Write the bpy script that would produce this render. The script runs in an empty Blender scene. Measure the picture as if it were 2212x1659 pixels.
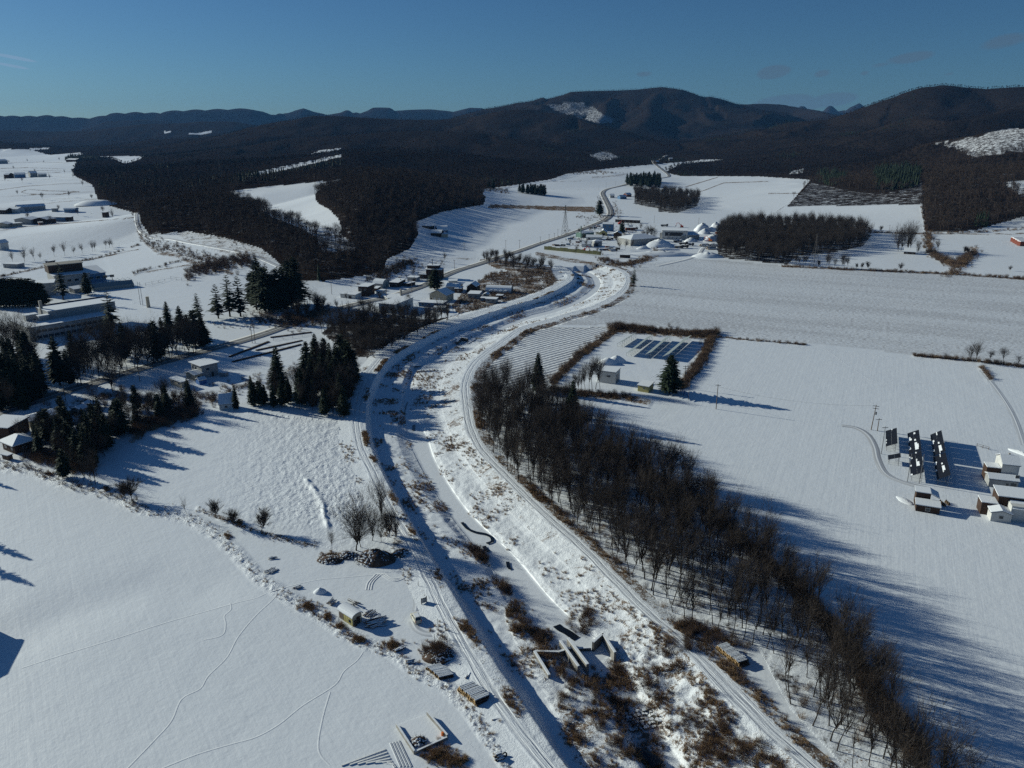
import bpy, math, random
import numpy as np
from mathutils import Vector, Matrix

SC = bpy.context.scene
COL = SC.collection
R = math.radians
rng = np.random.default_rng(7)
random.seed(7)

# ------------------------------------------------------------------ camera
CP, SP = 0.95159, 0.30736          # cos, sin of the downward pitch
FOC, CX, CY, HC = 1684.0, 1106.0, 829.5, 100.0   # sketch units: the picture is 2212 x 1659 wide
cam_d = bpy.data.cameras.new('camera')
cam = bpy.data.objects.new('camera', cam_d); COL.objects.link(cam)
cam.location = (0, 0, HC)
cam.rotation_euler = (R(90) - math.asin(SP), 0, 0)
cam_d.sensor_width = 36.0
cam_d.lens = 36.0 * FOC / 2212.0
cam_d.clip_start = 0.5
cam_d.clip_end = 60000
SC.camera = cam

# ------------------------------------------------------------------ world, sun, exposure
SUN = Vector((-0.848, 0.415, 0.329)).normalized()
world = bpy.data.worlds.new('World'); SC.world = world; world.use_nodes = True
wn = world.node_tree.nodes; wl = world.node_tree.links
wn.clear()
w_out = wn.new('ShaderNodeOutputWorld'); w_bg = wn.new('ShaderNodeBackground')
sky = wn.new('ShaderNodeTexSky'); sky.sky_type = 'NISHITA'; sky.sun_disc = False
sky.sun_elevation = math.asin(SUN.z); sky.sun_rotation = math.atan2(SUN.x, SUN.y)
sky.altitude = 300; sky.air_density = 0.9; sky.dust_density = 0.45; sky.ozone_density = 4.0
w_bg.inputs['Strength'].default_value = 0.052
# small clouds low over the far mountains, as part of the sky
w_tc = wn.new('ShaderNodeTexCoord')
w_noise = wn.new('ShaderNodeTexNoise'); w_noise.inputs['Scale'].default_value = 26; w_noise.inputs['Detail'].default_value = 5
w_map = wn.new('ShaderNodeMapping'); w_map.inputs['Scale'].default_value = (1, 1, 2.2)
wl.new(w_tc.outputs['Generated'], w_map.inputs['Vector']); wl.new(w_map.outputs['Vector'], w_noise.inputs['Vector'])


def wmath(op, a, b=None, clamp=False):
    n = wn.new('ShaderNodeMath'); n.operation = op; n.use_clamp = clamp
    for i, v in enumerate((a, b)):
        if v is None: continue
        if isinstance(v, (int, float)): n.inputs[i].default_value = v
        else: wl.new(v, n.inputs[i])
    return n.outputs[0]


def raydir(x, y):
    Xc, Yd = x - CX, y - CY
    v = Vector((Xc, FOC * CP - Yd * SP, -(FOC * SP + Yd * CP)))
    return v.normalized()


cl_sum = None
for (cx_, cy_, rx_, ry_, amp_) in [(1672, 155, 46, 19, 1.0), (1776, 158, 26, 12, .7), (1965, 125, 66, 17, .75), (2170, 88, 75, 22, .7), (1392, 160, 26, 9, .6),
                                   (1690, 222, 85, 22, .95), (1800, 216, 70, 20, .9), (1745, 226, 60, 16, 1.0), (1868, 158, 15, 7, .6), (1905, 140, 40, 8, .5),
                                   (30, 124, 60, 5, .8), (25, 142, 50, 4, .8), (2050, 160, 18, 6, .5)]:
    d0 = raydir(cx_, cy_); ax = raydir(cx_ + rx_, cy_) - d0; ay = raydir(cx_, cy_ - ry_) - d0
    sub = wn.new('ShaderNodeVectorMath'); sub.operation = 'SUBTRACT'; wl.new(w_tc.outputs['Generated'], sub.inputs[0]); sub.inputs[1].default_value = d0
    terms = []
    for a_ in (ax, ay):
        dot = wn.new('ShaderNodeVectorMath'); dot.operation = 'DOT_PRODUCT'; wl.new(sub.outputs[0], dot.inputs[0]); dot.inputs[1].default_value = a_ / a_.length_squared
        terms.append(wmath('MULTIPLY', dot.outputs['Value'], dot.outputs['Value']))
    q = wmath('SUBTRACT', 1.0, wmath('ADD', terms[0], terms[1]), clamp=True)
    q = wmath('MULTIPLY', q, amp_)
    cl_sum = q if cl_sum is None else wmath('MAXIMUM', cl_sum, q)
cl = wmath('SUBTRACT', wmath('MULTIPLY', cl_sum, 1.7), wmath('MULTIPLY', w_noise.outputs['Fac'], .95), clamp=True)
cl = wmath('MULTIPLY', wmath('MULTIPLY', cl, 2.2, clamp=True), 0.6)
w_mix = wn.new('ShaderNodeMix'); w_mix.data_type = 'RGBA'
w_sep = wn.new('ShaderNodeSeparateXYZ'); wl.new(w_tc.outputs['Generated'], w_sep.inputs[0])
w_col = wn.new('ShaderNodeMix'); w_col.data_type = 'RGBA'; wl.new(wmath('GREATER_THAN', w_sep.outputs['X'], -.2), w_col.inputs['Factor'])
w_col.inputs[6].default_value = (9.0, 8.5, 9.5, 1); w_col.inputs[7].default_value = (3.1, 3.1, 3.5, 1); wl.new(w_col.outputs[2], w_mix.inputs[7])
wl.new(cl, w_mix.inputs['Factor']); wl.new(sky.outputs[0], w_mix.inputs[6])
w_tint = wn.new('ShaderNodeMix'); w_tint.data_type = 'RGBA'; w_tint.blend_type = 'MULTIPLY'; w_tint.inputs['Factor'].default_value = 1
wl.new(w_mix.outputs[2], w_tint.inputs[6]); w_tint.inputs[7].default_value = (0.49, 0.78, 1.0, 1)      # cool white balance of the camera
wl.new(w_tint.outputs[2], w_bg.inputs['Color'])
wl.new(w_bg.outputs[0], w_out.inputs['Surface'])

sun_d = bpy.data.lights.new('sun', 'SUN'); sun_d.energy = 4.6; sun_d.angle = R(0.53); sun_d.color = (0.97, 1.0, 0.88)
sun = bpy.data.objects.new('sun', sun_d); COL.objects.link(sun)
sun.rotation_euler = SUN.to_track_quat('Z', 'Y').to_euler(); sun.location = (-400, 200, 300)
SC.view_settings.view_transform = 'Standard'; SC.view_settings.look = 'None'
SC.view_settings.exposure = 0.02; SC.view_settings.gamma = 1.0; SC.view_settings.use_curve_mapping = False
SC.cycles.max_bounces = 5; SC.cycles.diffuse_bounces = 2; SC.cycles.glossy_bounces = 2
SC.cycles.transmission_bounces = 3; SC.cycles.volume_bounces = 0; SC.cycles.transparent_max_bounces = 8
SC.cycles.use_denoising = False


# ------------------------------------------------------------------ picture <-> world helpers
def proj(x, y, z):
    """world -> sketch units (numpy)."""
    z_ = z - HC
    dep = y * CP - z_ * SP
    up = y * SP + z_ * CP
    dep = np.where(dep > 1.0, dep, np.nan)
    return CX + FOC * x / dep, CY - FOC * up / dep


def G(x, y, z=0.0):
    Xc, Yd = x - CX, y - CY
    fwd = FOC * CP - Yd * SP; dn = FOC * SP + Yd * CP
    t = (HC - z) / dn
    return Vector((Xc * t, fwd * t, z))


CRX = (0, 553, 1106, 1659); CRY = (172.8, 518.4, 864.1, 1244.3)


def K(c, r, x, y):
    """enlarged-crop coordinates (column, row, x, y) -> sketch units."""
    return (CRX[c] + x / 4.0, CRY[r] + y / 4.0)


def GK(c, r, x, y, z=0.0):
    a = K(c, r, x, y)
    return G(a[0], a[1], z)


def Z(x0, y0, w, x, y):
    """zoomed region with source origin x0,y0 and source width w shown 2212 wide -> sketch units."""
    s = w / 2212.0
    return ((x0 + x * s) / 1.1573, (y0 + y * s) / 1.1573)


def px2m(p, n):
    """n sketch units of height at ground point p -> metres."""
    dep = p.y * CP + (HC - p.z) * SP
    return n * dep / FOC / CP


# ------------------------------------------------------------------ noise
def _hash(ix, iy, s):
    n = (ix.astype(np.int64) * 374761393 + iy.astype(np.int64) * 668265263 + s * 974711) & 0x7fffffff
    n = (n ^ (n >> 13)) * 1274126177 & 0x7fffffff
    return ((n ^ (n >> 16)) & 0xffff) / 65535.0


def vnoise(x, y, s=0):
    ix = np.floor(x); iy = np.floor(y); fx = x - ix; fy = y - iy
    fx = fx * fx * (3 - 2 * fx); fy = fy * fy * (3 - 2 * fy)
    a = _hash(ix, iy, s); b = _hash(ix + 1, iy, s); c = _hash(ix, iy + 1, s); d = _hash(ix + 1, iy + 1, s)
    return (a * (1 - fx) + b * fx) * (1 - fy) + (c * (1 - fx) + d * fx) * fy


def fbm(x, y, o=4, s=0):
    v = 0; a = .5
    for i in range(o):
        v = v + a * vnoise(x, y, s + i * 17); x = x * 2.03 + 3.1; y = y * 2.03 + 1.7; a *= .5
    return v


# ------------------------------------------------------------------ hills
def crest_pts(pts, w0, n=None):
    """pts: (sketch x, sketch y, forward distance[, width]) -> ridge segments: two world ends x,y,z,w"""
    P = []
    for p in pts:
        Xc, Yd = p[0] - CX, p[1] - CY
        fwd = FOC * CP - Yd * SP; dn = FOC * SP + Yd * CP
        t = p[2] / fwd
        P.append((Xc * t, p[2], HC - dn * t, p[3] if len(p) > 3 else w0))
    return [list(a) + list(b) for a, b in zip(P[:-1], P[1:])]


CREST = []
# near rise left of the middle, under the woods and the two sloping fields
CREST += crest_pts([(330, 455, 860), (400, 436, 880), (460, 436, 880), (540, 462, 800), (600, 492, 720), (640, 520, 660)], 150)
CREST += crest_pts([(760, 520, 690, 100), (770, 470, 760, 130), (790, 430, 860, 150), (800, 395, 1000, 200), (860, 380, 1200, 260), (930, 400, 1250, 220)], 160)
CREST += crest_pts([(470, 398, 1250), (560, 388, 1250), (650, 381, 1250), (740, 381, 1200), (800, 375, 1250)], 330)
CREST += crest_pts([(260, 395, 1500), (330, 372, 1700), (430, 356, 1850), (540, 350, 1900), (640, 342, 1900), (740, 332, 1900), (850, 325, 2000), (960, 332, 2000), (1050, 352, 1900), (1110, 375, 1750, 200)], 450)
CREST += crest_pts([(560, 312, 2900), (640, 298, 3000), (720, 292, 3000), (820, 285, 3000), (920, 282, 3000), (1010, 285, 2900), (1100, 300, 2800), (1180, 325, 2600), (1250, 345, 2500, 250)], 750)
CREST += crest_pts([(560, 285, 3900), (600, 275, 3900), (640, 258, 3900), (680, 249, 3900), (720, 250, 3900), (770, 253, 3900), (860, 258, 3900), (950, 259, 3900), (1030, 252, 3900), (1106, 237, 3800), (1150, 236, 3800),
                    (1200, 248, 3700), (1286, 270, 3500), (1380, 300, 3200), (1440, 330, 3000, 500)], 1000)
# main mountain
CREST += crest_pts([(1085, 238, 5400), (1140, 219, 5400), (1180, 210, 5400), (1215, 209, 5400), (1240, 197, 5400), (1300, 195, 5400), (1380, 192, 5400), (1430, 187, 5400), (1455, 193, 5300), (1475, 204, 5200), (1520, 208, 5200),
                    (1560, 223, 5000), (1600, 250, 4700), (1640, 290, 4300, 700)], 1700)
CREST += crest_pts([(1430, 187, 5400), (1400, 230, 4800), (1380, 270, 4300, 700)], 1000)
CREST += crest_pts([(1330, 196, 5400), (1290, 240, 4700), (1290, 280, 4200, 500)], 800)
CREST += crest_pts([(1560, 226, 6400), (1620, 224, 6400), (1670, 224, 6400), (1730, 233, 6200), (1775, 243, 5800), (1820, 258, 5200), (1850, 280, 4700)], 1300)
# twin peaks far off
CREST += crest_pts([(1690, 240, 10500), (1760, 241, 10500), (1811, 240, 10500), (1834, 237, 10500), (1890, 240, 10500)], 900)
for px_, py_ in ((1734, 228), (1791, 224), (1858, 220)): CREST += crest_pts([(px_ - 3, py_ + 1, 10400), (px_ + 3, py_, 10400)], 560)
# right hill
CREST += crest_pts([(1659, 318, 3000, 500), (1709, 302, 3050, 600), (1759, 281, 3100), (1800, 262, 3100), (1846, 244, 3100), (1876, 233, 3100), (1909, 220, 3100), (1959, 200, 3100), (2000, 187, 3100), (2029, 183, 3100), (2084, 189, 3100),
                    (2141, 191, 3050), (2212, 187, 3000), (2330, 180, 3000), (2500, 200, 2900)], 1100)
CREST += crest_pts([(1990, 250, 2500), (2060, 262, 2300), (2120, 255, 2300), (2200, 235, 2400), (2300, 230, 2400)], 700)
CREST += crest_pts([(1960, 345, 1850, 250), (2016, 310, 1750, 300), (2080, 296, 1650), (2130, 283, 1600), (2180, 275, 1550), (2230, 277, 1500), (2350, 290, 1500)], 420)
CREST += crest_pts([(1560, 352, 2600, 250), (1660, 330, 2500), (1760, 318, 2350), (1850, 330, 2100), (1900, 350, 1900), (1980, 370, 1500), (2060, 375, 1250), (2140, 372, 1150), (2230, 372, 1100), (2400, 370, 1100)], 400)
CREST += crest_pts([(2100, 430, 960, 160), (2212, 425, 960), (2350, 420, 960)], 220)
# far left ridges
CREST += crest_pts([(-250, 300, 4200), (-80, 300, 4200), (0, 309, 4000), (40, 320, 3800, 400)], 700)
CREST += crest_pts([(-200, 278, 6500), (0, 281, 6500), (120, 284, 6500), (225, 281, 6500), (300, 268, 6300), (380, 266, 6300), (440, 262, 6300), (500, 262, 6300), (553, 272, 6300), (600, 280, 6300)], 1200)
CREST += crest_pts([(180, 320, 4300, 300), (240, 312, 4200), (330, 300, 4200), (440, 296, 4200), (560, 300, 4000)], 650)
CREST += crest_pts([(-400, 245, 9500), (-200, 252, 9500), (0, 249, 9500), (60, 250, 9500), (108, 248, 9500), (175, 254, 9500), (200, 254, 9500), (238, 244, 9500), (300, 241, 9500), (345, 244, 9500), (358, 239, 9500), (430, 236, 9500),
                    (500, 234, 9500), (540, 234, 9500), (560, 240, 9500), (583, 248, 9500), (615, 243, 9700), (640, 237, 9700), (658, 234, 9700), (678, 240, 9700), (693, 242, 9700), (708, 247, 9700), (733, 243, 9700), (750, 237, 9700),
                    (763, 242, 9700), (773, 240, 9700), (785, 243, 9700), (803, 232, 9700), (840, 232, 9700), (855, 238, 9700), (878, 235, 9700), (928, 236, 9700), (978, 241, 9700), (1018, 231, 9700), (1045, 231, 9700), (1075, 238, 9700),
                    (1140, 240, 9700)], 800)
CREST += crest_pts([(240, 262, 8000), (300, 258, 8000), (360, 262, 8000)], 900)
CREST = np.array(CREST)


HOLLOW = [tuple(G(*q)[:2]) for q in ((40, 1375), (150, 1320), (250, 1290), (330, 1265), (430, 1275))]


def H(x, y, rough=True):
    """ground height"""
    x = np.asarray(x, float); y = np.asarray(y, float)
    shp = x.shape; x = x.ravel(); y = y.ravel()
    z = np.zeros_like(x)
    far = (y > 480)
    xf = x[far]; yf = y[far]
    if len(xf):
        wx = xf + (fbm(xf / 260, yf / 260, 3, 5) - .45) * 160 * np.clip((yf - 900) / 1500, 0, 1)
        wy = yf
        zz = np.zeros_like(xf); dd = np.ones_like(xf)
        for (ax_, ay_, az_, aw_, bx_, by_, bz_, bw_) in CREST:
            W_ = max(aw_, bw_)
            m = (wx > min(ax_, bx_) - W_) & (wx < max(ax_, bx_) + W_) & (wy > min(ay_, by_) - W_) & (wy < max(ay_, by_) + W_)
            if not m.any(): continue
            X_ = wx[m]; Y_ = wy[m]; dx, dy = bx_ - ax_, by_ - ay_; L2 = dx * dx + dy * dy + 1e-6
            t = np.clip(((X_ - ax_) * dx + (Y_ - ay_) * dy) / L2, 0, 1)
            cw = aw_ + (bw_ - aw_) * t; cz = az_ + (bz_ - az_) * t
            d = np.hypot(X_ - ax_ - dx * t, Y_ - ay_ - dy * t) / cw
            ds = np.sqrt(d * d + .0009) - .03
            h = cz * np.clip(1 - ds, 0, 1) ** 1.35 * np.clip((1.06 - d) / .12, 0, 1)
            up_ = h > zz[m]
            idm = np.flatnonzero(m)[up_]; zz[idm] = h[up_]; dd[idm] = d[up_]
        amp = np.clip(zz / 60, 0, 1) * np.clip((yf - 520) / 1000, 0, 1) * np.clip((9000 - yf) / 3000, .18, 1)
        sc = np.clip(yf / 14, 90, 420)
        rd = 1 - np.abs(2 * fbm(xf / 420, yf / 420, 4, 11) - .95) * 1.6
        rd2 = 1 - np.abs(2 * fbm(xf / 150, yf / 150, 3, 31) - .95) * 1.6
        crest = np.clip(zz / 300, 0, 1)
        fo = np.clip(dd * 2.4, 0.03, 1) * amp
        zz = zz * (1 - .40 * fo * (1 - rd)) - 13 * fo * (1 - rd2)
        z[far] = np.maximum(zz, 0)
    hl = dline(x, y, HOLLOW); z -= .45 * np.exp(-(hl / 9.0) ** 2)
    # hardly visible swell of the fields
    z += 0.5 * (fbm(x / 60, y / 60, 2, 3) - .45) * np.clip((np.hypot(x, y) - 60) / 100, 0, 1) * np.clip(1 - z / 5, 0, 1)
    return z.reshape(shp)


def H1(x, y):
    return float(H(np.array([x]), np.array([y]))[0])


def hit(sx, sy, tmin=60, tmax=12000):
    """sketch position -> point on the terrain"""
    d = raydir(sx, sy)
    t = np.concatenate([np.arange(tmin, 1500, 4.0), np.arange(1500, tmax, 16.0)])
    px_ = d.x * t; py_ = d.y * t; pz_ = HC + d.z * t
    hz = H(px_, py_)
    k = np.argmax(pz_ <= hz)
    if pz_[k] > hz[k]: k = len(t) - 1
    return Vector((px_[k], py_[k], hz[k]))


def inpoly(u, v, poly):
    u = np.asarray(u); v = np.asarray(v)
    P = np.asarray(poly, float)
    res = np.zeros(u.shape, bool)
    lo = P.min(0); hi = P.max(0)
    with np.errstate(invalid='ignore'):
        m = (u >= lo[0]) & (u <= hi[0]) & (v >= lo[1]) & (v <= hi[1])
    uu = u[m]; vv = v[m]; r = np.zeros(uu.shape, bool)
    n = len(P)
    for i in range(n):
        x1, y1 = P[i]; x2, y2 = P[(i + 1) % n]
        if y1 == y2: continue
        c = ((y1 > vv) != (y2 > vv)) & (uu < (x2 - x1) * (vv - y1) / (y2 - y1) + x1)
        r ^= c
    res[m] = r
    return res


def dline(u, v, pts):
    """distance to polyline in the same units"""
    P = np.asarray(pts, float); d = np.full(u.shape, 1e9)
    for a, b in zip(P[:-1], P[1:]):
        ab = b - a; L = (ab ** 2).sum()
        t = np.clip(((u - a[0]) * ab[0] + (v - a[1]) * ab[1]) / L, 0, 1)
        d = np.minimum(d, np.hypot(u - a[0] - t * ab[0], v - a[1] - t * ab[1]))
    return d


# ------------------------------------------------------------------ object helpers
def link(o, parent=None):
    COL.objects.link(o)
    if parent is not None: o.parent = parent
    return o


def tag(o, label=None, cat=None, group=None, kind=None):
    if label: o['label'] = label
    if cat: o['category'] = cat
    if group: o['group'] = group
    if kind: o['kind'] = kind
    return o


def empty(name, loc, rz=0.0):
    o = bpy.data.objects.new(name, None); COL.objects.link(o)
    o.location = loc; o.rotation_euler = (0, 0, rz); o.empty_display_size = .5
    return o


def mesh_np(name, V, F, mats, smooth=False, midx=None):
    me = bpy.data.meshes.new(name)
    V = np.asarray(V, np.float32); F = np.asarray(F, np.int32)
    nf, k = F.shape
    me.vertices.add(len(V)); me.vertices.foreach_set('co', V.ravel())
    me.loops.add(nf * k); me.loops.foreach_set('vertex_index', F.ravel())
    me.polygons.add(nf); me.polygons.foreach_set('loop_start', np.arange(nf, dtype=np.int32) * k)
    try: me.polygons.foreach_set('loop_total', np.full(nf, k, np.int32))
    except Exception: pass
    me.update(calc_edges=True)
    me.polygons.foreach_set('use_smooth', np.full(nf, smooth, bool))
    for m in (mats if isinstance(mats, (list, tuple)) else [mats]): me.materials.append(m)
    if midx is not None: me.polygons.foreach_set('material_index', np.asarray(midx, np.int32))
    return me


def obj(name, me, parent=None, loc=None):
    o = bpy.data.objects.new(name, me)
    link(o, parent)
    if loc is not None: o.location = loc
    return o


def fattr(me, name, arr):
    a = me.attributes.new(name, 'FLOAT', 'POINT'); a.data.foreach_set('value', np.asarray(arr, np.float32).ravel())


class MB:
    """collects simple shapes as one mesh"""
    def __init__(s): s.v = []; s.f = []; s.m = []
    def add(s, vs, fs, mi=0):
        n = len(s.v); s.v += [tuple(v) for v in vs]; s.f += [tuple(i + n for i in f) for f in fs]; s.m += [mi] * len(fs); return s
    def box(s, x0, y0, z0, x1, y1, z1, mi=0):
        return s.add([(x0, y0, z0), (x1, y0, z0), (x1, y1, z0), (x0, y1, z0), (x0, y0, z1), (x1, y0, z1), (x1, y1, z1), (x0, y1, z1)],
                     [(0, 3, 2, 1), (4, 5, 6, 7), (0, 1, 5, 4), (1, 2, 6, 5), (2, 3, 7, 6), (3, 0, 4, 7)], mi)
    def tube(s, p0, p1, r0, r1=None, n=6, mi=0, cap=True):
        p0 = Vector(p0); p1 = Vector(p1); r1 = r0 if r1 is None else r1
        d = (p1 - p0).normalized(); a = d.orthogonal().normalized(); b = d.cross(a)
        vs = []
        for p, r in ((p0, r0), (p1, r1)):
            for i in range(n):
                t = 2 * math.pi * i / n; vs.append(p + (a * math.cos(t) + b * math.sin(t)) * r)
        fs = [(i, (i + 1) % n, n + (i + 1) % n, n + i) for i in range(n)]
        if cap: fs += [tuple(range(n))[::-1], tuple(range(n, 2 * n))]
        return s.add(vs, fs, mi)
    def prism(s, poly, z0, z1, mi=0):
        n = len(poly)
        vs = [(p[0], p[1], z0) for p in poly] + [(p[0], p[1], z1) for p in poly]
        return s.add(vs, [tuple(range(n))[::-1], tuple(range(n, 2 * n))] + [(i, (i + 1) % n, n + (i + 1) % n, n + i) for i in range(n)], mi)
    def xprism(s, prof, x0, x1, mi=0):
        """profile in y,z extruded along x"""
        n = len(prof)
        vs = [(x0, p[0], p[1]) for p in prof] + [(x1, p[0], p[1]) for p in prof]
        return s.add(vs, [tuple(range(n)), tuple(range(n, 2 * n))[::-1]] + [(i, n + i, n + (i + 1) % n, (i + 1) % n) for i in range(n)], mi)
    def mesh(s, name, mats, smooth=False):
        me = bpy.data.meshes.new(name); me.from_pydata(s.v, [], s.f)
        for m in (mats if isinstance(mats, (list, tuple)) else [mats]): me.materials.append(m)
        me.polygons.foreach_set('material_index', np.array(s.m, np.int32))
        me.polygons.foreach_set('use_smooth', np.full(len(s.f), smooth, bool))
        me.update(); return me
    def build(s, name, mats, parent=None, smooth=False, loc=None):
        return obj(name, s.mesh(name, mats, smooth), parent, loc)


# ------------------------------------------------------------------ materials
def mat(name, col, rough=.8, noise=0.0, nscale=1.0, metal=0.0, bump=0.0, bscale=4.0, col2=None, spec=.12):
    m = bpy.data.materials.new(name); m.use_nodes = True
    nt = m.node_tree; b = nt.nodes['Principled BSDF']
    b.inputs['Roughness'].default_value = rough; b.inputs['Metallic'].default_value = metal
    b.inputs['Specular IOR Level'].default_value = spec
    b.inputs['Base Color'].default_value = (*col, 1)
    tc = nt.nodes.new('ShaderNodeTexCoord')
    if noise > 0 or col2:
        n = nt.nodes.new('ShaderNodeTexNoise'); n.inputs['Scale'].default_value = nscale; n.inputs['Detail'].default_value = 4
        nt.links.new(tc.outputs['Object'], n.inputs['Vector'])
        mx = nt.nodes.new('ShaderNodeMix'); mx.data_type = 'RGBA'
        c2 = col2 if col2 else tuple(c * (1 - noise) for c in col)
        mx.inputs[6].default_value = (*col, 1); mx.inputs[7].default_value = (*c2, 1)
        rp = nt.nodes.new('ShaderNodeMapRange'); rp.inputs['From Min'].default_value = .35; rp.inputs['From Max'].default_value = .65
        nt.links.new(n.outputs['Fac'], rp.inputs['Value']); nt.links.new(rp.outputs[0], mx.inputs['Factor']); nt.links.new(mx.outputs[2], b.inputs['Base Color'])
    if bump > 0:
        n2 = nt.nodes.new('ShaderNodeTexNoise'); n2.inputs['Scale'].default_value = bscale; n2.inputs['Detail'].default_value = 5
        nt.links.new(tc.outputs['Object'], n2.inputs['Vector'])
        bp = nt.nodes.new('ShaderNodeBump'); bp.inputs['Strength'].default_value = 1; bp.inputs['Distance'].default_value = bump
        nt.links.new(n2.outputs['Fac'], bp.inputs['Height']); nt.links.new(bp.outputs[0], b.inputs['Normal'])
    return m


SNOWC = (.80, .82, .84)
M = dict(
    snow=mat('snow', SNOWC, .6, bump=.03, bscale=2.0),
    bark=mat('bark', (.060, .047, .038), .9, noise=.5, nscale=3),
    twig=mat('twig', (.062, .050, .043), .9),
    twig_far=mat('twig_far', (.036, .027, .025), .95, noise=.4, nscale=.3),
    twig_hill=mat('twig_hill', (.085, .062, .050), .95, noise=.4, nscale=.3),
    needle=mat('needle', (.030, .046, .026), .8, noise=.4, nscale=2),
    grass=mat('dry_grass', (.46, .31, .17), .9, noise=.5, nscale=1.5),
    reed=mat('dry_reed', (.32, .21, .12), .9, noise=.5, nscale=1.5),
    shrub=mat('shrub_twig', (.13, .088, .066), .9, noise=.4, nscale=1),
    concrete=mat('concrete', (.33, .31, .28), .85, noise=.3, nscale=1.2, bump=.01),
    conc_dark=mat('dark_concrete', (.16, .15, .13), .8, noise=.3, nscale=1.2),  # darker concrete tone for cross walls, sills and stones
    white_wall=mat('white_wall', (.58, .575, .55), .7, noise=.12, nscale=.8),
    grey_wall=mat('grey_wall', (.36, .36, .35), .8, noise=.2, nscale=.8),
    beige_wall=mat('beige_wall', (.48, .42, .32), .8, noise=.2, nscale=.8),
    yellow_wall=mat('yellow_wall', (.52, .46, .20), .8, noise=.2, nscale=.8),
    brown_wall=mat('brown_wall', (.075, .048, .036), .85, noise=.3, nscale=1),
    red_wall=mat('red_wall', (.20, .06, .04), .8, noise=.3, nscale=1),
    green_wall=mat('green_wall', (.16, .26, .22), .7, noise=.2, nscale=1),
    blue_wall=mat('blue_wall', (.10, .20, .34), .7, noise=.2, nscale=1),
    metal=mat('galvanised_steel', (.20, .20, .21), .5, metal=.4),
    dark_metal=mat('dark_steel', (.05, .05, .055), .5, metal=.4),
    roof_dark=mat('dark_roof_sheet', (.06, .06, .07), .6),
    roof_blue=mat('blue_roof_sheet', (.08, .14, .30), .5),
    glass=mat('window_glass', (.02, .03, .04), .08, spec=.6),
    wood=mat('weathered_timber', (.17, .12, .08), .85, noise=.4, nscale=3),
    wood_end=mat('cut_log_end', (.52, .34, .16), .85, noise=.3, nscale=6),
    log=mat('log_bark', (.09, .065, .05), .9, noise=.4, nscale=2),
    orange=mat('orange_paint', (.75, .20, .05), .5),
    red=mat('red_paint', (.50, .05, .03), .5),
    panel=mat('solar_cell', (.010, .011, .016), .55, spec=.15),
    rubber=mat('rubber', (.02, .02, .02), .9),
    car_paint=mat('car_paint', (.62, .58, .45), .3, spec=.6),
    blue_tarp=mat('blue_sheet', (.06, .16, .40), .6),
    water=mat('open_water', (.008, .009, .010), .15, spec=.5),
    light_glass=mat('greenhouse_glass', (.24, .27, .27), .45, spec=.3),
    green_bank=mat('green_mesh_fence', (.17, .17, .08), .9, noise=.3, nscale=.4),
    pylon=mat('weathered_steel', (.10, .09, .085), .7),
    red_lamp=mat('red_plastic', (.6, .03, .03), .4),
)


class NT:
    """tiny node-tree writer"""
    def __init__(s, m): s.t = m.node_tree; s.n = s.t.nodes; s.l = s.t.links
    def put(s, inp, v):
        if v is None: return
        if hasattr(v, 'is_output'): s.l.new(v, inp)
        elif isinstance(v, (int, float)): inp.default_value = v
        else: inp.default_value = (*v, 1) if len(v) == 3 and inp.type == 'RGBA' else v
    def math(s, op, a, b=None, c=None, clamp=False):
        n = s.n.new('ShaderNodeMath'); n.operation = op; n.use_clamp = clamp
        for i, v in enumerate((a, b, c)): s.put(n.inputs[i], v)
        return n.outputs[0]
    def attr(s, name):
        n = s.n.new('ShaderNodeAttribute'); n.attribute_name = name; return n.outputs['Fac']
    def noise(s, vec, scale, detail=3, rough=.5, dist=0):
        n = s.n.new('ShaderNodeTexNoise'); s.put(n.inputs['Vector'], vec); n.inputs['Scale'].default_value = scale
        n.inputs['Detail'].default_value = detail; n.inputs['Roughness'].default_value = rough; n.inputs['Distortion'].default_value = dist
        return n.outputs['Fac']
    def ramp(s, v, a, b, c=0.0, d=1.0):
        n = s.n.new('ShaderNodeMapRange'); s.put(n.inputs['Value'], v)
        n.inputs['From Min'].default_value = a; n.inputs['From Max'].default_value = b
        n.inputs['To Min'].default_value = c; n.inputs['To Max'].default_value = d
        n.interpolation_type = 'SMOOTHSTEP'; return n.outputs[0]
    def mix(s, f, a, b):
        n = s.n.new('ShaderNodeMix'); n.data_type = 'RGBA'; s.put(n.inputs['Factor'], f); s.put(n.inputs[6], a); s.put(n.inputs[7], b); return n.outputs[2]
    def vec(s, x, y, z=0.0):
        n = s.n.new('ShaderNodeCombineXYZ'); s.put(n.inputs[0], x); s.put(n.inputs[1], y); s.put(n.inputs[2], z); return n.outputs[0]
    def bump(s, h, dist):
        n = s.n.new('ShaderNodeBump'); s.put(n.inputs['Height'], h); n.inputs['Distance'].default_value = dist; n.inputs['Strength'].default_value = 1
        return n.outputs[0]
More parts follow.
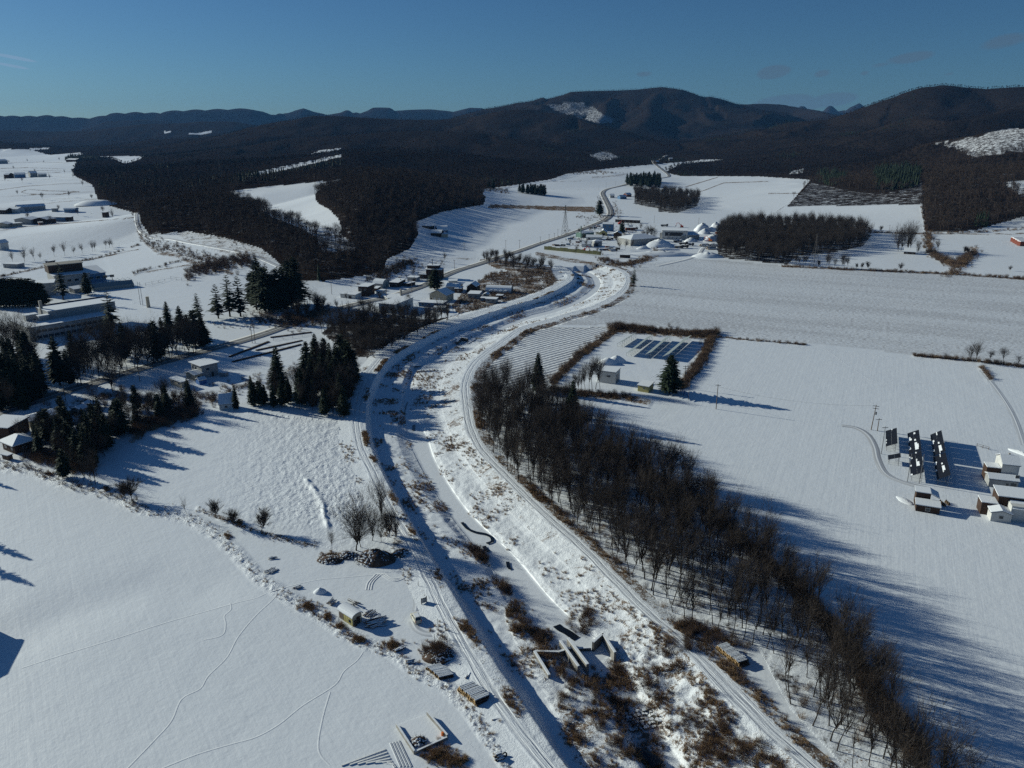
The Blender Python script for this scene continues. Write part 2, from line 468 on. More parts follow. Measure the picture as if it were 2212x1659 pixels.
# ================================================================== SETTING
# ---- outlines in sketch units
F_STUB = [(1375, 572), (1480, 560), (1560, 562), (1700, 575), (1900, 583), (2060, 592), (2260, 602), (2260, 800), (2030, 772), (1760, 742), (1545, 722), (1340, 702), (1185, 702), (1230, 680), (1345, 650), (1362, 610)]
F_STUB2 = [(1030, 860), (1024, 820), (1045, 785), (1110, 735), (1185, 707), (1330, 707), (1290, 735), (1215, 792), (1180, 830), (1110, 850)]
F_SMOOTHR = [(1545, 735), (1750, 752), (2030, 782), (2260, 810), (2700, 1900), (2150, 1800), (1990, 1620), (1820, 1390), (1660, 1210), (1480, 1064), (1260, 925), (1210, 870), (1380, 860), (1500, 860)]
F_LB = [(-60, 1008), (60, 1012), (200, 1060), (310, 1100), (400, 1118), (500, 1190), (560, 1260), (640, 1330), (800, 1400), (920, 1500), (1100, 1700), (1200, 1900), (-900, 1900)]
F_LUMP = [(225, 985), (300, 930), (420, 895), (500, 885), (760, 915), (790, 1000), (845, 1100), (880, 1190), (740, 1190), (560, 1145), (420, 1105), (300, 1060), (210, 1020)]
F_STUB_FL = [(0, 515), (290, 475), (300, 520), (200, 545), (0, 590)]
F_MARSH = [(975, 660), (1010, 622), (1060, 590), (1130, 580), (1196, 592), (1206, 612), (1160, 632), (1100, 650), (1040, 668), (990, 680)]
F_BROWN = [(1060, 441), (1120, 443), (1286, 447), (1288, 456), (1280, 459), (1150, 452), (1050, 450)]
W_STRIP = [(1030, 865), (1036, 925), (1062, 985), (1096, 1022), (1144, 1066), (1206, 1122), (1254, 1164), (1302, 1206), (1340, 1238), (1390, 1278), (1428, 1310), (1466, 1350), (1560, 1375), (1640, 1400), (1680, 1480),
           (1709, 1532), (1809, 1640), (1930, 1800), (2150, 1800), (1990, 1615), (1925, 1540), (1886, 1480), (1824, 1392), (1740, 1288), (1660, 1212), (1581, 1150), (1481, 1064), (1356, 998), (1256, 930), (1200, 880), (1150, 858), (1080, 852)]
W_GROVE = [(693, 720), (728, 745), (766, 770), (818, 776), (865, 748), (928, 718), (973, 695), (985, 682), (930, 690), (880, 690), (800, 684), (720, 698)]
W_WOOD1 = [(1550, 556), (1640, 566), (1700, 572), (1722, 554), (1800, 546), (1865, 532), (1884, 508), (1830, 492), (1720, 486), (1570, 488), (1548, 520)]
W_WOOD2 = [(1368, 440), (1400, 447), (1420, 450), (1422, 458), (1465, 460), (1505, 446), (1514, 428), (1440, 420), (1372, 418)]
W_MARSHT = [(1032, 562), (1070, 580), (1130, 588), (1194, 592), (1192, 577), (1120, 566), (1060, 556)]
W_LEFT = [(165, 345), (158, 378), (200, 400), (215, 440), (300, 462), (304, 482), (322, 508), (372, 503), (404, 500), (480, 513), (561, 536), (597, 562), (615, 584), (645, 606), (700, 608), (760, 600), (828, 588), (836, 560), (884, 538),
          (905, 505), (895, 480), (955, 458), (1000, 450), (1045, 442), (1050, 425), (1035, 410), (1110, 400), (1190, 387), (1225, 375), (1330, 362), (1400, 356), (1470, 350), (1530, 344), (1561, 345), (1561, 150), (-100, 150), (-100, 322), (60, 322), (100, 333)]
W_RIGHT = [(1436, 372), (1470, 355), (1560, 345), (1560, 150), (2400, 150), (2400, 460), (2212, 468), (2110, 497), (2060, 502), (1998, 500), (1990, 440), (1700, 446), (1752, 388), (1640, 381), (1470, 380)]
CLR = [
    [(495, 412), (560, 405), (740, 387), (722, 396), (700, 402), (682, 415), (680, 430), (690, 442), (710, 452), (728, 470), (738, 490), (735, 505), (690, 514), (640, 488), (590, 470), (555, 446), (520, 430)],
    [(535, 376), (560, 370), (600, 362), (650, 352), (700, 340), (737, 334), (737, 339), (660, 357), (600, 371), (560, 379)],
    [(690, 325), (735, 320), (738, 323), (700, 329), (670, 333)],
    [(214, 338), (312, 337), (300, 345), (270, 354), (250, 345)],
    [(80, 337), (175, 329), (178, 333), (135, 344), (85, 341)],
    [(353, 283), (383, 285), (380, 288), (355, 288)], [(390, 287), (458, 284), (470, 287), (440, 290), (395, 289)],
    [(64, 320), (107, 319), (105, 323), (66, 324)],
    [(1150, 395), (1225, 382), (1225, 392), (1160, 402)],
    [(1708, 370), (1736, 364), (1734, 373), (1706, 377)],
    [(2170, 394), (2230, 393), (2230, 432), (2195, 415)],
    [(1178, 226), (1200, 222), (1250, 217), (1280, 228), (1310, 250), (1330, 258), (1322, 266), (1290, 268), (1240, 252), (1200, 240)],
]
CLEARCUT = [(2016, 310), (2060, 301), (2110, 293), (2160, 280), (2180, 276), (2260, 278), (2260, 322), (2150, 334), (2100, 341), (2075, 326), (2040, 316)]
PLANT = [(1700, 446), (1752, 394), (1800, 404), (1860, 415), (1905, 420), (1960, 408), (1992, 393), (1992, 441), (1850, 444)]
SPARSE = [[(690, 500), (735, 503), (770, 530), (765, 542), (700, 545), (685, 520)],
          [(1270, 335), (1310, 325), (1340, 340), (1300, 350)]]
LINES = [  # field edges with dry grass and bushes: points, half width, strength
    ([(0, 1004), (75, 1015), (130, 1040), (225, 1062), (310, 1100), (400, 1115), (470, 1155), (520, 1205), (560, 1250), (600, 1275), (640, 1300), (700, 1335), (740, 1365), (790, 1390), (850, 1410), (900, 1450), (960, 1480), (1010, 1530), (1050, 1590), (1100, 1659)], 13, .42),
    ([(430, 1100), (560, 1150), (680, 1180)], 6, .7),
    ([(1250, 850), (1340, 858), (1400, 868)], 8, .9),
    ([(1195, 825), (1250, 770), (1300, 735), (1330, 712), (1400, 715), (1540, 726)], 8, 1), ([(1470, 835), (1500, 800), (1525, 760), (1538, 728)], 9, 1),
    ([(1540, 727), (1640, 736), (1740, 745)], 2, 1), ([(1975, 768), (2060, 776), (2140, 784), (2212, 793)], 3.2, .9), ([(2120, 793), (2140, 820)], 7, .8),
    ([(1690, 575), (1800, 581), (1920, 586), (2060, 592), (2212, 603)], 2.6, .95), ([(2005, 505), (2008, 540), (2030, 560), (2070, 570), (2100, 545)], 5, .95), ([(2050, 592), (2075, 575), (2105, 545)], 10, .7),
    ([(1880, 502), (1990, 505), (2120, 506), (2212, 505)], 1.8, .9), ([(1990, 445), (2000, 500)], 3, .9),
    ([(300, 478), (298, 500), (310, 520), (340, 545), (380, 552), (430, 572), (500, 590)], 6, .85),
    ([(340, 530), (380, 545), (440, 565), (550, 588)], 5, .6), ([(0, 598), (120, 572), (200, 560), (300, 538)], 1.5, .95),
    ([(290, 593), (350, 582), (410, 572)], 2.5, .8), ([(0, 410), (60, 402), (150, 396), (230, 395)], 1.0, .85), ([(45, 415), (60, 409), (100, 412), (170, 414), (130, 420), (60, 419), (45, 415)], 1.1, .9),
    ([(0, 425), (70, 421), (200, 414)], .8, .8), ([(0, 364), (60, 362), (140, 365)], .7, .9), ([(0, 370), (120, 368), (160, 372)], .7, .8), ([(30, 376), (130, 372)], .6, .9), ([(60, 444), (130, 436), (210, 430)], 1, .8),
    ([(0, 498), (60, 489), (150, 482), (290, 470)], 1.2, .9), ([(120, 465), (180, 459), (280, 470)], 1, .6),
    ([(1480, 404), (1530, 389), (1550, 383)], 1.2, .9), ([(1510, 415), (1530, 408), (1563, 395), (1659, 392)], 1.1, .9), ([(1659, 418), (1725, 418), (1745, 395)], 1.2, .9), ([(1668, 463), (1725, 425), (1748, 390)], 1.2, .7),
    ([(1280, 383), (1330, 380), (1350, 376)], 2.5, .7), ([(1180, 392), (1260, 391)], 1, .7), ([(1140, 407), (1200, 409), (1290, 410)], .8, .6),
    ([(1290, 430), (1300, 475)], 6, .5), ([(1325, 440), (1340, 470)], 6, .5), ([(850, 548), (910, 555), (960, 560), (1030, 558)], 3.5, .6), ([(1160, 548), (1220, 560), (1290, 572), (1340, 573), (1400, 560), (1420, 540)], 5, .85),
    ([(935, 472), (1010, 470)], 1.2, .4),
    ([(0, 352), (90, 350), (150, 352)], .6, .8), ([(0, 381), (80, 380), (180, 384)], .6, .7), ([(0, 390), (100, 388), (200, 391)], .6, .7), ([(20, 434), (110, 430), (205, 428)], .8, .7), ([(0, 455), (90, 452)], .8, .6),
    ([(0, 545), (120, 533), (210, 522)], .8, .5), ([(560, 640), (640, 630), (720, 612)], 1.2, .4), ([(180, 690), (300, 650), (400, 640)], 1.0, .4), ([(840, 540), (900, 530), (1000, 545)], 2.0, .5),
]
WILD = [(1110, 1290), (1165, 1330), (1210, 1400), (1290, 1440), (1330, 1400), (1370, 1330), (1330, 1300), (1395, 1310), (1440, 1370), (1560, 1520), (1700, 1659), (1900, 1900), (1400, 1900), (1260, 1700), (1180, 1500), (1120, 1400), (1090, 1330)]


def rows_dir(a, b):
    p = G(*a); q = G(*b); d = (q - p).normalized(); return d


# ---- the river corridor: levees, berms and channel, lofted through stations (near to far)
ST = [
    # pathL0, pathL1, toe, berm, water0, water1, pathR0, pathR1
    [(1355, 1900), (1395, 1900), (1430, 1900), (1560, 1900), (1580, 1900), (1650, 1900), (1985, 1900), (2030, 1900)],
    [(1170, 1659), (1204, 1659), (1240, 1659), (1385, 1659), (1420, 1659), (1475, 1659), (1738, 1659), (1772, 1659)],
    [(1110, 1580), (1140, 1580), (1197, 1580), (1335, 1580), (1370, 1580), (1425, 1580), (1652, 1580), (1684, 1580)],
    [(1050, 1500), (1078, 1500), (1152, 1500), (1290, 1500), (1320, 1500), (1375, 1500), (1563, 1500), (1610, 1500)],
    [(992, 1400), (1016, 1400), (1080, 1400), (1165, 1400), (1200, 1400), (1300, 1400), (1474, 1400), (1502, 1400)],
    [(938, 1300), (962, 1300), (1015, 1300), (1092, 1300), (1124, 1300), (1192, 1300), (1362, 1300), (1388, 1300)],
    [(890, 1200), (914, 1200), (938, 1200), (1020, 1200), (1046, 1200), (1106, 1200), (1266, 1200), (1288, 1200)],
    [(833, 1100), (855, 1100), (878, 1100), (940, 1100), (968, 1100), (1004, 1100), (1157, 1100), (1177, 1100)],
    [(786, 1000), (805, 1000), (826, 1000), (876, 1000), (910, 1000), (940, 1000), (1057, 1000), (1075, 1000)],
    [(762, 940), (783, 940), (808, 940), (855, 940), (885, 940), (918, 940), (1012, 940), (1030, 940)],
    [(760, 880), (784, 880), (806, 880), (866, 880), (876, 880), (884, 880), (999, 880), (1016, 880)],
    [(775, 830), (794, 831), (822, 834), (868, 834), (880, 833), (887, 832), (996, 830), (1013, 830)],
    [(802, 786), (818, 791), (846, 797), (885, 795), (900, 791), (907, 790), (1014, 788), (1030, 790)],
    [(833, 757), (848, 763), (874, 776), (905, 786), (925, 786), (932, 788), (1040, 763), (1056, 766)],
    [(913, 713), (928, 721), (950, 733), (975, 738), (984, 742), (992, 745), (1080, 734), (1096, 738)],
    [(993, 683), (1005, 691), (1018, 704), (1040, 712), (1052, 720), (1060, 724), (1124, 706), (1138, 710)],
    [(1103, 652), (1109, 659), (1112, 668), (1122, 676), (1134, 686), (1142, 690), (1180, 690), (1192, 694)],
    [(1152, 636), (1160, 643), (1170, 652), (1180, 660), (1196, 669), (1204, 673), (1212, 680), (1222, 684)],
    [(1203, 613), (1211, 619), (1221, 630), (1232, 640), (1247, 648), (1256, 652), (1286, 657), (1296, 661)],
    [(1225, 601), (1233, 602), (1247, 611), (1266, 612), (1283, 622), (1293, 625), (1338, 628), (1348, 630)],
    [(1224, 592), (1231, 588), (1243, 594), (1260, 594), (1280, 602), (1292, 600), (1352, 604), (1360, 602)],
    [(1212, 583), (1217, 579), (1226, 583), (1240, 583), (1256, 586), (1262, 584), (1340, 585), (1346, 584)],
    [(1196, 576), (1200, 572), (1206, 575), (1216, 576), (1230, 576), (1238, 574), (1300, 573), (1306, 572)],
]
ZS = [.6, .6, -2.3, -2.2, -3.5, -3.5, .6, .6]
stw = []
for k_st, row in enumerate(ST):
    zs_ = list(ZS)
    if k_st < 4: zs_[4] = zs_[5] = -4.7
    p = [np.array(G(a[0], a[1], z)[:]) for a, z in zip(row, zs_)]
    out = []
    rdir = (p[1] - p[0])[:2]; rdir = rdir / (np.linalg.norm(rdir) + 1e-6)
    rdir2 = (p[7] - p[6])[:2]; rdir2 = rdir2 / (np.linalg.norm(rdir2) + 1e-6)
    mg = 4.0 + .007 * p[0][1]
    oL = np.array([p[0][0] - rdir[0] * mg, p[0][1] - rdir[1] * mg, -.12]); oR = np.array([p[7][0] + rdir2[0] * mg, p[7][1] + rdir2[1] * mg, -.12])
    mA = p[5] * .86 + p[6] * .14; mA[2] = -2.7; mB = p[5] * .48 + p[6] * .52; mB[2] = -1.8
    wa = p[3] * .35 + p[4] * .65; wa[2] = zs_[4] + .3
    stw.append([oL, p[0], p[1], p[2], p[3], wa, p[4], p[5], mA, mB, p[6], p[7], oR])
stw = np.array(stw)                     # stations x 13 x 3
NS = len(stw)
# smooth interpolation along the stations (Catmull-Rom)
rows = []; srow = []
for i in range(NS - 1):
    a = stw[max(i - 1, 0)]; b = stw[i]; c = stw[i + 1]; d = stw[min(i + 2, NS - 1)]
    pa, pb = ST[i][4], ST[i + 1][4]
    k = max(6, int(math.hypot(pa[0] - pb[0], pa[1] - pb[1]) / 2.16 * 1.25))
    for j in range(k):
        t = j / k
        rows.append(.5 * ((2 * b) + (-a + c) * t + (2 * a - 5 * b + 4 * c - d) * t * t + (-a + 3 * b - 3 * c + d) * t ** 3)); srow.append(i + t)
rows.append(stw[-1]); srow.append(NS - 1)
rows = np.array(rows); srow = np.array(srow)
seg_n = [5, 10, 18, 16, 6, 6, 14, 7, 26, 16, 10, 5]
cols = []; czone = []
for k, n in enumerate(seg_n):
    for j in range(n):
        t = j / n
        c_ = rows[:, k] * (1 - t) + rows[:, k + 1] * t
        if k == 2:      # verge, then the steep face of the levee
            tz = min(max((t - .34) / .62, 0), 1); tz = tz * tz * (3 - 2 * tz); c_[:, 2] = rows[:, k, 2] * (1 - tz) + rows[:, k + 1, 2] * tz
        cols.append(c_); czone.append(k + t)
cols.append(rows[:, 12]); czone.append(12.0)
CV = np.stack(cols, 1)                   # rows x cols x 3
czone = np.array(czone)
# relief of the banks
cx_, cy_ = CV[..., 0], CV[..., 1]
zone = np.broadcast_to(czone, cx_.shape)
slen = np.concatenate([[0], np.cumsum(np.linalg.norm(np.diff(rows[:, 7, :2], axis=0), axis=1))])
wet = (zone > 5.6) & (zone < 7.15)
onpath = ((zone >= 1) & (zone <= 2)) | ((zone >= 10) & (zone <= 11))
u_c, v_c = proj(cx_, cy_, CV[..., 2])
wild = inpoly(u_c, v_c, WILD).astype(float)
n1 = fbm(cx_ / 1.6, cy_ / 1.6, 3, 41) - .45
n2 = fbm(cx_ / 6, cy_ / 6, 3, 43) - .45
ampc = np.where(wet | onpath, .02, .36)
ampc = np.where((zone > 2) & (zone < 3.2), .25, ampc)
ampc = np.where((zone > 0.0) & (zone < 1), .25, ampc)
ampc = np.where((zone > 11), .25, ampc)
edge = np.minimum(np.clip(zone, 0, 1), np.clip(12 - zone, 0, 1))
near_ = np.clip(260 / np.maximum(cy_, 1), .35, 1.2)
CV[..., 2] += (n1 * ampc * near_ + n2 * ampc * 1.3 + wild * (n1 * .55 + n2 * .5) * (~onpath) * (~wet)) * edge
sm = np.clip((zone - 2) / .25, 0, 1) * np.clip((3 - zone) / .25, 0, 1)
CV[..., 2] += H(cx_, cy_)
latL = np.where((zone >= .6) & (zone <= 2.4), (zone - 1.5), 9)
wL = np.linalg.norm(rows[:, 2] - rows[:, 1], axis=1)[:, None]; wR = np.linalg.norm(rows[:, 11] - rows[:, 10], axis=1)[:, None]
lat = np.where((zone >= .6) & (zone <= 2.4), (zone - 1.5) * wL, 99.0)
lat = np.where((zone >= 9.7) & (zone <= 11.4), (zone - 10.5) * wR, lat)
pm = np.where((zone >= .9) & (zone <= 2.05) | (zone >= 9.95) & (zone <= 11.1), 1.0, 0.0)
dryc = np.zeros_like(cx_) + .12
dryc = np.where((zone > 11.1), .75, dryc); dryc = np.where((zone > 9.0) & (zone < 9.97), .5, dryc)
dryc = np.where((zone > 4.0) & (zone < 5.6), .33, dryc); dryc = np.where((zone > 7.15) & (zone < 9.2), .33, dryc)
dryc = np.where((zone > 2.05) & (zone < 2.4), .42, dryc); dryc = np.where((zone < .9), .25, dryc)
dryc = np.maximum(dryc, wild * np.where(wet, .22, .5)) * (1 - pm)
dryc = np.where(wet & (wild < .5), 0, dryc)
nr, nc = cx_.shape
idx = np.arange(nr * nc).reshape(nr, nc)
Fc = np.stack([idx[:-1, :-1], idx[:-1, 1:], idx[1:, 1:], idx[1:, :-1]], -1).reshape(-1, 4)

# corridor outline in the world, for lowering the ground sheet under it
edgeL = rows[:, 0, :2]; edgeR = rows[:, 12, :2]
corr_poly = np.concatenate([edgeL[::6], edgeR[::-6]])


def in_corr(x, y, inset):
    m = inpoly(x, y, corr_poly)
    d = np.full(x.shape, 1e9)
    if m.any():
        xs = x[m]; ys = y[m]
        dd = np.minimum(dline(xs, ys, edgeL[::8]), dline(xs, ys, edgeR[::8]))
        d[m] = dd
    return m & (d > (inset[m.nonzero()] if False else inset))


# ---- ground sheet: polar grid round the point under the camera
radii = [0.0, 20, 45, 70]
r = 92.0
while r < 15000:
    radii.append(r)
    r += min(max(r * r / 78000.0 * 1.35, .32), .0088 * r)
radii = np.array(radii[1:])
ang = np.concatenate([np.arange(-180, -44, 4.0), np.arange(-44, -37.5, .8), np.arange(-37.5, 37.5, .085), np.arange(37.5, 44, .8), np.arange(44, 180, 4.0)])
A, RR = np.meshgrid(np.radians(ang), radii)
gx = RR * np.sin(A); gy = RR * np.cos(A)
gz = H(gx, gy)
gu, gv = proj(gx, gy, gz)
gu = np.where(np.isnan(gu), -9999, gu); gv = np.where(np.isnan(gv), -9999, gv)
ins = .35 * (4.0 + .007 * gy)
low = in_corr(gx, gy, ins)


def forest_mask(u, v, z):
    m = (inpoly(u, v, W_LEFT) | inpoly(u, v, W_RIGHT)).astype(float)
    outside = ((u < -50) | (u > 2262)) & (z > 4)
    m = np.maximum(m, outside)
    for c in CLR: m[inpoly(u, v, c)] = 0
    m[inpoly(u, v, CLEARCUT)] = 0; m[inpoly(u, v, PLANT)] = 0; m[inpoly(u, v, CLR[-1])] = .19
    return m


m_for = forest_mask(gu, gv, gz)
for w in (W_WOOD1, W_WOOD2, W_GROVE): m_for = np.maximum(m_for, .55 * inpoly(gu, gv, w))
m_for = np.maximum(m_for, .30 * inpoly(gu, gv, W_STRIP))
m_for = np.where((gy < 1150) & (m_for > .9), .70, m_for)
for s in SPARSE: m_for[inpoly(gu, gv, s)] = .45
dry = np.zeros_like(gx); stub = np.zeros_like(gx); lump = np.zeros_like(gx); rowu = np.zeros_like(gx); rowv = np.zeros_like(gx); rowa = np.zeros_like(gx); cut = np.zeros_like(gx)


def setrows(mask, a, b, amp):
    d = rows_dir(a, b)
    rowu[mask] = (gx[mask] * d.y - gy[mask] * d.x); rowv[mask] = (gx[mask] * d.x + gy[mask] * d.y); rowa[mask] = amp


allm = np.ones_like(gx, bool); setrows(allm, (1300, 430), (1800, 440), .10)
m = inpoly(gu, gv, F_STUB); stub[m] = 1; setrows(m, (1500, 640), (2100, 690), .3)
m = inpoly(gu, gv, F_STUB2); stub[m] = .85; setrows(m, K(2, 1, 0, 1000), K(2, 1, 850, 780), 1.2)
m = inpoly(gu, gv, F_SMOOTHR); setrows(m, K(3, 3, 1850, 650), K(3, 3, 1780, 200), .10)
m = inpoly(gu, gv, F_LB); setrows(m, K(0, 3, 620, 900), K(0, 3, 500, 240), .09)
m = inpoly(gu, gv, F_LUMP); lump[m] = np.clip((gu[m] - 420) / 260, .10, 1) * np.clip((1170 - gv[m]) / 60, .3, 1)
m = inpoly(gu, gv, F_STUB_FL); stub[m] = .35; setrows(m, (0, 560), (290, 500), .3)
m = inpoly(gu, gv, PLANT) | inpoly(gu, gv, CLEARCUT); setrows(m, K(3, 0, 480, 1085), K(3, 0, 560, 950), .3)
dry[inpoly(gu, gv, F_MARSH)] = .85; dry[inpoly(gu, gv, F_BROWN)] = 1.0; dry[inpoly(gu, gv, [(372, 503), (404, 498), (480, 511), (561, 534), (597, 562), (575, 572), (520, 560), (470, 545), (400, 520)])] = .62; pass
dry[inpoly(gu, gv, W_STRIP)] = .42; dry[inpoly(gu, gv, W_MARSHT)] = .9; dry[inpoly(gu, gv, W_GROVE)] = .7
cut[inpoly(gu, gv, CLEARCUT)] = .8; m_for[inpoly(gu, gv, CLR[-1])] = .52; m_for[inpoly(gu, gv, CLEARCUT)] = .42; m_for[inpoly(gu, gv, PLANT)] = .55; dry[inpoly(gu, gv, PLANT)] = .3; cut[inpoly(gu, gv, PLANT)] = 1  # partial forest floor on the mountain snow slope paints its shaded look
for pts, hw, st in LINES:
    P = np.array(pts)
    m = (gu > P[:, 0].min() - 30) & (gu < P[:, 0].max() + 30) & (gv > P[:, 1].min() - 30) & (gv < P[:, 1].max() + 30)
    d = dline(gu[m], gv[m], pts)
    w_ = np.clip((gv[m] - 300) / 300, .4, 1) if hw > 5 else 1
    dry[m] = np.maximum(dry[m], st * np.clip(1.6 - d / (hw * w_), 0, 1))
lump = np.maximum(lump, .8 * np.clip(1.5 - dline(gu, gv, LINES[0][0]) / 13, 0, 1) * (gv > 990))
near = np.clip((1200 - RR) / 900, 0, 1)
# ploughed snow lumps
lz = lump * (fbm(gx / 2.0, gy / 2.0, 3, 61) - .42) * .42 + lump * (fbm(gx / .8, gy / .8, 2, 67) - .4) * .55
gz2 = gz + lz + dry * near * (fbm(gx / 1.8, gy / 1.8, 3, 71) - .4) * .7
# the bank of heaped snow
bank = dline(gu, gv, [K(1, 2, 440, 700), K(1, 2, 520, 800), K(1, 2, 580, 900), K(1, 2, 590, 1000), K(1, 2, 620, 1090)])
gz2 += .45 * np.exp(-(bank / 5.5) ** 2) * (.1 + 1.7 * fbm(gx / 2.6, gy / 2.6, 3, 77))
gz2 = np.where(low, gz2 - 7, gz2)
nr_, nc_ = gx.shape
gi = np.arange(nr_ * nc_).reshape(nr_, nc_)
nxt = np.roll(gi, -1, axis=1)
Fg = np.stack([gi[:-1], nxt[:-1], nxt[1:], gi[1:]], -1).reshape(-1, 4)
Vg = np.stack([gx, gy, gz2], -1).reshape(-1, 3)


# ---- ground material
def ground_material():
    m = bpy.data.materials.new('snowy_ground'); m.use_nodes = True
    t = NT(m); b = t.n['Principled BSDF']
    geo = t.n.new('ShaderNodeNewGeometry'); pos = geo.outputs['Position']
    fr, dr, st, lu, ru, rv, ra, cu = [t.attr(k) for k in ('forest', 'dry', 'stub', 'lump', 'rowu', 'rowv', 'rowa', 'cut')]
    vr = t.vec(ru, rv)
    # fields: stubble specks in rows
    vs = t.vec(t.math('MULTIPLY', ru, 1.7), t.math('MULTIPLY', rv, .55))
    sp = t.noise(vs, 1.0, 3, .65)
    band = t.noise(t.vec(t.math('MULTIPLY', ru, .045), t.math('MULTIPLY', rv, .004)), 1.0, 3, .6)
    thr = t.ramp(band, .36, .66, .49, .42)
    spk = t.math('MULTIPLY', t.ramp(t.math('SUBTRACT', sp, thr), 0.0, .10), st)
    # dry grass showing through
    g1 = t.noise(pos, .55, 5, .7); g2 = t.noise(pos, 2.2, 4, .7); g3 = t.noise(pos, .12, 3, .6)
    gm = t.math('ADD', t.math('MULTIPLY', g1, .45), t.math('MULTIPLY', g2, .55))
    gm = t.math('ADD', gm, t.math('MULTIPLY', t.math('SUBTRACT', g3, .5), .5))
    gt = t.math('SUBTRACT', .80, t.math('MULTIPLY', dr, .42))
    grs = t.ramp(t.math('SUBTRACT', gm, gt), -.03, .06)
    grs = t.math('MULTIPLY', grs, t.ramp(dr, .02, .10))
    # forest floor; on the mountain snow slope it paints shade
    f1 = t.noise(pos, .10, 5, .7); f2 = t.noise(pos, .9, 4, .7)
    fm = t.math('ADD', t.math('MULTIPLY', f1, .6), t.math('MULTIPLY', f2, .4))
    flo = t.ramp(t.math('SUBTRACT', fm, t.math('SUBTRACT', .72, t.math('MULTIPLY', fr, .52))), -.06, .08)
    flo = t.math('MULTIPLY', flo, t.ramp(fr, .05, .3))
    # plantation / felled slope: rows of stumps along the contour
    cw = t.math('SINE', t.math('ADD', t.math('MULTIPLY', t.math('ADD', ru, t.math('MULTIPLY', g3, 60)), .42), t.math('MULTIPLY', g1, 4)))
    cr = t.math('MULTIPLY', t.ramp(t.math('ADD', cw, t.math('MULTIPLY', f2, 1.2)), .1, 1.0), t.ramp(cu, .1, .6))
    snowc = t.mix(t.noise(pos, .02, 3), (.80, .82, .84), (.74, .77, .80))
    gcol = t.mix(t.noise(pos, .35, 3), (.20, .13, .08), (.10, .072, .055))
    strp = t.math('MULTIPLY', t.ramp(t.math('ADD', t.math('SINE', t.math('MULTIPLY', ru, 2.3)), t.math('MULTIPLY', g1, .8)), .5, 1.3), t.ramp(ra, .9, 1.15))
    c = t.mix(t.math('MAXIMUM', t.math('MULTIPLY', spk, .52), t.math('MULTIPLY', strp, .40)), snowc, (.17, .14, .12))
    c = t.mix(grs, c, gcol)
    c = t.mix(t.math('MULTIPLY', cr, .8), c, (.12, .09, .075))
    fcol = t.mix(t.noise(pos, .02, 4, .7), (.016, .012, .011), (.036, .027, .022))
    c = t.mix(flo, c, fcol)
    t.put(b.inputs['Base Color'], c)
    b.inputs['Roughness'].default_value = .5; b.inputs['Specular IOR Level'].default_value = .55
    t.put(b.inputs['Specular IOR Level'], t.math('MULTIPLY', t.math('SUBTRACT', 1.0, t.math('MAXIMUM', flo, grs)), .55))
    # relief
    n_f = t.noise(pos, .9, 5, .6); n_c = t.noise(pos, .16, 4, .55)
    rr1 = t.noise(t.vec(t.math('MULTIPLY', ru, .9), t.math('MULTIPLY', rv, .035)), 1.0, 3, .6)
    rr2 = t.math('SINE', t.math('MULTIPLY', ru, 2.3))
    h = t.math('ADD', t.math('MULTIPLY', n_f, .05), t.math('MULTIPLY', n_c, .14))
    h = t.math('ADD', h, t.math('MULTIPLY', t.math('MULTIPLY', rr1, ra), .42))
    h = t.math('ADD', h, t.math('MULTIPLY', t.math('MULTIPLY', rr2, t.ramp(ra, .5, 1.1)), .12))
    h = t.math('ADD', h, t.math('MULTIPLY', lu, t.math('MULTIPLY', t.noise(pos, 1.1, 4, .65), .38)))
    h = t.math('ADD', h, t.math('MULTIPLY', t.math('MULTIPLY', g2, .22), t.math('MINIMUM', dr, .8)))
    t.put(b.inputs['Normal'], t.bump(h, 1.0))
    return m


M['ground'] = ground_material()
me = mesh_np('snow_ground', Vg, Fg, M['ground'], smooth=True)
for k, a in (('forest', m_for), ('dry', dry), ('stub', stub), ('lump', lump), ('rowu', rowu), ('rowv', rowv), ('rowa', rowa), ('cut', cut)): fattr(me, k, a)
tag(obj('snow_ground', me), kind='structure')


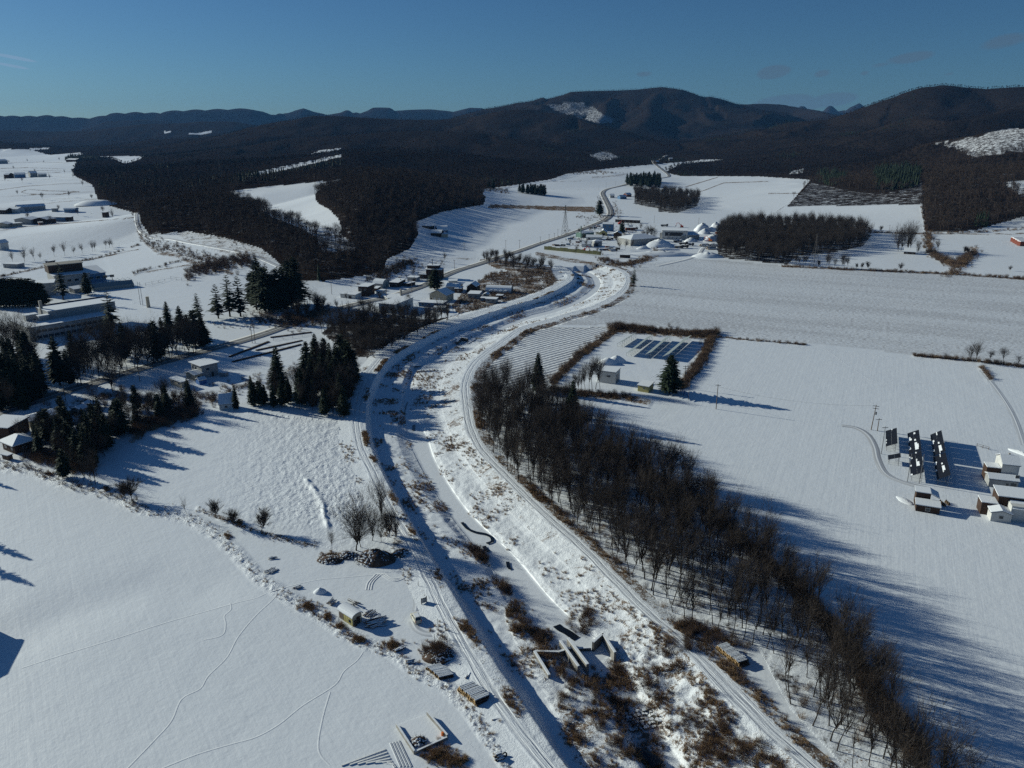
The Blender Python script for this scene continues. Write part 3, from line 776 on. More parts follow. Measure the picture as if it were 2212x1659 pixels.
def bank_material():
    m = bpy.data.materials.new('snowy_banks'); m.use_nodes = True
    t = NT(m); b = t.n['Principled BSDF']
    geo = t.n.new('ShaderNodeNewGeometry'); pos = geo.outputs['Position']
    dr, la, pm_, al = [t.attr(k) for k in ('dry', 'lat', 'path', 'along')]
    g1 = t.noise(pos, .8, 5, .7); g2 = t.noise(pos, 3.4, 4, .75); g3 = t.noise(pos, .10, 3, .6)
    gm = t.math('ADD', t.math('ADD', t.math('MULTIPLY', g1, .45), t.math('MULTIPLY', g2, .55)), t.math('MULTIPLY', t.math('SUBTRACT', g3, .5), .6))
    gt = t.math('SUBTRACT', .76, t.math('MULTIPLY', dr, .40))
    grs = t.math('MULTIPLY', t.ramp(t.math('SUBTRACT', gm, gt), -.02, .06), t.ramp(dr, .02, .12))
    gcol = t.mix(t.noise(pos, .5, 3), (.24, .155, .09), (.10, .072, .055))
    la = t.math('ADD', la, t.math('MULTIPLY', t.math('SUBTRACT', t.noise(t.vec(t.math('MULTIPLY', al, .05), 3.0), 1.0, 2), .5), 1.5))
    ruts = t.noise(t.vec(t.math('MULTIPLY', la, 3.2), t.math('MULTIPLY', al, .14)), 1.0, 3, .6)
    rut2 = t.math('ABSOLUTE', t.math('SUBTRACT', t.math('ABSOLUTE', la), .85))
    groove = t.ramp(rut2, .12, .42, 1.0, 0.0)
    c = t.mix(t.math('MULTIPLY', groove, t.math('MULTIPLY', pm_, .22)), (.76, .785, .81), (.45, .46, .48))
    c = t.mix(grs, c, gcol)
    t.put(b.inputs['Base Color'], c); b.inputs['Roughness'].default_value = .5; b.inputs['Specular IOR Level'].default_value = .55
    h = t.math('ADD', t.math('MULTIPLY', g1, t.math('ADD', .05, t.math('MULTIPLY', dr, .5))), t.math('MULTIPLY', g2, t.math('ADD', .02, t.math('MULTIPLY', dr, .22))))
    h = t.math('ADD', h, t.math('MULTIPLY', pm_, t.math('SUBTRACT', t.math('MULTIPLY', ruts, .30), t.math('MULTIPLY', groove, .08))))
    t.put(b.inputs['Normal'], t.bump(h, 1.0))
    return m


M['bank'] = bank_material()
me = mesh_np('river_banks', CV.reshape(-1, 3), Fc, M['bank'], smooth=True)
fattr(me, 'dry', dryc); fattr(me, 'lat', lat); fattr(me, 'path', pm); fattr(me, 'along', np.broadcast_to(slen[:, None], cx_.shape))
tag(obj('river_banks', me), kind='structure')


# ---- roads and tracks as ribbons on the ground
def smooth_pts(P, step):
    P = [np.array(p, float) for p in P]; out = []
    for i in range(len(P) - 1):
        a = P[max(i - 1, 0)]; b = P[i]; c = P[i + 1]; d = P[min(i + 2, len(P) - 1)]
        k = max(2, int(np.linalg.norm(c - b) / step))
        for j in range(k):
            t = j / k; out.append(.5 * ((2 * b) + (-a + c) * t + (2 * a - 5 * b + 4 * c - d) * t * t + (-a + 3 * b - 3 * c + d) * t ** 3))
    out.append(P[-1]); return np.array(out)


def ribbon(name, pts, width, m, z=.05, prof=None, step=3.0, world=False, zflat=None):
    P = smooth_pts([p if world else G(*p)[:2] for p in pts], step)
    T = np.gradient(P, axis=0); T /= np.linalg.norm(T, axis=1)[:, None] + 1e-9
    N = np.stack([T[:, 1], -T[:, 0]], 1)
    prof = prof or [(-1, -.4), (-.96, 0), (-.5, .02), (0, .05), (.5, .02), (.96, 0), (1, -.4)]
    X = np.stack([P + N * (q[0] * width / 2) for q in prof], 1)
    hz = H(X[..., 0], X[..., 1]) if zflat is None else np.zeros(X.shape[:2]) + zflat
    hz = np.maximum(hz, hz[:, len(prof) // 2:len(prof) // 2 + 1])
    Zz = hz + z + np.array([q[1] for q in prof])[None]
    V = np.concatenate([X, Zz[..., None]], 2)
    n, k = V.shape[:2]; ii = np.arange(n * k).reshape(n, k)
    F = np.stack([ii[:-1, :-1], ii[:-1, 1:], ii[1:, 1:], ii[1:, :-1]], -1).reshape(-1, 4)
    me = mesh_np(name, V.reshape(-1, 3), F, m, smooth=True)
    s = np.concatenate([[0], np.cumsum(np.linalg.norm(np.diff(P, axis=0), axis=1))])
    fattr(me, 'lat', np.broadcast_to(np.array([q[0] * width / 2 for q in prof])[None], (n, k))); fattr(me, 'along', np.broadcast_to(s[:, None], (n, k)))
    return tag(obj(name, me), kind='structure')


def road_material(name, lanes, dark, snowiness):
    m = bpy.data.materials.new(name); m.use_nodes = True
    t = NT(m); b = t.n['Principled BSDF']
    la, al = t.attr('lat'), t.attr('along')
    n = t.noise(t.vec(t.math('MULTIPLY', la, 1.4), t.math('MULTIPLY', al, .03)), 1.0, 3, .6)
    q = None
    for c in lanes:
        d = t.ramp(t.math('ABSOLUTE', t.math('SUBTRACT', la, c)), .35, .85, 1.0, 0.0)
        q = d if q is None else t.math('MAXIMUM', q, d)
    q = t.math('MULTIPLY', q, t.ramp(n, .25, .5))
    c1 = t.mix(n, (.62, .62, .62), (.40, .38, .35)) if snowiness < .8 else t.mix(n, (.80, .82, .84), (.72, .73, .75))
    t.put(b.inputs['Base Color'], t.mix(q, c1, dark)); b.inputs['Roughness'].default_value = .7
    t.put(b.inputs['Normal'], t.bump(t.math('SUBTRACT', t.math('MULTIPLY', n, .1), t.math('MULTIPLY', q, .05)), 1.0))
    return m


M['road'] = road_material('road_surface', (-2.6, -1.1, 1.1, 2.6), (.07, .065, .06), .3)
M['track'] = road_material('track_surface', (-.85, .85), (.42, .43, .45), 1)
M['ruts'] = road_material('rut_snow', (-.8, .8), (.50, .52, .55), 1)
ribbon('main_road', [(-260, 980), (-120, 932), (0, 893), (100, 860), (200, 829), (300, 798), (425, 763), (553, 727), (628, 701), (716, 671), (790, 652), (841, 641), (916, 616), (978, 588), (1041, 568), (1119, 543), (1169, 525), (1231, 505),
                        (1294, 481), (1314, 470), (1319, 458), (1314, 444), (1306, 428), (1302, 416), (1314, 408), (1346, 401), (1380, 394), (1420, 388), (1445, 381), (1432, 373), (1416, 366), (1412, 360), (1440, 354)], 10, M['road'], z=.12)
ribbon('side_road', [(298, 470), (304, 482), (299, 500), (306, 515), (335, 528), (370, 533), (420, 545), (500, 562), (545, 573), (610, 592)], 4, M['track'], z=.1)
ribbon('field_track', [K(3, 2, 640, 222), K(3, 2, 760, 240), K(3, 2, 860, 300), K(3, 2, 920, 400), K(3, 2, 950, 520), K(3, 2, 1020, 640), K(3, 2, 1180, 715), K(3, 2, 1400, 770)], 3, M['track'], z=.03, step=1.5, prof=[(-1, -.1), (-.7, .03), (0, .03), (.7, .03), (1, -.1)])
ribbon('field_track', [(2212, 962), (2190, 900), (2160, 850), (2120, 800)], 2.6, M['ruts'], z=.02, prof=[(-1, -.05), (-.6, .03), (0, .02), (.6, .03), (1, -.05)])
ribbon('yard_track', [(1420, 575), (1500, 555), (1520, 535), (1540, 525)], 4, M['track'], z=.05)
# turning ruts of the parked car, joining the left track
ribbon('yard_track', [K(1, 3, 1350, 390), K(1, 3, 1390, 460), K(1, 3, 1480, 500), K(1, 3, 1600, 495), K(1, 3, 1690, 440), K(1, 3, 1710, 380)], 2.0, M['ruts'], z=.01, step=.8, prof=[(-1, -.05), (-.8, .02), (0, .02), (.8, .02), (1, -.05)])
ribbon('yard_track', [K(1, 3, 1380, 300), K(1, 3, 1390, 220), K(1, 3, 1370, 140)], 2.0, M['ruts'], z=.01, step=.8, prof=[(-1, -.05), (-.8, .02), (0, .02), (.8, .02), (1, -.05)])
for k_ in range(3):
    ribbon('turning_rut', [K(1, 3, 950 + 22 * k_, 120), K(1, 3, 965 + 22 * k_, 60), K(1, 3, 1010 + 22 * k_, 10), K(1, 2, 1060 + 26 * k_, 1500), K(1, 2, 1200, 1565 - 12 * k_), K(1, 2, 1390, 1480 + 8 * k_)], .5, M['snow'], z=.02,
           prof=[(-1, -.1), (-.6, .05), (0, -.02), (.6, .05), (1, -.1)], step=.6)
# animal and foot trails over the snow
for pts in ([K(0, 3, 1080, 1680), K(0, 3, 1330, 1420), K(0, 3, 1480, 1250), K(0, 3, 1570, 1060), K(0, 3, 1730, 970), K(0, 3, 1800, 860), K(0, 3, 1960, 700), K(0, 3, 2060, 520), K(0, 3, 2212, 340), K(1, 3, 150, 200), K(1, 3, 190, 140)],
            [K(0, 3, 1400, 1659), K(0, 3, 1700, 1540), K(0, 3, 2000, 1450), K(1, 3, 0, 1390), K(1, 3, 200, 1280), K(1, 3, 400, 1120), K(1, 3, 680, 940), K(1, 3, 760, 820), K(1, 3, 880, 720), K(1, 3, 950, 610)],
            [K(0, 3, 190, 790), K(0, 3, 500, 690), K(0, 3, 1000, 540), K(0, 3, 1500, 380), K(0, 3, 2000, 240), K(0, 3, 2212, 190), K(1, 3, 150, 130), K(1, 3, 500, 40), K(1, 2, 800, 1530), K(1, 2, 1010, 1510)],
            [K(0, 3, 1990, 230), K(0, 3, 1995, 290), K(0, 3, 1940, 340), K(0, 3, 1950, 420), K(0, 3, 1920, 510), K(0, 3, 1760, 550)],
            [K(1, 3, 640, 1640), K(1, 3, 540, 1500), K(1, 3, 570, 1250), K(1, 3, 640, 1000)],
            [K(2, 1, 1180, 1200), K(2, 1, 1300, 1130)],
            [K(3, 1, 500, 940), K(3, 1, 760, 1130), K(3, 1, 1000, 1240), K(3, 1, 1400, 1230)]):
    ribbon('snow_trail', pts, .42, M['snow'], z=.0, prof=[(-1, -.1), (-.65, .02), (0, -.03), (.65, .02), (1, -.1)], step=.7)

# ---- open water and ice in the channel
for k_, pts in enumerate(([K(1, 2, 1780, 1060), K(1, 2, 1830, 1115), K(1, 2, 1900, 1145), K(1, 2, 1980, 1160), K(1, 2, 2035, 1190), K(1, 2, 2040, 1225), K(1, 2, 1990, 1242)],
                          [K(1, 2, 1970, 1265), K(1, 2, 1985, 1290), K(1, 2, 2010, 1312)], [K(1, 2, 2175, 1400), K(1, 2, 2180, 1440), K(1, 2, 2200, 1465)],
                          [K(2, 3, 385, 430), K(2, 3, 420, 460), K(2, 3, 470, 485), K(2, 3, 520, 520), K(2, 3, 562, 548)],
                          [K(2, 3, 1160, 1360), K(2, 3, 1150, 1410)], [K(2, 3, 1085, 1520), K(2, 3, 1180, 1560), K(2, 3, 1260, 1640)],
                          [K(1, 1, 1290, 1600), K(1, 1, 1285, 1480), K(1, 1, 1310, 1400)], [K(1, 1, 1350, 1270), K(1, 1, 1375, 1255)],
                          [K(1, 1, 1360, 1650), K(1, 1, 1365, 1600)])):
    wpts = [G(p[0], p[1], -3.5)[:2] for p in pts]
    o = ribbon('open_water', wpts, [.9, 1.1, .9, 1.9, 1.3, 2.2, .4, .9, 1.0][k_], M['water'], z=-3.36, prof=[(-1, 0), (-.7, .01), (0, .01), (.7, .01), (1, 0)], step=.8, world=True, zflat=0.0)
# ================================================================== HAZE
hz = MB().box(-13500, -400, -12, 13500, 12800, 560)
hm = bpy.data.materials.new('haze'); hm.use_nodes = True
hm.node_tree.nodes.remove(hm.node_tree.nodes['Principled BSDF'])
pv = hm.node_tree.nodes.new('ShaderNodeVolumePrincipled'); pv.inputs['Density'].default_value = .000022
pv.inputs['Color'].default_value = (.18, .48, 1.0, 1); pv.inputs['Anisotropy'].default_value = 0.0
hm.node_tree.links.new(pv.outputs[0], hm.node_tree.nodes['Material Output'].inputs['Volume'])
tag(hz.build('haze', hm), kind='stuff')


# ================================================================== VEGETATION
def tubes_np(segs, sides):
    """segs: n x 8 (p0, r0, p1, r1) -> V, F (quads)"""
    S = np.asarray(segs, float); n = len(S)
    p0 = S[:, 0:3]; r0 = S[:, 3]; p1 = S[:, 4:7]; r1 = S[:, 7]
    d = p1 - p0; d /= np.linalg.norm(d, axis=1)[:, None] + 1e-9
    up = np.where(np.abs(d[:, 2:3]) > .9, np.array([[1., 0, 0]]), np.array([[0., 0, 1.]]))
    a = np.cross(d, up); a /= np.linalg.norm(a, axis=1)[:, None]; b = np.cross(d, a)
    th = np.arange(sides) * 2 * np.pi / sides
    ring = a[:, None] * np.cos(th)[None, :, None] + b[:, None] * np.sin(th)[None, :, None]
    V = np.concatenate([p0[:, None] + ring * r0[:, None, None], p1[:, None] + ring * r1[:, None, None]], 1)
    base = (np.arange(n) * 2 * sides)[:, None]
    i = np.arange(sides); j = (i + 1) % sides
    F = np.stack([base + i, base + j, base + sides + j, base + sides + i], -1).reshape(-1, 4)
    return V.reshape(-1, 3), F


def tri_twigs(p0, p1, w):
    """thin triangles standing for fine twigs (each a tapering blade)"""
    d = p1 - p0; rnd = rng.normal(size=d.shape); a = np.cross(d, rnd); a /= np.linalg.norm(a, axis=1)[:, None] + 1e-9
    n = len(p0)
    V = np.stack([p0 - a * w[:, None] / 2, p0 + a * w[:, None] / 2, p1], 1).reshape(-1, 3)
    return V, np.arange(3 * n).reshape(n, 3)


def bare_tree(seed, h=15.0, spread=.42, vase=.5, levels=4, trunk_r=.2, fork=.3, twigw=.05, dens=1.0, droop=0.0):
    """-> (trunk mesh, crown mesh): tapering trunk, ascending limbs, fine twigs"""
    rs = np.random.default_rng(seed)
    trunk = []; limbs = []; tw0 = []; tw1 = []; tww = []
    def grow(p, d, L, r, lev):
        nseg = 3 if lev < 3 else 2
        pts = [p]
        q = p.copy(); dd = d.copy()
        for i in range(nseg):
            dd = dd + rs.normal(0, .10 + .04 * lev, 3) + np.array([0, 0, .10 if lev else .0]) - np.array([0, 0, droop * lev * .05]); dd /= np.linalg.norm(dd)
            q2 = q + dd * L / nseg
            ra = r * (1 - .55 * i / nseg); rb = r * (1 - .55 * (i + 1) / nseg)
            (trunk if lev == 0 else limbs).append([*q, ra, *q2, rb]); q = q2; pts.append(q)
            if lev >= 1:
                kids = int(rs.poisson((1.45 if lev >= 2 else 1.6) * dens))
                if lev + 1 <= levels:
                    for _ in range(kids): side(q - dd * rs.uniform(0, .9) * L / nseg, dd, L, rb, lev)
        if lev < levels:
            for _ in range(2 if lev else 1): side(q, dd, L * 1.1, r * .5, lev, .5)
        return q
    def side(p, d, L, r, lev, s=1.0):
        a = rs.normal(0, 1, 3); a -= a.dot(d) * d; a /= np.linalg.norm(a) + 1e-9
        sp = rs.uniform(.45, .95) * s * (1.0 if lev else vase + .3)
        nd = d + a * sp; nd[2] += .12; nd /= np.linalg.norm(nd)
        LL = L * rs.uniform(.5, .75)
        if lev + 1 >= levels:
            k = 1
            for _ in range(k):
                e = nd + rs.normal(0, .35, 3); e /= np.linalg.norm(e)
                o = p + nd * rs.uniform(0, .5) * LL
                tw0.append(o); tw1.append(o + e * LL * rs.uniform(.6, 1.15)); tww.append(twigw * rs.uniform(.7, 1.3))
            tw0.append(p); tw1.append(p + nd * LL); tww.append(twigw * 1.3)
        else:
            grow(p, nd, LL, max(r * .62, .026), lev + 1)
    th = h * fork
    top = grow(np.zeros(3) - np.array([0, 0, .3]), np.array([0, 0, 1.]), th + .3, trunk_r, 0)
    n = rs.integers(4, 7)
    for i in range(n):
        a = 2 * np.pi * (i + rs.uniform(-.3, .3)) / n
        lean = spread * rs.uniform(.5, 1.2)
        d = np.array([math.cos(a) * lean, math.sin(a) * lean, 1.0]); d /= np.linalg.norm(d)
        grow(top - np.array([0, 0, rs.uniform(0, th * .35)]), d, (h - th) * rs.uniform(.5, .62), trunk_r * .55, 1)
    grow(top, np.array([0, 0, 1.]), (h - th) * .62, trunk_r * .6, 1)
    tv, tf = tubes_np(trunk + [l for l in limbs if l[3] > .045], 5)
    tm = mesh_np('trunk', tv, tf, M['bark'], smooth=True)
    small = [l for l in limbs if l[3] <= .045]
    cv, cf = tubes_np(small if small else limbs[:1], 3)
    t0 = np.array(tw0); t1 = np.array(tw1)
    v2, f2 = tri_twigs(t0, t1, np.array(tww) * (.55 if levels > 3 else .62))
    # quads -> tris
    cf = np.concatenate([cf[:, [0, 1, 2]], cf[:, [0, 2, 3]]])
    V = np.concatenate([cv, v2]); F = np.concatenate([cf, f2 + len(cv)])
    zmax = max(V[:, 2].max(), tv[:, 2].max()); s = h / zmax
    cm = mesh_np('crown', V * s, F, M['twig'])
    co = np.empty(len(tm.vertices) * 3, np.float32); tm.vertices.foreach_get('co', co); tm.vertices.foreach_set('co', co * s); tm.update()
    return tm, cm


def conifer(seed, h=15.0, w=3.2, base=.12, sparse=1.0, irregular=.25, blunt=False):
    rs = np.random.default_rng(seed)
    tv, tf = tubes_np([[0, 0, -.3, h * .014 + .05, 0, 0, h * .97, .02]], 6)
    tm = mesh_np('trunk', tv, tf, M['bark'], smooth=True)
    V = []; F = []
    z = h * base; k = 0
    while z < h * .985:
        f = (z / h - base) / (1 - base)
        prof = (1 - f) ** (.45 if blunt else .72) * min(1, .55 + 3 * f)
        nb = int(rs.integers(6, 9) * sparse + 1)
        a0 = rs.uniform(0, 6.28)
        for b in range(nb):
            a = a0 + 6.283 * (b + rs.uniform(-.3, .3)) / nb
            L = w * prof * rs.uniform(1 - irregular, 1 + irregular * .6) + .12
            dz = -.22 * L if f < .7 else .25 * L
            zz = z + rs.uniform(-.25, .25)
            c, s = math.cos(a), math.sin(a)
            wid = .30 * L + .12
            # a drooping spray: centre rib with side needles as ragged triangles
            P = []
            for t in (0, .35, .7, 1.0):
                P.append(np.array([c * L * t, s * L * t, zz + dz * t * t - .05 * L * t]))
            side_ = np.array([-s, c, 0.])
            n0 = len(V)
            for t, p in zip((0, .35, .7, 1.0), P):
                ww = wid * (math.sin(math.pi * min(t + .15, 1)) * .9 + .1) * rs.uniform(.7, 1.2)
                V += [p + side_ * ww + np.array([0, 0, -.25 * ww]), p + np.array([0, 0, .06]), p - side_ * ww + np.array([0, 0, -.25 * ww])]
            for i in range(3):
                q = n0 + 3 * i
                F += [(q, q + 1, q + 4), (q, q + 4, q + 3) if rs.uniform() > .3 else (q, q + 1, q + 3), (q + 1, q + 2, q + 5), (q + 1, q + 5, q + 4)]
            for _ in range(3):   # hanging tufts, ragged tips
                t = rs.uniform(.3, 1); p = P[0] * (1 - t) + P[3] * t; p[2] = zz + dz * t * t
                e = side_ * rs.uniform(-1, 1) * wid * 1.5 + np.array([c, s, 0]) * rs.uniform(0, .5) * wid + np.array([0, 0, -rs.uniform(.1, .5)])
                n1 = len(V); V += [p, p + e, p + e * .4 + np.array([0, 0, .18])]; F.append((n1, n1 + 1, n1 + 2))
        z += rs.uniform(.30, .48) * (1.0 if sparse >= 1 else 1.6) * (h / 13)
        k += 1
    cm = mesh_np('crown', np.array(V), np.array(F), M['needle'])
    return tm, cm


def pine_layered(seed, h=20, w=4.0):
    return conifer(seed, h, w, base=.16, sparse=.62, irregular=.45)


def shrub_mesh(seed, h=1.6, w=1.3, n=70, m=None, wid=.05):
    rs = np.random.default_rng(seed)
    a = rs.uniform(0, 6.28, n); r_ = rs.uniform(0, .35, n) * w
    p0 = np.stack([np.cos(a) * r_, np.sin(a) * r_, np.full(n, -.1)], 1)
    e = rs.normal(0, 1, (n, 3)); e[:, 2] = 0
    p1 = p0 + np.stack([np.cos(a), np.sin(a), np.zeros(n)], 1) * rs.uniform(.1, .8, n)[:, None] * w + e * .15 * w
    p1[:, 2] = rs.uniform(.55, 1.0, n) * h
    V, F = tri_twigs(p0, p1, np.full(n, wid) * rs.uniform(.6, 1.4, n))
    mid = p0 * .45 + p1 * .55
    q1 = mid + rs.normal(0, .28, (n, 3)) * w; q1[:, 2] = np.clip(mid[:, 2] + rs.uniform(.0, .5, n) * h, .05, h)
    V2, F2 = tri_twigs(mid, q1, np.full(n, wid * .8))
    return mesh_np('twigs', np.concatenate([V, V2]), np.concatenate([F, F2 + len(V)]), m or M['shrub'])


BARE = [bare_tree(11, 15, .42, .5, 4, .24, .38), bare_tree(12, 16, .34, .4, 4, .22, .46), bare_tree(13, 14, .55, .6, 4, .26, .28), bare_tree(14, 17, .30, .4, 4, .21, .52),
        bare_tree(15, 15, .48, .5, 4, .2, .28), bare_tree(16, 13, .38, .4, 3, .14, .35, twigw=.06, dens=1.3)]
POLE = [bare_tree(21, 12, .22, .3, 3, .12, .55, twigw=.045, dens=1.0), bare_tree(22, 13, .26, .3, 3, .13, .5, twigw=.045, dens=.9), bare_tree(23, 11, .3, .35, 3, .09, .42, twigw=.045, dens=1.2)]
FOREST = [bare_tree(101, 17, .20, .3, 3, .15, .55, twigw=.05, dens=.8), bare_tree(102, 18, .24, .3, 3, .17, .48, twigw=.05, dens=.9), bare_tree(103, 16, .16, .25, 3, .13, .6, twigw=.05, dens=.8), bare_tree(104, 18, .3, .4, 3, .19, .42, twigw=.05, dens=.9)]
SMALL = [bare_tree(31, 5, .55, .6, 3, .09, .25, twigw=.06, dens=1.7), bare_tree(32, 5, .45, .5, 3, .08, .3, twigw=.06, dens=1.6)]
ELM = [bare_tree(41, 17, .36, .5, 4, .27, .2, twigw=.075, dens=1.1), bare_tree(42, 17, .5, .6, 4, .30, .16, twigw=.075, dens=1.15)]
CONI = [conifer(51, 15, 3.7), conifer(52, 15, 3.1, .06), conifer(53, 15, 4.4, .12, 1, .35), conifer(54, 15, 3.6, .12, 1, .4, blunt=True)]
PINE = [pine_layered(61, 20, 4.6), pine_layered(62, 20, 4.0)]
print('tree_tris', [len(a.polygons) * 2 + len(b.polygons) for a, b in BARE + POLE + FOREST + SMALL + ELM + CONI + PINE])

HS = dict(forest=[17, 18, 16, 18], bare=[15, 16, 14, 17, 15, 13], pole=[12, 13, 11], small=[5, 5], elm=[17, 17], coni=[15] * 4, pine=[20, 20])
PR = dict(forest=FOREST, bare=BARE, pole=POLE, small=SMALL, elm=ELM, coni=CONI, pine=PINE)
TREES = []            # every tree placed: dict


def tree(kind, x, y, h, label=None, group=None, cat='tree', idx=None, z=None, name=None, keep=False):
    k = idx if idx is not None else int(rng.integers(0, len(PR[kind])))
    TREES.append(dict(kind=kind, k=k, x=x, y=y, h=h, z=H1(x, y) if z is None else z, label=label, group=group, cat=cat, name=name, keep=keep, rz=rng.uniform(0, 6.28)))


def tree_px(kind, base, top_y, label, group=None, idx=None, cat='tree', wide=1.0, name=None):
    """base in sketch units, top_y the sketch y of the tip"""
    p = G(base[0], base[1], 0)
    h = px2m(p, base[1] - top_y) * (1.1 if kind in ('coni', 'pine') else 1.22)
    tree(kind, p.x, p.y, h, label, group, cat, idx, keep=True, name=name)
    TREES[-1]['wide'] = wide * (1.35 if kind == 'pine' else 1.2 if kind == 'coni' else 1.0)


def scatter(poly, spacing, jitter=.8, test=None):
    """points in the world inside an outline given in sketch units"""
    P = np.array(poly, float); c = [G(max(min(u, 3000), -900), max(v, 330)) for u, v in poly]
    xs = [p.x for p in c]; ys = [p.y for p in c]
    X, Y = np.meshgrid(np.arange(min(xs) - 20, max(xs) + 20, spacing), np.arange(min(ys) - 20, max(ys) + 60, spacing))
    X = X.ravel() + rng.uniform(-.5, .5, X.size) * spacing * jitter; Y = Y.ravel() + rng.uniform(-.5, .5, Y.size) * spacing * jitter
    Zg = H(X, Y); u, v = proj(X, Y, Zg)
    m = inpoly(np.nan_to_num(u, nan=-9999), np.nan_to_num(v, nan=-9999), poly)
    return X[m], Y[m], Zg[m], u[m], v[m]


# the strip of wood along the right track
X, Y, Zz, U, V_ = scatter(W_STRIP, 3.6)
holes = [(1535, 1300, 38, 26), (1700, 1455, 30, 22), (1420, 1225, 22, 16)]
for x, y, z, u, v in zip(X, Y, Zz, U, V_):
    if any(((u - a) / c) ** 2 + ((v - b) / d) ** 2 < 1 for a, b, c, d in holes) and rng.uniform() < .8: continue
    near_edge = rng.uniform()
    kd = rng.choice(['bare', 'forest', 'pole'], p=[.30, .50, .20])
    tree(kd, x, y, rng.uniform(14, 19) if kd != 'pole' else rng.uniform(10, 15), 'bare deciduous tree in the long dense strip of wood beside the right track', 'trees of the strip of wood by the right track', z=z)
for (px, py, ty, ix) in ((1162, 845, 768, 1), (1236, 915, 828, 1), (1228, 925, 862, 0)):
    tree_px('coni', (px, py), ty, {768: 'dark pointed spruce rising from the far tip of the strip of wood', 828: 'tall dark spruce at the field side of the strip of wood', 862: 'lower dark spruce leaning against the tall one in the strip of wood'}[ty], idx=ix)
tree_px('bare', (1722, 1340), 1230, 'spindly forked tree standing clear of the wood on the open field side', idx=3)
# grove between the road and the left track
X, Y, Zz, U, V_ = scatter(W_GROVE, 4.4)
for x, y, z in zip(X, Y, Zz): tree('bare' if rng.uniform() < .7 else 'pole', x, y, rng.uniform(10, 14), 'bare tree in the grove between the road and the left track', 'trees of the grove by the left track', z=z)
# dark mixed grove below it
for poly, kd, sp, hh in (([(500, 884), (560, 884), (632, 888), (640, 850), (600, 846), (560, 856)], 'coni', 5.0, (9, 13)),
                         ([(632, 890), (690, 897), (752, 903), (764, 850), (768, 812), (720, 800), (660, 810), (640, 850)], 'coni', 4.8, (13, 18)),
                         ([(690, 880), (755, 898), (768, 850), (770, 806), (720, 796), (690, 830)], 'bare', 6, (13, 17))):
    X, Y, Zz, U, V_ = scatter(poly, sp)
    for x, y, z in zip(X, Y, Zz):
        k2 = kd if rng.uniform() < .68 else 'bare'
        tree(k2, x, y, rng.uniform(hh[0] * .7, hh[1] * 1.05), ('dark spruce' if k2 == 'coni' else 'bare tree') + ' in the dense dark grove above the lumpy field', 'trees of the dark grove above the lumpy field', z=z)
tree_px('coni', (603, 850), 756, 'slim spruce with a bare spire, left of the dark grove', idx=1)
# pines by the road
for (bx, by, ty, lab, ix) in ((472, 688, 622, 'layered pine left of the tallest pair by the snowy lawn', 0), (497, 684, 602, 'tallest layered pine of the pair by the snowy lawn', 1), (520, 684, 606, 'wide layered pine with a bare trunk by the snowy lawn', 0),
                               (430, 692, 638, 'lone layered pine between the school and the tall pair', 1), (366, 720, 658, 'pointed conifer at the right end of the school', None), (393, 728, 668, 'second conifer from the right end of the school', None),
                               (424, 742, 676, 'dense conifer nearest the road below the school', None), (440, 748, 690, 'low dark conifer at the road edge below the school', None)):
    tree_px('pine' if 'layered' in lab else 'coni', (bx, by), ty, lab, idx=ix)
for i in range(15):
    f = i / 14; bx = 548 + 92 * f; by = 660 + 10 * math.sin(f * 3) + rng.uniform(-8, 8)
    tree_px('pine' if i % 2 else 'coni', (bx, by), by - rng.uniform(62, 92), 'tall dark conifer in the clump between the snowy lawn and the road', group='clump of tall conifers above the road')
for (bx, by, ty) in ((640, 690, 650), (665, 688, 652), (690, 682, 640), (625, 700, 668), (700, 665, 640)):
    tree_px('small', (bx, by), ty, 'leafless bush beside the clump of tall conifers', 'leafless bushes by the clump of tall conifers', cat='bush')
for poly, sp, mix, lab, g, hh in (([(40, 960), (130, 925), (240, 925), (264, 945), (205, 1040), (130, 1005)], 4.6, .5, 'in the thick clump of trees by the lower left houses', 'clump of trees by the lower left houses', (9, 14)),
                                  ([(150, 800), (260, 765), (445, 742), (425, 772), (300, 800), (170, 840)], 5.2, .12, 'in the open wood between the school and the road', 'open wood before the school', (15, 20)),
                                  ([(-20, 800), (60, 780), (110, 840), (120, 850), (80, 885), (-20, 895)], 5.6, .6, 'in the dark wood at the left end of the road', 'dark wood at the left end of the road', (12, 17)),
                                  ([(250, 880), (420, 870), (425, 892), (330, 915), (262, 935)], 5.5, .2, 'on the bank below the road', 'trees on the bank below the road', (7, 12))):
    X, Y, Zz, U, V_ = scatter(poly, sp)
    for x, y, z in zip(X, Y, Zz):
        c_ = rng.uniform() < mix; tree('coni' if c_ else 'bare', x, y, rng.uniform(*hh), ('dark spruce ' if c_ else 'bare tree ') + lab, g, z=z)
for (bx, by) in ((20, 352), (60, 350), (95, 354), (130, 350), (30, 366), (75, 372), (140, 376), (12, 398), (50, 404), (110, 396), (160, 398), (180, 412), (40, 428), (95, 440), (150, 436), (200, 446), (130, 462), (170, 470), (225, 468), (60, 478), (245, 474), (110, 484)):
    p = G(bx, by); tree('bare', p.x, p.y, rng.uniform(9, 15), 'small distant bare tree among the farms of the far left plain', 'distant bare trees of the far left plain')
# trees beyond the left frame edge whose shadows reach over the snow
for tip, hh, lab in (((72, 1212), 14, 'spruce beyond the left frame edge casting the upper pointed shadow'), ((78, 1268), 15, 'spruce beyond the left frame edge casting the lower pointed shadow'), ((40, 1060), 9, 'spruce beyond the left frame edge near the ditch line')):
    p = G(*tip); q = p + Vector((-.898, .44, 0)) * hh * 2.87; tree('coni', q.x, q.y, hh, lab, idx=0, keep=True); TREES[-1]['off'] = True
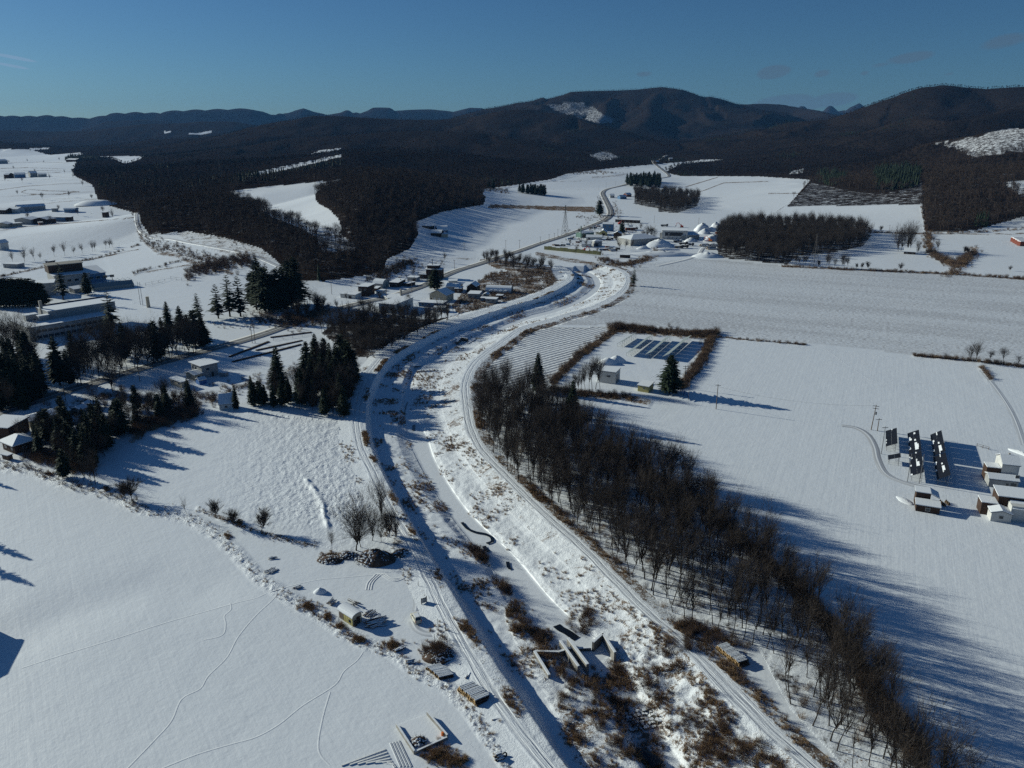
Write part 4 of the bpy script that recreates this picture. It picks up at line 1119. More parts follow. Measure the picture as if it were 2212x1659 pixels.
# school: hedge of conifers, single conifers, bare trees
for i in range(17):
    bx = -4 + 6.2 * i; tree_px('coni', (bx, 664 - 5 * i / 17 + rng.uniform(-2, 2)), 607 + 2 * (i % 3) if i < 13 else 616, 'dark clipped conifer in the hedge in front of the flat school roof', group='conifer hedge by the school', idx=3, wide=1.25)
tree_px('pine', (137, 648), 578, 'broad dark conifer hiding the middle of the far school block', idx=0, wide=.8); tree_px('coni', (190, 636), 593, 'dark conifer at the left end of the greenhouse', idx=2)
tree_px('pine', (243, 720), 637, 'tall conifer poking above the long school roof', idx=1)
for (bx, by, ty, lab) in ((130, 832, 738, 'dark spruce with a bare stem left of the road trees'), (152, 828, 760, 'lower spruce joined to the dark one left of the road trees'), (20, 872, 770, 'leftmost tall spruce above the road'),
                          (45, 876, 765, 'tall spruce second from the left frame edge'), (68, 866, 772, 'dense spruce third from the left frame edge'), (8, 868, 792, 'low spruce cut by the left frame edge'), (85, 858, 782, 'spruce at the right of the left edge clump'), (55, 850, 790, 'small spruce behind the left edge clump')):
    tree_px('coni', (bx, by), ty, lab)
for (bx, by, ty, lab) in ((8, 775, 690, 'pale bare elm at the far left edge by the school'), (28, 770, 680, 'tall bare elm left of the school front corner'), (40, 768, 678, 'twin stemmed bare elm by the school front corner'), (66, 780, 700, 'spreading bare elm below the school front corner'),
                          (178, 808, 700, 'tall bare tree left of the road before the school'), (186, 804, 712, 'leaning bare tree beside the tall one before the school'), (212, 760, 690, 'first bare tree in the row before the school'), (227, 762, 690, 'second bare tree in the row before the school'),
                          (238, 756, 684, 'third bare tree in the row before the school'), (245, 755, 688, 'fourth bare tree in the row before the school'), (262, 778, 700, 'bare tree on the slope between school and road'), (285, 748, 690, 'bare tree behind the shrubs before the school'),
                          (300, 740, 694, 'bare tree at the middle of the school slope'), (310, 774, 706, 'bare tree close to the road below the school'), (322, 770, 704, 'slim bare tree at the road below the school'), (338, 768, 704, 'bare tree left of the school conifers'),
                          (350, 766, 706, 'bare tree beneath the school conifers'), (366, 770, 712, 'low bare tree by the road under the conifers'), (400, 758, 705, 'bare tree under the right school conifers'), (244, 846, 762, 'wide bare elm standing on the near verge of the road'),
                          (204, 884, 818, 'wide bare tree below the road left of the sheds'), (352, 888, 816, 'round crowned bare tree left of the shed pair'), (275, 885, 832, 'dense bare tree on the bank below the road'), (400, 880, 832, 'bare tree by the shed pair'), (415, 880, 838, 'slim bare tree beside the shed pair'),
                          (300, 885, 840, 'small bare tree on the bank below the road'), (320, 890, 845, 'leaning bare tree on the bank below the road'), (380, 884, 845, 'small bare tree on the edge of the lumpy field'), (330, 800, 770, 'small tree left of the blue roofed shelter')):
    tree_px('elm' if 'elm' in lab else 'bare', (bx, by), ty, lab)
for (bx, by, ty, lab) in ((411, 882, 822, 'dark spruce touching the shed pair'), (262, 940, 864, 'tall dark spruce at the top corner of the left field'), (250, 930, 878, 'spruce left of the tall one at the corner of the left field'), (140, 1030, 972, 'squat spruce standing on the edge of the left field'),
                          (170, 1000, 925, 'dark spruce left of the field corner'), (186, 996, 918, 'dark spruce in the thick of the clump by the hip roofed house'), (95, 950, 893, 'spruce in front of the long low barn'), (108, 955, 886, 'taller spruce in front of the long low barn'),
                          (128, 965, 905, 'spruce between the barn and the left field'), (150, 975, 912, 'spruce behind the clump at the left field'), (205, 975, 920, 'spruce on the right of the clump at the left field'), (222, 960, 905, 'spruce between the clump and the field corner')):
    tree_px('coni', (bx, by), ty, lab)
for (bx, by, ty) in ((215, 965, 895), (235, 960, 900), (200, 1010, 960), (206, 1046, 990), (196, 1042, 995), (180, 1040, 985), (225, 940, 885), (190, 930, 880), (175, 960, 900), (280, 935, 880), (300, 925, 880), (160, 1012, 960)):
    tree_px('bare', (bx, by), ty, 'bare tree among the dark spruces at the top corner of the left field', 'bare trees at the top corner of the left field')
# trees on the field edge at the left
for (c, r, x0, y0, y1, kd, lab) in ((0, 2, 1088, 850, 690, 'small', 'shrubby small tree, left of two on the edge of the left field'), (0, 2, 1142, 870, 665, 'small', 'taller of two small trees on the edge of the left field'),
                                    (0, 2, 1622, 1008, 830, 'pole', 'thin sapling on the edge of the left field'), (0, 2, 1868, 1022, 875, 'small', 'small round headed tree next to the thin sapling'), (0, 2, 2018, 1082, 930, 'small', 'small round tree with grass at its foot'),
                                    (1, 2, 48, 1142, 955, 'small', 'largest round headed tree of the row on the left field edge')):
    a = K(c, r, x0, y0); tree_px(kd, a, K(c, r, x0, y1)[1], lab, wide=1.3 if kd == 'small' else .7)
for (x0, y0, y1, kd, ix, lab) in ((868, 1300, 810, 'elm', 0, 'tallest bare elm beside the big brush heap'), (905, 1272, 930, 'elm', 0, 'slim bare tree right of the tallest elm'), (1005, 1216, 895, 'elm', 1, 'spreading bare tree above the big brush heap'),
                                  (1084, 1224, 990, 'elm', 0, 'smaller bare tree behind the brush heap'), (1085, 1010, 665, 'elm', 1, 'tall bare elm beside the left track'), (1155, 1196, 890, 'elm', 0, 'bare tree between the elm and the left track'),
                                  (1142, 1170, 900, 'elm', 1, 'thin bare tree beside the bare tree at the left track'), (1210, 1202, 960, 'elm', 1, 'rightmost bare tree of the group at the left track'), (660, 1305, 1120, 'pole', 2, 'thin clump of stems left of the big brush heap')):
    tree_px(kd, K(1, 2, x0, y0), K(1, 2, x0, y1)[1], lab, idx=ix, wide=1.15 if x0 == 868 else .85)
# enclosure trees, lone spruces
tree_px('coni', (1446, 849), 772, 'lone broad spruce right of the yellow shed', idx=2, wide=1.15)
tree_px('pine', K(2, 1, 1052, 395), K(2, 1, 1050, 252)[1], 'lone windswept pine beside the bend of the right track', idx=1, wide=.9)
for i, (x0, y0, y1) in enumerate(((575, 1305, 1140), (598, 1300, 1090), (632, 1296, 1060), (668, 1290, 1060), (692, 1292, 1040), (722, 1288, 1010), (760, 1285, 1050), (545, 1300, 1150))):
    tree_px('bare', K(2, 1, x0, y0), K(2, 1, x0, y1)[1], 'bare tree beside the white shed of the enclosure', 'bare trees by the white shed', wide=.9)
for (x0, y0, y1, lab, w_) in ((1738, 1052, 885, 'left tree of the pair on the far field edge', 1.2), (1790, 1050, 882, 'right tree of the pair on the far field edge', 1.2), (1918, 1062, 960, 'small tree right of the pair on the field edge', 1.2), (2036, 1070, 935, 'forked tree leaning on the field edge', 1.2),
                              (2165, 1082, 992, 'bushy tree at the right end of the field edge', 1.2), (1524, 1030, 972, 'round bush left of the pair on the field edge', 1.2)):
    tree_px('bare' if '9' in str(y1) or y1 < 900 else 'small', K(3, 1, x0, y0), K(3, 1, x0, y1)[1], lab, wide=w_)
for (x0, y0, y1, lab) in ((1125, 1480, 1262, 'tall vase shaped bare tree left of the hut'), (1150, 1478, 1268, 'tall bare tree close behind the left one at the hut'), (1205, 1475, 1240, 'tall bare tree directly behind the hut'), (1232, 1470, 1246, 'tall bare tree right of the hut'), (1290, 1500, 1388, 'low bare tree to the right of the hut')):
    tree_px('elm', K(3, 0, x0, y0), K(3, 0, x0, y1)[1], lab, wide=.8)
for (c, x0, y0, y1) in ((3, 225, 1600, 1510), (3, 245, 1602, 1500), (3, 270, 1605, 1515), (3, 300, 1606, 1500), (3, 322, 1608, 1520), (3, 440, 1615, 1560), (3, 500, 1618, 1500), (3, 525, 1620, 1480), (3, 575, 1622, 1530), (3, 640, 1625, 1510), (3, 660, 1626, 1490), (3, 690, 1627, 1520),
                        (3, 768, 1630, 1585), (3, 805, 1632, 1580), (3, 866, 1636, 1572), (3, 1145, 1645, 1580), (3, 970, 1312, 1262), (3, 2090, 1650, 1605), (3, 1470, 1470, 1380), (3, 1700, 1500, 1440), (3, 1730, 1500, 1450)):
    tree_px('bare' if y0 - y1 > 70 else 'small', K(c, 0, x0, y0), K(c, 0, x0, y1)[1], 'bare tree or tall shrub on the hedge line behind the stubble field', 'hedge line trees behind the stubble field')
for (c, x0, y0, y1) in ((0, 115, 1580, 1480), (0, 210, 1568, 1450), (0, 300, 1560, 1455), (0, 345, 1550, 1490), (0, 472, 1525, 1420), (0, 560, 1518, 1405), (0, 640, 1508, 1440), (0, 715, 1500, 1415), (0, 800, 1485, 1395), (0, 820, 1480, 1400), (0, 915, 1470, 1400), (0, 945, 1462, 1385), (0, 975, 1460, 1400)):
    tree_px('bare', K(c, 0, x0, y0), K(c, 0, x0, y1)[1], 'bare roadside tree in the spaced row between the far left fields', 'spaced row of bare trees between the far left fields')
X, Y, Zz, U, V_ = scatter([(690, 640), (760, 605), (840, 590), (960, 560), (1010, 580), (960, 640), (880, 690), (790, 680), (700, 670)], 22)
for x, y, z in zip(X, Y, Zz): tree('bare' if rng.uniform() < .7 else 'small', x, y, rng.uniform(6, 11), 'bare garden tree beside the hamlet road', 'bare garden trees of the hamlet', z=z)
X, Y, Zz, U, V_ = scatter([(1200, 530), (1290, 490), (1400, 490), (1420, 520), (1380, 555), (1260, 560)], 26)
for x, y, z in zip(X, Y, Zz): tree('bare', x, y, rng.uniform(6, 11), 'bare tree between the village houses and the gravel yard', 'bare trees of the village', z=z)
# bare trees round the hamlet and village
for (x0, y0, y1) in ((960, 390, 290), (985, 392, 310), (470, 560, 440), (500, 600, 430), (420, 560, 420), (540, 560, 470), (1500, 690, 600), (1180, 660, 560)):
    tree_px('bare', K(1, 1, x0, y0), K(1, 1, x0, y1)[1], 'bare garden tree beside the hamlet road', 'bare garden trees of the hamlet')
tree_px('coni', K(1, 1, 1545, 425), K(1, 1, 1545, 270)[1], 'round dark conifer before the two storey house', idx=3, wide=1.6)
tree_px('coni', K(2, 0, 950, 1330), K(2, 0, 950, 1225)[1], 'dark pointed conifer in the middle of the village', idx=0, wide=1.2)
tree_px('coni', K(2, 0, 755, 1170), K(2, 0, 755, 1055)[1], 'dark conifer at the bend of the main road', idx=3, wide=1.3)
for (x0, y0, y1) in ((1160, 1385, 1260), (1190, 1390, 1270), (1220, 1392, 1275), (1130, 1380, 1290), (930, 1470, 1390), (980, 1460, 1390), (1040, 1450, 1380), (1110, 1300, 1230)):
    tree_px('bare', K(2, 0, x0, y0), K(2, 0, x0, y1)[1], 'bare tree between the village houses and the gravel yard', 'bare trees of the village')
X, Y, Zz, U, V_ = scatter(W_MARSHT, 6)
for x, y, z in zip(X, Y, Zz): tree('bare', x, y, rng.uniform(8, 12), 'bare tree in the thicket where road and river bend', 'trees of the thicket at the river bend', z=z)
# conifer blocks in the middle fields
X, Y, Zz, U, V_ = scatter([(1118, 420), (1150, 425), (1178, 427), (1178, 420), (1120, 415)], 7)
for x, y, z in zip(X, Y, Zz): tree('coni', x, y, rng.uniform(13, 17), 'dark spruce in the small dense block in the far field', 'small block of spruces in the far field', z=z)
X, Y, Zz, U, V_ = scatter([(1352, 400), (1375, 406), (1425, 405), (1426, 392), (1356, 390)], 13)
for x, y, z in zip(X, Y, Zz): tree('coni', x, y, rng.uniform(17, 23), 'dark spruce in the far block beside the main road', 'block of spruces beside the main road', z=z)
for (c, x0, y0, y1) in ((1, 2010, 1010, 940), (1, 2052, 1010, 935)):
    tree_px('coni', K(c, 0, x0, y0), K(c, 0, x0, y1)[1], ('left' if x0 == 2010 else 'right') + ' one of two dark spruces at the foot of the wooded hill', idx=0)
# far conifers at the foot of the left hills
X, Y, Zz, U, V_ = scatter([(140, 348), (210, 352), (215, 345), (150, 338)], 14)
FAR_CONI = [(x, y, z) for x, y, z in zip(X, Y, Zz)]
# shelter wood and round wood in the right hand fields
W1 = scatter(W_WOOD1, 7.5); W2 = scatter(W_WOOD2, 9)
for (X, Y, Zz, U, V_), lab, g, hh in ((W1, 'bare tree in the dense wood behind the gravel yard', 'trees of the dense wood behind the gravel yard', (15, 20)), (W2, 'bare tree in the round wood by the far spruces', 'trees of the round wood in the fields', (15, 20))):
    for x, y, z in zip(X, Y, Zz): tree('bare', x, y, rng.uniform(*hh), lab, g, z=z)

# size in the picture decides which stay individuals
for t in TREES:
    u_, v_ = proj(np.array([t['x']]), np.array([t['y']]), np.array([t['z'] + t['h'] / 2]))
    t['inview'] = bool(-20 < u_[0] < 2232 and -20 < v_[0] < 1680) if not np.isnan(u_[0]) else False
    dep = t['y'] * CP + (HC - t['z']) * SP
    if t.get('off'): t['inview'] = True
    t['size'] = t['h'] / dep + (100 if t['keep'] else 0)
bare = sorted([t for t in TREES if t['kind'] in ('bare', 'pole', 'elm', 'small', 'forest')], key=lambda t: (-t['inview'], -t['size']))
con = sorted([t for t in TREES if t['kind'] in ('coni', 'pine')], key=lambda t: (-t['inview'], -t['size']))
print('bare', len(bare), 'conifers', len(con))
KEEP = bare[:300] + con[:290]
REST = bare[300:] + con[290:]
NM = dict(bare='bare_tree', forest='bare_tree', pole='bare_tree', elm='bare_tree', small='bare_tree', coni='spruce_tree', pine='pine_tree')
for t in KEEP:
    tm, cm = PR[t['kind']][t['k']]
    s = t['h'] / HS[t['kind']][t['k']]; w = t.get('wide', 1.0) * (1.0 if t['kind'] in ('bare', 'elm', 'pole', 'forest') else 1)
    e = empty(t['name'] or (('bush' if t['cat'] == 'bush' else NM[t['kind']])), (t['x'], t['y'], t['z'] - .1), t['rz'])
    e.scale = (s * w, s * w, s)
    tag(e, t['label'], t['cat'], t['group'])
    obj('trunk', tm, e); obj('crown', cm, e)


# ---- woods too many to count: instanced over points
def instancer(name, pts, protos, mats=None):
    """pts: list/array rows x, y, z, scale, rot ; protos: list of mesh objects (not linked)"""
    pts = np.asarray(pts, float)
    if not len(pts): return None
    me = bpy.data.meshes.new(name)
    me.vertices.add(len(pts)); me.vertices.foreach_set('co', pts[:, :3].astype(np.float32).ravel())
    a = me.attributes.new('scl', 'FLOAT', 'POINT'); a.data.foreach_set('value', pts[:, 3].astype(np.float32))
    a = me.attributes.new('rotz', 'FLOAT_VECTOR', 'POINT')
    rv = np.zeros((len(pts), 3), np.float32); rv[:, 2] = pts[:, 4]; rv[:, :2] = rng.normal(0, .05, (len(pts), 2)); a.data.foreach_set('vector', rv.ravel())
    a = me.attributes.new('pick', 'INT', 'POINT'); a.data.foreach_set('value', rng.integers(0, len(protos), len(pts)).astype(np.int32))
    o = obj(name, me)
    g = bpy.data.node_groups.new(name, 'GeometryNodeTree')
    g.interface.new_socket(name='Geometry', in_out='INPUT', socket_type='NodeSocketGeometry'); g.interface.new_socket(name='Geometry', in_out='OUTPUT', socket_type='NodeSocketGeometry')
    N = g.nodes; L = g.links
    gi_ = N.new('NodeGroupInput'); go = N.new('NodeGroupOutput'); iop = N.new('GeometryNodeInstanceOnPoints'); gti = N.new('GeometryNodeJoinGeometry')
    for p in reversed(protos):
        oi = N.new('GeometryNodeObjectInfo'); oi.inputs['Object'].default_value = p; oi.inputs['As Instance'].default_value = True
        L.new(oi.outputs['Geometry'], gti.inputs[0])
    def na(nm, dt):
        n = N.new('GeometryNodeInputNamedAttribute'); n.data_type = dt; n.inputs['Name'].default_value = nm; return n.outputs['Attribute']
    L.new(gi_.outputs[0], iop.inputs['Points']); L.new(gti.outputs[0], iop.inputs['Instance'])
    iop.inputs['Pick Instance'].default_value = True
    L.new(na('pick', 'INT'), iop.inputs['Instance Index'])
    L.new(na('scl', 'FLOAT'), iop.inputs['Scale'])
    e2r = N.new('FunctionNodeEulerToRotation'); L.new(na('rotz', 'FLOAT_VECTOR'), e2r.inputs[0]); L.new(e2r.outputs[0], iop.inputs['Rotation'])
    L.new(iop.outputs[0], go.inputs[0])
    md = o.modifiers.new('instances', 'NODES'); md.node_group = g
    tag(o, kind='stuff')
    return o


def merged(name, meshes, scale=1.0):
    """one prototype mesh out of trunk + crown; an object that is not linked to the scene"""
    V = []; F = []; mi = []; n = 0; mats = []
    for k, me_ in enumerate(meshes):
        co = np.empty(len(me_.vertices) * 3, np.float32); me_.vertices.foreach_get('co', co); V.append(co.reshape(-1, 3))
        me_.calc_loop_triangles(); t = np.empty(len(me_.loop_triangles) * 3, np.int32); me_.loop_triangles.foreach_get('vertices', t); t = t.reshape(-1, 3)
        F.append(t + n); n += len(V[-1]); mi.append(np.full(len(t), k)); mats.append(me_.materials[0])
    return bpy.data.objects.new(name, mesh_np(name, np.concatenate(V) * scale, np.concatenate(F), mats, midx=np.concatenate(mi)))


def low_tree(seed, h=14, w=5.5, n=150, wid=.16):
    """winter tree for the hillsides: short trunk, limbs, and a crown of coarse twigs"""
    rs = np.random.default_rng(seed)
    segs = [[0, 0, -1, .22, 0, 0, h * .5, .15]]
    tips = []
    for i in range(6):
        a = 6.28 * i / 6 + rs.uniform(-.4, .4); l = rs.uniform(.2, .5) * w
        tip = [math.cos(a) * l, math.sin(a) * l, h * rs.uniform(.7, .92)]
        segs.append([0, 0, h * rs.uniform(.25, .5), .12, *tip, .04]); tips.append(tip)
    tv, tf = tubes_np(segs, 3)
    tf = np.concatenate([tf[:, [0, 1, 2]], tf[:, [0, 2, 3]]])
    u = rs.uniform(0, 1, n) ** .5; a = rs.uniform(0, 6.28, n); el = rs.uniform(-.25, 1, n)
    rad = w * .5 * np.sqrt(np.clip(1 - el ** 2, 0, 1))
    p1 = np.stack([np.cos(a) * rad * u, np.sin(a) * rad * u, h * (.62 + .38 * el * u)], 1)
    k = rs.integers(0, len(tips), n); T = np.array(tips)[k] * np.array([.7, .7, .8])
    p0 = p1 * .45 + T * .55
    v2, f2 = tri_twigs(p0, p1, rs.uniform(.6, 1.4, n) * wid)
    return bpy.data.objects.new('hill_tree', mesh_np('hill_tree', np.concatenate([tv, v2]), np.concatenate([tf, f2 + len(tv)]), M['twig_far']))


def low_conifer(seed, h=14, w=2.6):
    rs = np.random.default_rng(seed); V = []; F = []
    for k in range(9):
        z = h * (.08 + .1 * k); r_ = w * (1 - k / 9.5); n = 9; b = len(V)
        V.append((0, 0, z + h * .17))
        for i in range(n):
            a = 6.28 * i / n + rs.uniform(-.2, .2); q = r_ * (rs.uniform(.85, 1.15) if i % 2 else rs.uniform(.5, .8)); V.append((math.cos(a) * q, math.sin(a) * q, z + rs.uniform(-.4, .2)))
        F += [(b, b + 1 + i, b + 1 + (i + 1) % n) for i in range(n)]
    return bpy.data.objects.new('hill_conifer', mesh_np('hill_conifer', np.array(V), np.array(F), M['needle']))


PB = [merged('proto_bare', m_) for m_ in BARE]; PP = [merged('proto_pole', m_) for m_ in POLE]; PFO = [merged('proto_forest', m_) for m_ in FOREST]; PCN = [merged('proto_conifer', m_) for m_ in CONI]
for kd, protos, hs, nm in (('bare', PB, 15, 'woodland_trees'), ('pole', PP, 12, 'woodland_saplings'), ('forest', PFO, 17, 'strip_woodland'), ('coni', PCN, 15, 'woodland_spruces')):
    pts = [(t['x'], t['y'], t['z'] - .1, t['h'] / hs, t['rz']) for t in REST if t['kind'] == kd]
    instancer(nm, pts, protos)

LT = [low_tree(71, 15, 8.5, 150, .13), low_tree(72, 14, 9.5, 160, .13), low_tree(73, 16, 7.5, 150, .13), low_tree(74, 13, 9, 150, .13)]
for o_ in LT: o_.data.materials[0] = M['twig_hill']
LTF = [low_tree(75, 14, 8, 110, .30), low_tree(76, 15, 9, 110, .32)]
LC = [low_conifer(77), low_conifer(78, 15, 3)]
# wooded hills: points over the terrain, thinner with distance
hill_near = []; hill_far = []; hill_con = []
for y0, y1, sp, far in ((500, 900, 7.2, 0), (900, 1500, 8.4, 0), (1500, 2300, 11, 1), (2300, 3400, 11.5, 1), (3400, 5600, 17, 1)):
    X, Y = np.meshgrid(np.arange(-y1 * .78, y1 * .78, sp), np.arange(y0, y1, sp))
    X = X.ravel(); Y = Y.ravel()
    k_ = np.abs(X) < Y * .76; X = X[k_]; Y = Y[k_]
    X = X + rng.uniform(-.5, .5, X.size) * sp; Y = Y + rng.uniform(-.5, .5, Y.size) * sp
    Zg = H(X, Y); u, v = proj(X, Y, Zg)
    ju = (fbm(X / 22, Y / 22, 3, 93) - .45) * 26 * np.clip(900 / Y, .25, 1); m = forest_mask(u + ju, v + ju * .35, Zg) > .2
    for s in SPARSE: m &= ~(inpoly(u, v, s) & (rng.uniform(0, 1, u.shape) < .6))
    X = X[m]; Y = Y[m]; Zg = Zg[m]; u = u[m]; v = v[m]
    dark = fbm(X / 130, Y / 130, 3, 91)
    isc = (dark > .66) & (rng.uniform(0, 1, X.shape) < .75)
    for poly in ([(1880, 375), (1900, 362), (1960, 360), (1990, 372), (1985, 400), (1940, 412), (1895, 410)], [(1757, 388), (1770, 370), (1830, 375), (1825, 395), (1790, 402)], [(500, 395), (600, 375), (735, 345), (740, 356), (640, 380), (520, 400)]):
        isc |= inpoly(u, v, poly)
    sc = rng.uniform(.75, 1.2, X.shape) * (1.0 if y0 < 1500 else .85 if y0 < 2300 else .62)
    rot = rng.uniform(0, 6.28, X.shape)
    A_ = np.stack([X, Y, Zg - .3, sc, rot], 1)
    hill_con.append(A_[isc]); (hill_far if far else hill_near).append(A_[~isc])
hill_near = np.concatenate(hill_near); hill_far = np.concatenate(hill_far); hill_con = np.concatenate(hill_con)
open('/tmp/info.txt', 'w').write(str((len(bare), len(con), len(hill_near), len(hill_far), len(hill_con), [len(a.polygons) * 2 + len(b.polygons) for a, b in BARE + POLE + FOREST + SMALL + ELM + CONI + PINE])))
instancer('hillside_woods', hill_near, LT); instancer('distant_woods', hill_far, LTF)
fc = np.array([(x, y, z, 1.0, 0) for x, y, z in FAR_CONI]).reshape(-1, 5)
instancer('conifer_woods', np.concatenate([hill_con, fc]), LC)

# ---- undergrowth: dry grass, reeds and bushes
TUFT = [bpy.data.objects.new('tuft', shrub_mesh(81, .75, .5, 34, M['grass'], .04)), bpy.data.objects.new('tuft', shrub_mesh(82, .9, .6, 34, M['reed'], .04))]
BUSH = [bpy.data.objects.new('twiggy', shrub_mesh(83, 1.8, 1.3, 60, M['shrub'], .035)), bpy.data.objects.new('twiggy', shrub_mesh(84, 2.4, 1.4, 65, M['shrub'], .035)), bpy.data.objects.new('twiggy', shrub_mesh(85, 1.6, 1.5, 60, M['reed'], .035))]


def strew(poly, sp, prob, zadd=0.0, clump=8, seed=5, smin=.6, smax=1.3, onbank=False):
    X, Y, Zg, U, V_ = scatter(poly, sp, 1.0)
    c = fbm(X / clump, Y / clump, 3, seed)
    m = c > (1 - prob)
    return np.stack([X[m], Y[m], Zg[m] + zadd, rng.uniform(smin, smax, m.sum()), rng.uniform(0, 6.28, m.sum())], 1)


# height of the banks for things that stand in the corridor
bx_, by_, bz_ = CV[..., 0].ravel(), CV[..., 1].ravel(), CV[..., 2].ravel()
_cell = {}
for i_ in range(0, len(bx_)):
    _cell.setdefault((int(bx_[i_] // 3), int(by_[i_] // 3)), []).append(i_)


def bank_z(x, y):
    c = _cell.get((int(x // 3), int(y // 3)))
    if not c: return None
    c = np.array(c); k = c[np.argmin((bx_[c] - x) ** 2 + (by_[c] - y) ** 2)]
    return float(bz_[k])


def zone_points(n, zlo, zhi, prob_fn=None, vmin=0, vmax=9999):
    ok = (zone.ravel() > zlo) & (zone.ravel() < zhi) & (v_c.ravel() > vmin) & (v_c.ravel() < vmax)
    ids = np.flatnonzero(ok)
    # weight by area of the cell so that the cover is even in the world
    ar = (np.abs(np.gradient(cy_, axis=0)) * np.abs(np.gradient(cx_, axis=1))).ravel()[ids] + 1e-4
    if prob_fn is not None: ar = ar * prob_fn(bx_[ids], by_[ids], u_c.ravel()[ids], v_c.ravel()[ids])
    pick = rng.choice(ids, n, p=ar / ar.sum())
    return np.stack([bx_[pick] + rng.uniform(-.6, .6, n), by_[pick] + rng.uniform(-.6, .6, n), bz_[pick] - .08, rng.uniform(.5, 1.2, n), rng.uniform(0, 6.28, n)], 1)


clumpf = lambda x, y, u, v: np.clip(fbm(x / 7, y / 7, 3, 15) - .42, 0, 1) ** 1.5 * (v < 1800)
wildf = lambda x, y, u, v: np.clip(fbm(x / 3.5, y / 3.5, 3, 19) - .38, 0, 1) ** 1.3 * inpoly(u, v, WILD) * (v < 1800)
tp = [zone_points(2600, 2.9, 5.8, clumpf), zone_points(2200, 7.0, 9.9, clumpf), zone_points(1800, 11.1, 12, clumpf), zone_points(500, .0, .9, clumpf), zone_points(1500, 2.02, 2.38, clumpf), zone_points(3000, 2.8, 10, wildf, 1280)]
bp = [zone_points(260, 2.9, 9.8, wildf, 1280), zone_points(120, 11.2, 12, clumpf), zone_points(150, 4.4, 5.8, clumpf, 1180, 1700)]
for (a, b, ra, rb, n) in ((1410, 1400, 40, 26, 0), (1262, 1328, 26, 22, 46), (1262, 1350, 28, 16, 40), (1128, 1345, 26, 26, 34), (1165, 1385, 20, 16, 30), (1215, 1455, 20, 24, 40), (1235, 1475, 14, 14, 20), (1220, 1505, 22, 18, 24), (1283, 1520, 12, 14, 16),
                          (1440, 1430, 34, 26, 50), (1480, 1420, 30, 20, 36), (1295, 1570, 16, 20, 22), (1330, 1610, 22, 20, 24), (1400, 1480, 40, 26, 40), (1370, 1545, 30, 20, 20), (1560, 1590, 40, 28, 46), (1600, 1640, 50, 20, 40), (1480, 1560, 30, 20, 20)):
    for _ in range(int(n * .5)):
        t_, r_ = rng.uniform(0, 6.28), abs(rng.normal()) * .7; p = G(a + ra * r_ * math.cos(t_), b + rb * r_ * math.sin(t_), -2.5)
        z = bank_z(p.x, p.y)
        if z is not None: bp.append(np.array([[p.x, p.y, z - .1, rng.uniform(.4, 1.05), rng.uniform(0, 6.28)]]))


def along(pts, n, spread, smin, smax, jitter_px=True):
    P = smooth_pts(pts, 4.0); out = []
    for _ in range(n):
        k = rng.integers(0, len(P)); q = P[k] + rng.normal(0, 1, 2) * spread
        p = G(q[0], q[1]); z = bank_z(p.x, p.y); z = H1(p.x, p.y) if z is None else z
        out.append([p.x, p.y, z - .08, rng.uniform(smin, smax), rng.uniform(0, 6.28)])
    return np.array(out)


L0 = LINES[0][0]
tp += [along(L0, 330, (7, 7), .4, .9), along([(430, 1100), (560, 1150), (680, 1180)], 110, (4, 4), .5, .9)]
bp += [along(L0[9:16], 24, (6, 5), .3, .6), along(L0[:5], 90, (7, 6), .4, .9)]
for (c, r, x, y, rx, ry, n, k) in ((1, 3, 450, 265, 90, 45, 90, 't'), (1, 3, 880, 545, 60, 30, 70, 't'), (1, 3, 620, 350, 45, 30, 30, 't'), (1, 3, 720, 440, 40, 35, 30, 't'), (1, 3, 1570, 660, 130, 85, 330, 't'), (1, 3, 1570, 660, 120, 70, 60, 'b'), (1, 3, 1560, 1560, 150, 90, 190, 't'), (1, 3, 1740, 1610, 120, 60, 120, 't'),
                                   (0, 2, 920, 770, 35, 25, 30, 't'), (0, 2, 2070, 1070, 50, 30, 40, 't'), (0, 2, 1970, 1180, 35, 25, 30, 't'), (1, 2, 640, 1350, 90, 40, 80, 't'), (1, 2, 1240, 1240, 60, 35, 60, 't'), (0, 2, 420, 640, 40, 25, 25, 't'), (1, 3, 1180, 600, 90, 40, 90, 't')):
    for _ in range(n):
        t_, q_ = rng.uniform(0, 6.28), abs(rng.normal()) * .6; p = GK(c, r, x + rx * q_ * math.cos(t_), y + ry * q_ * math.sin(t_))
        z = H1(p.x, p.y)
        (tp if k == 't' else bp).append(np.array([[p.x, p.y, z - .08, rng.uniform(.6, 1.3), rng.uniform(0, 6.28)]]))
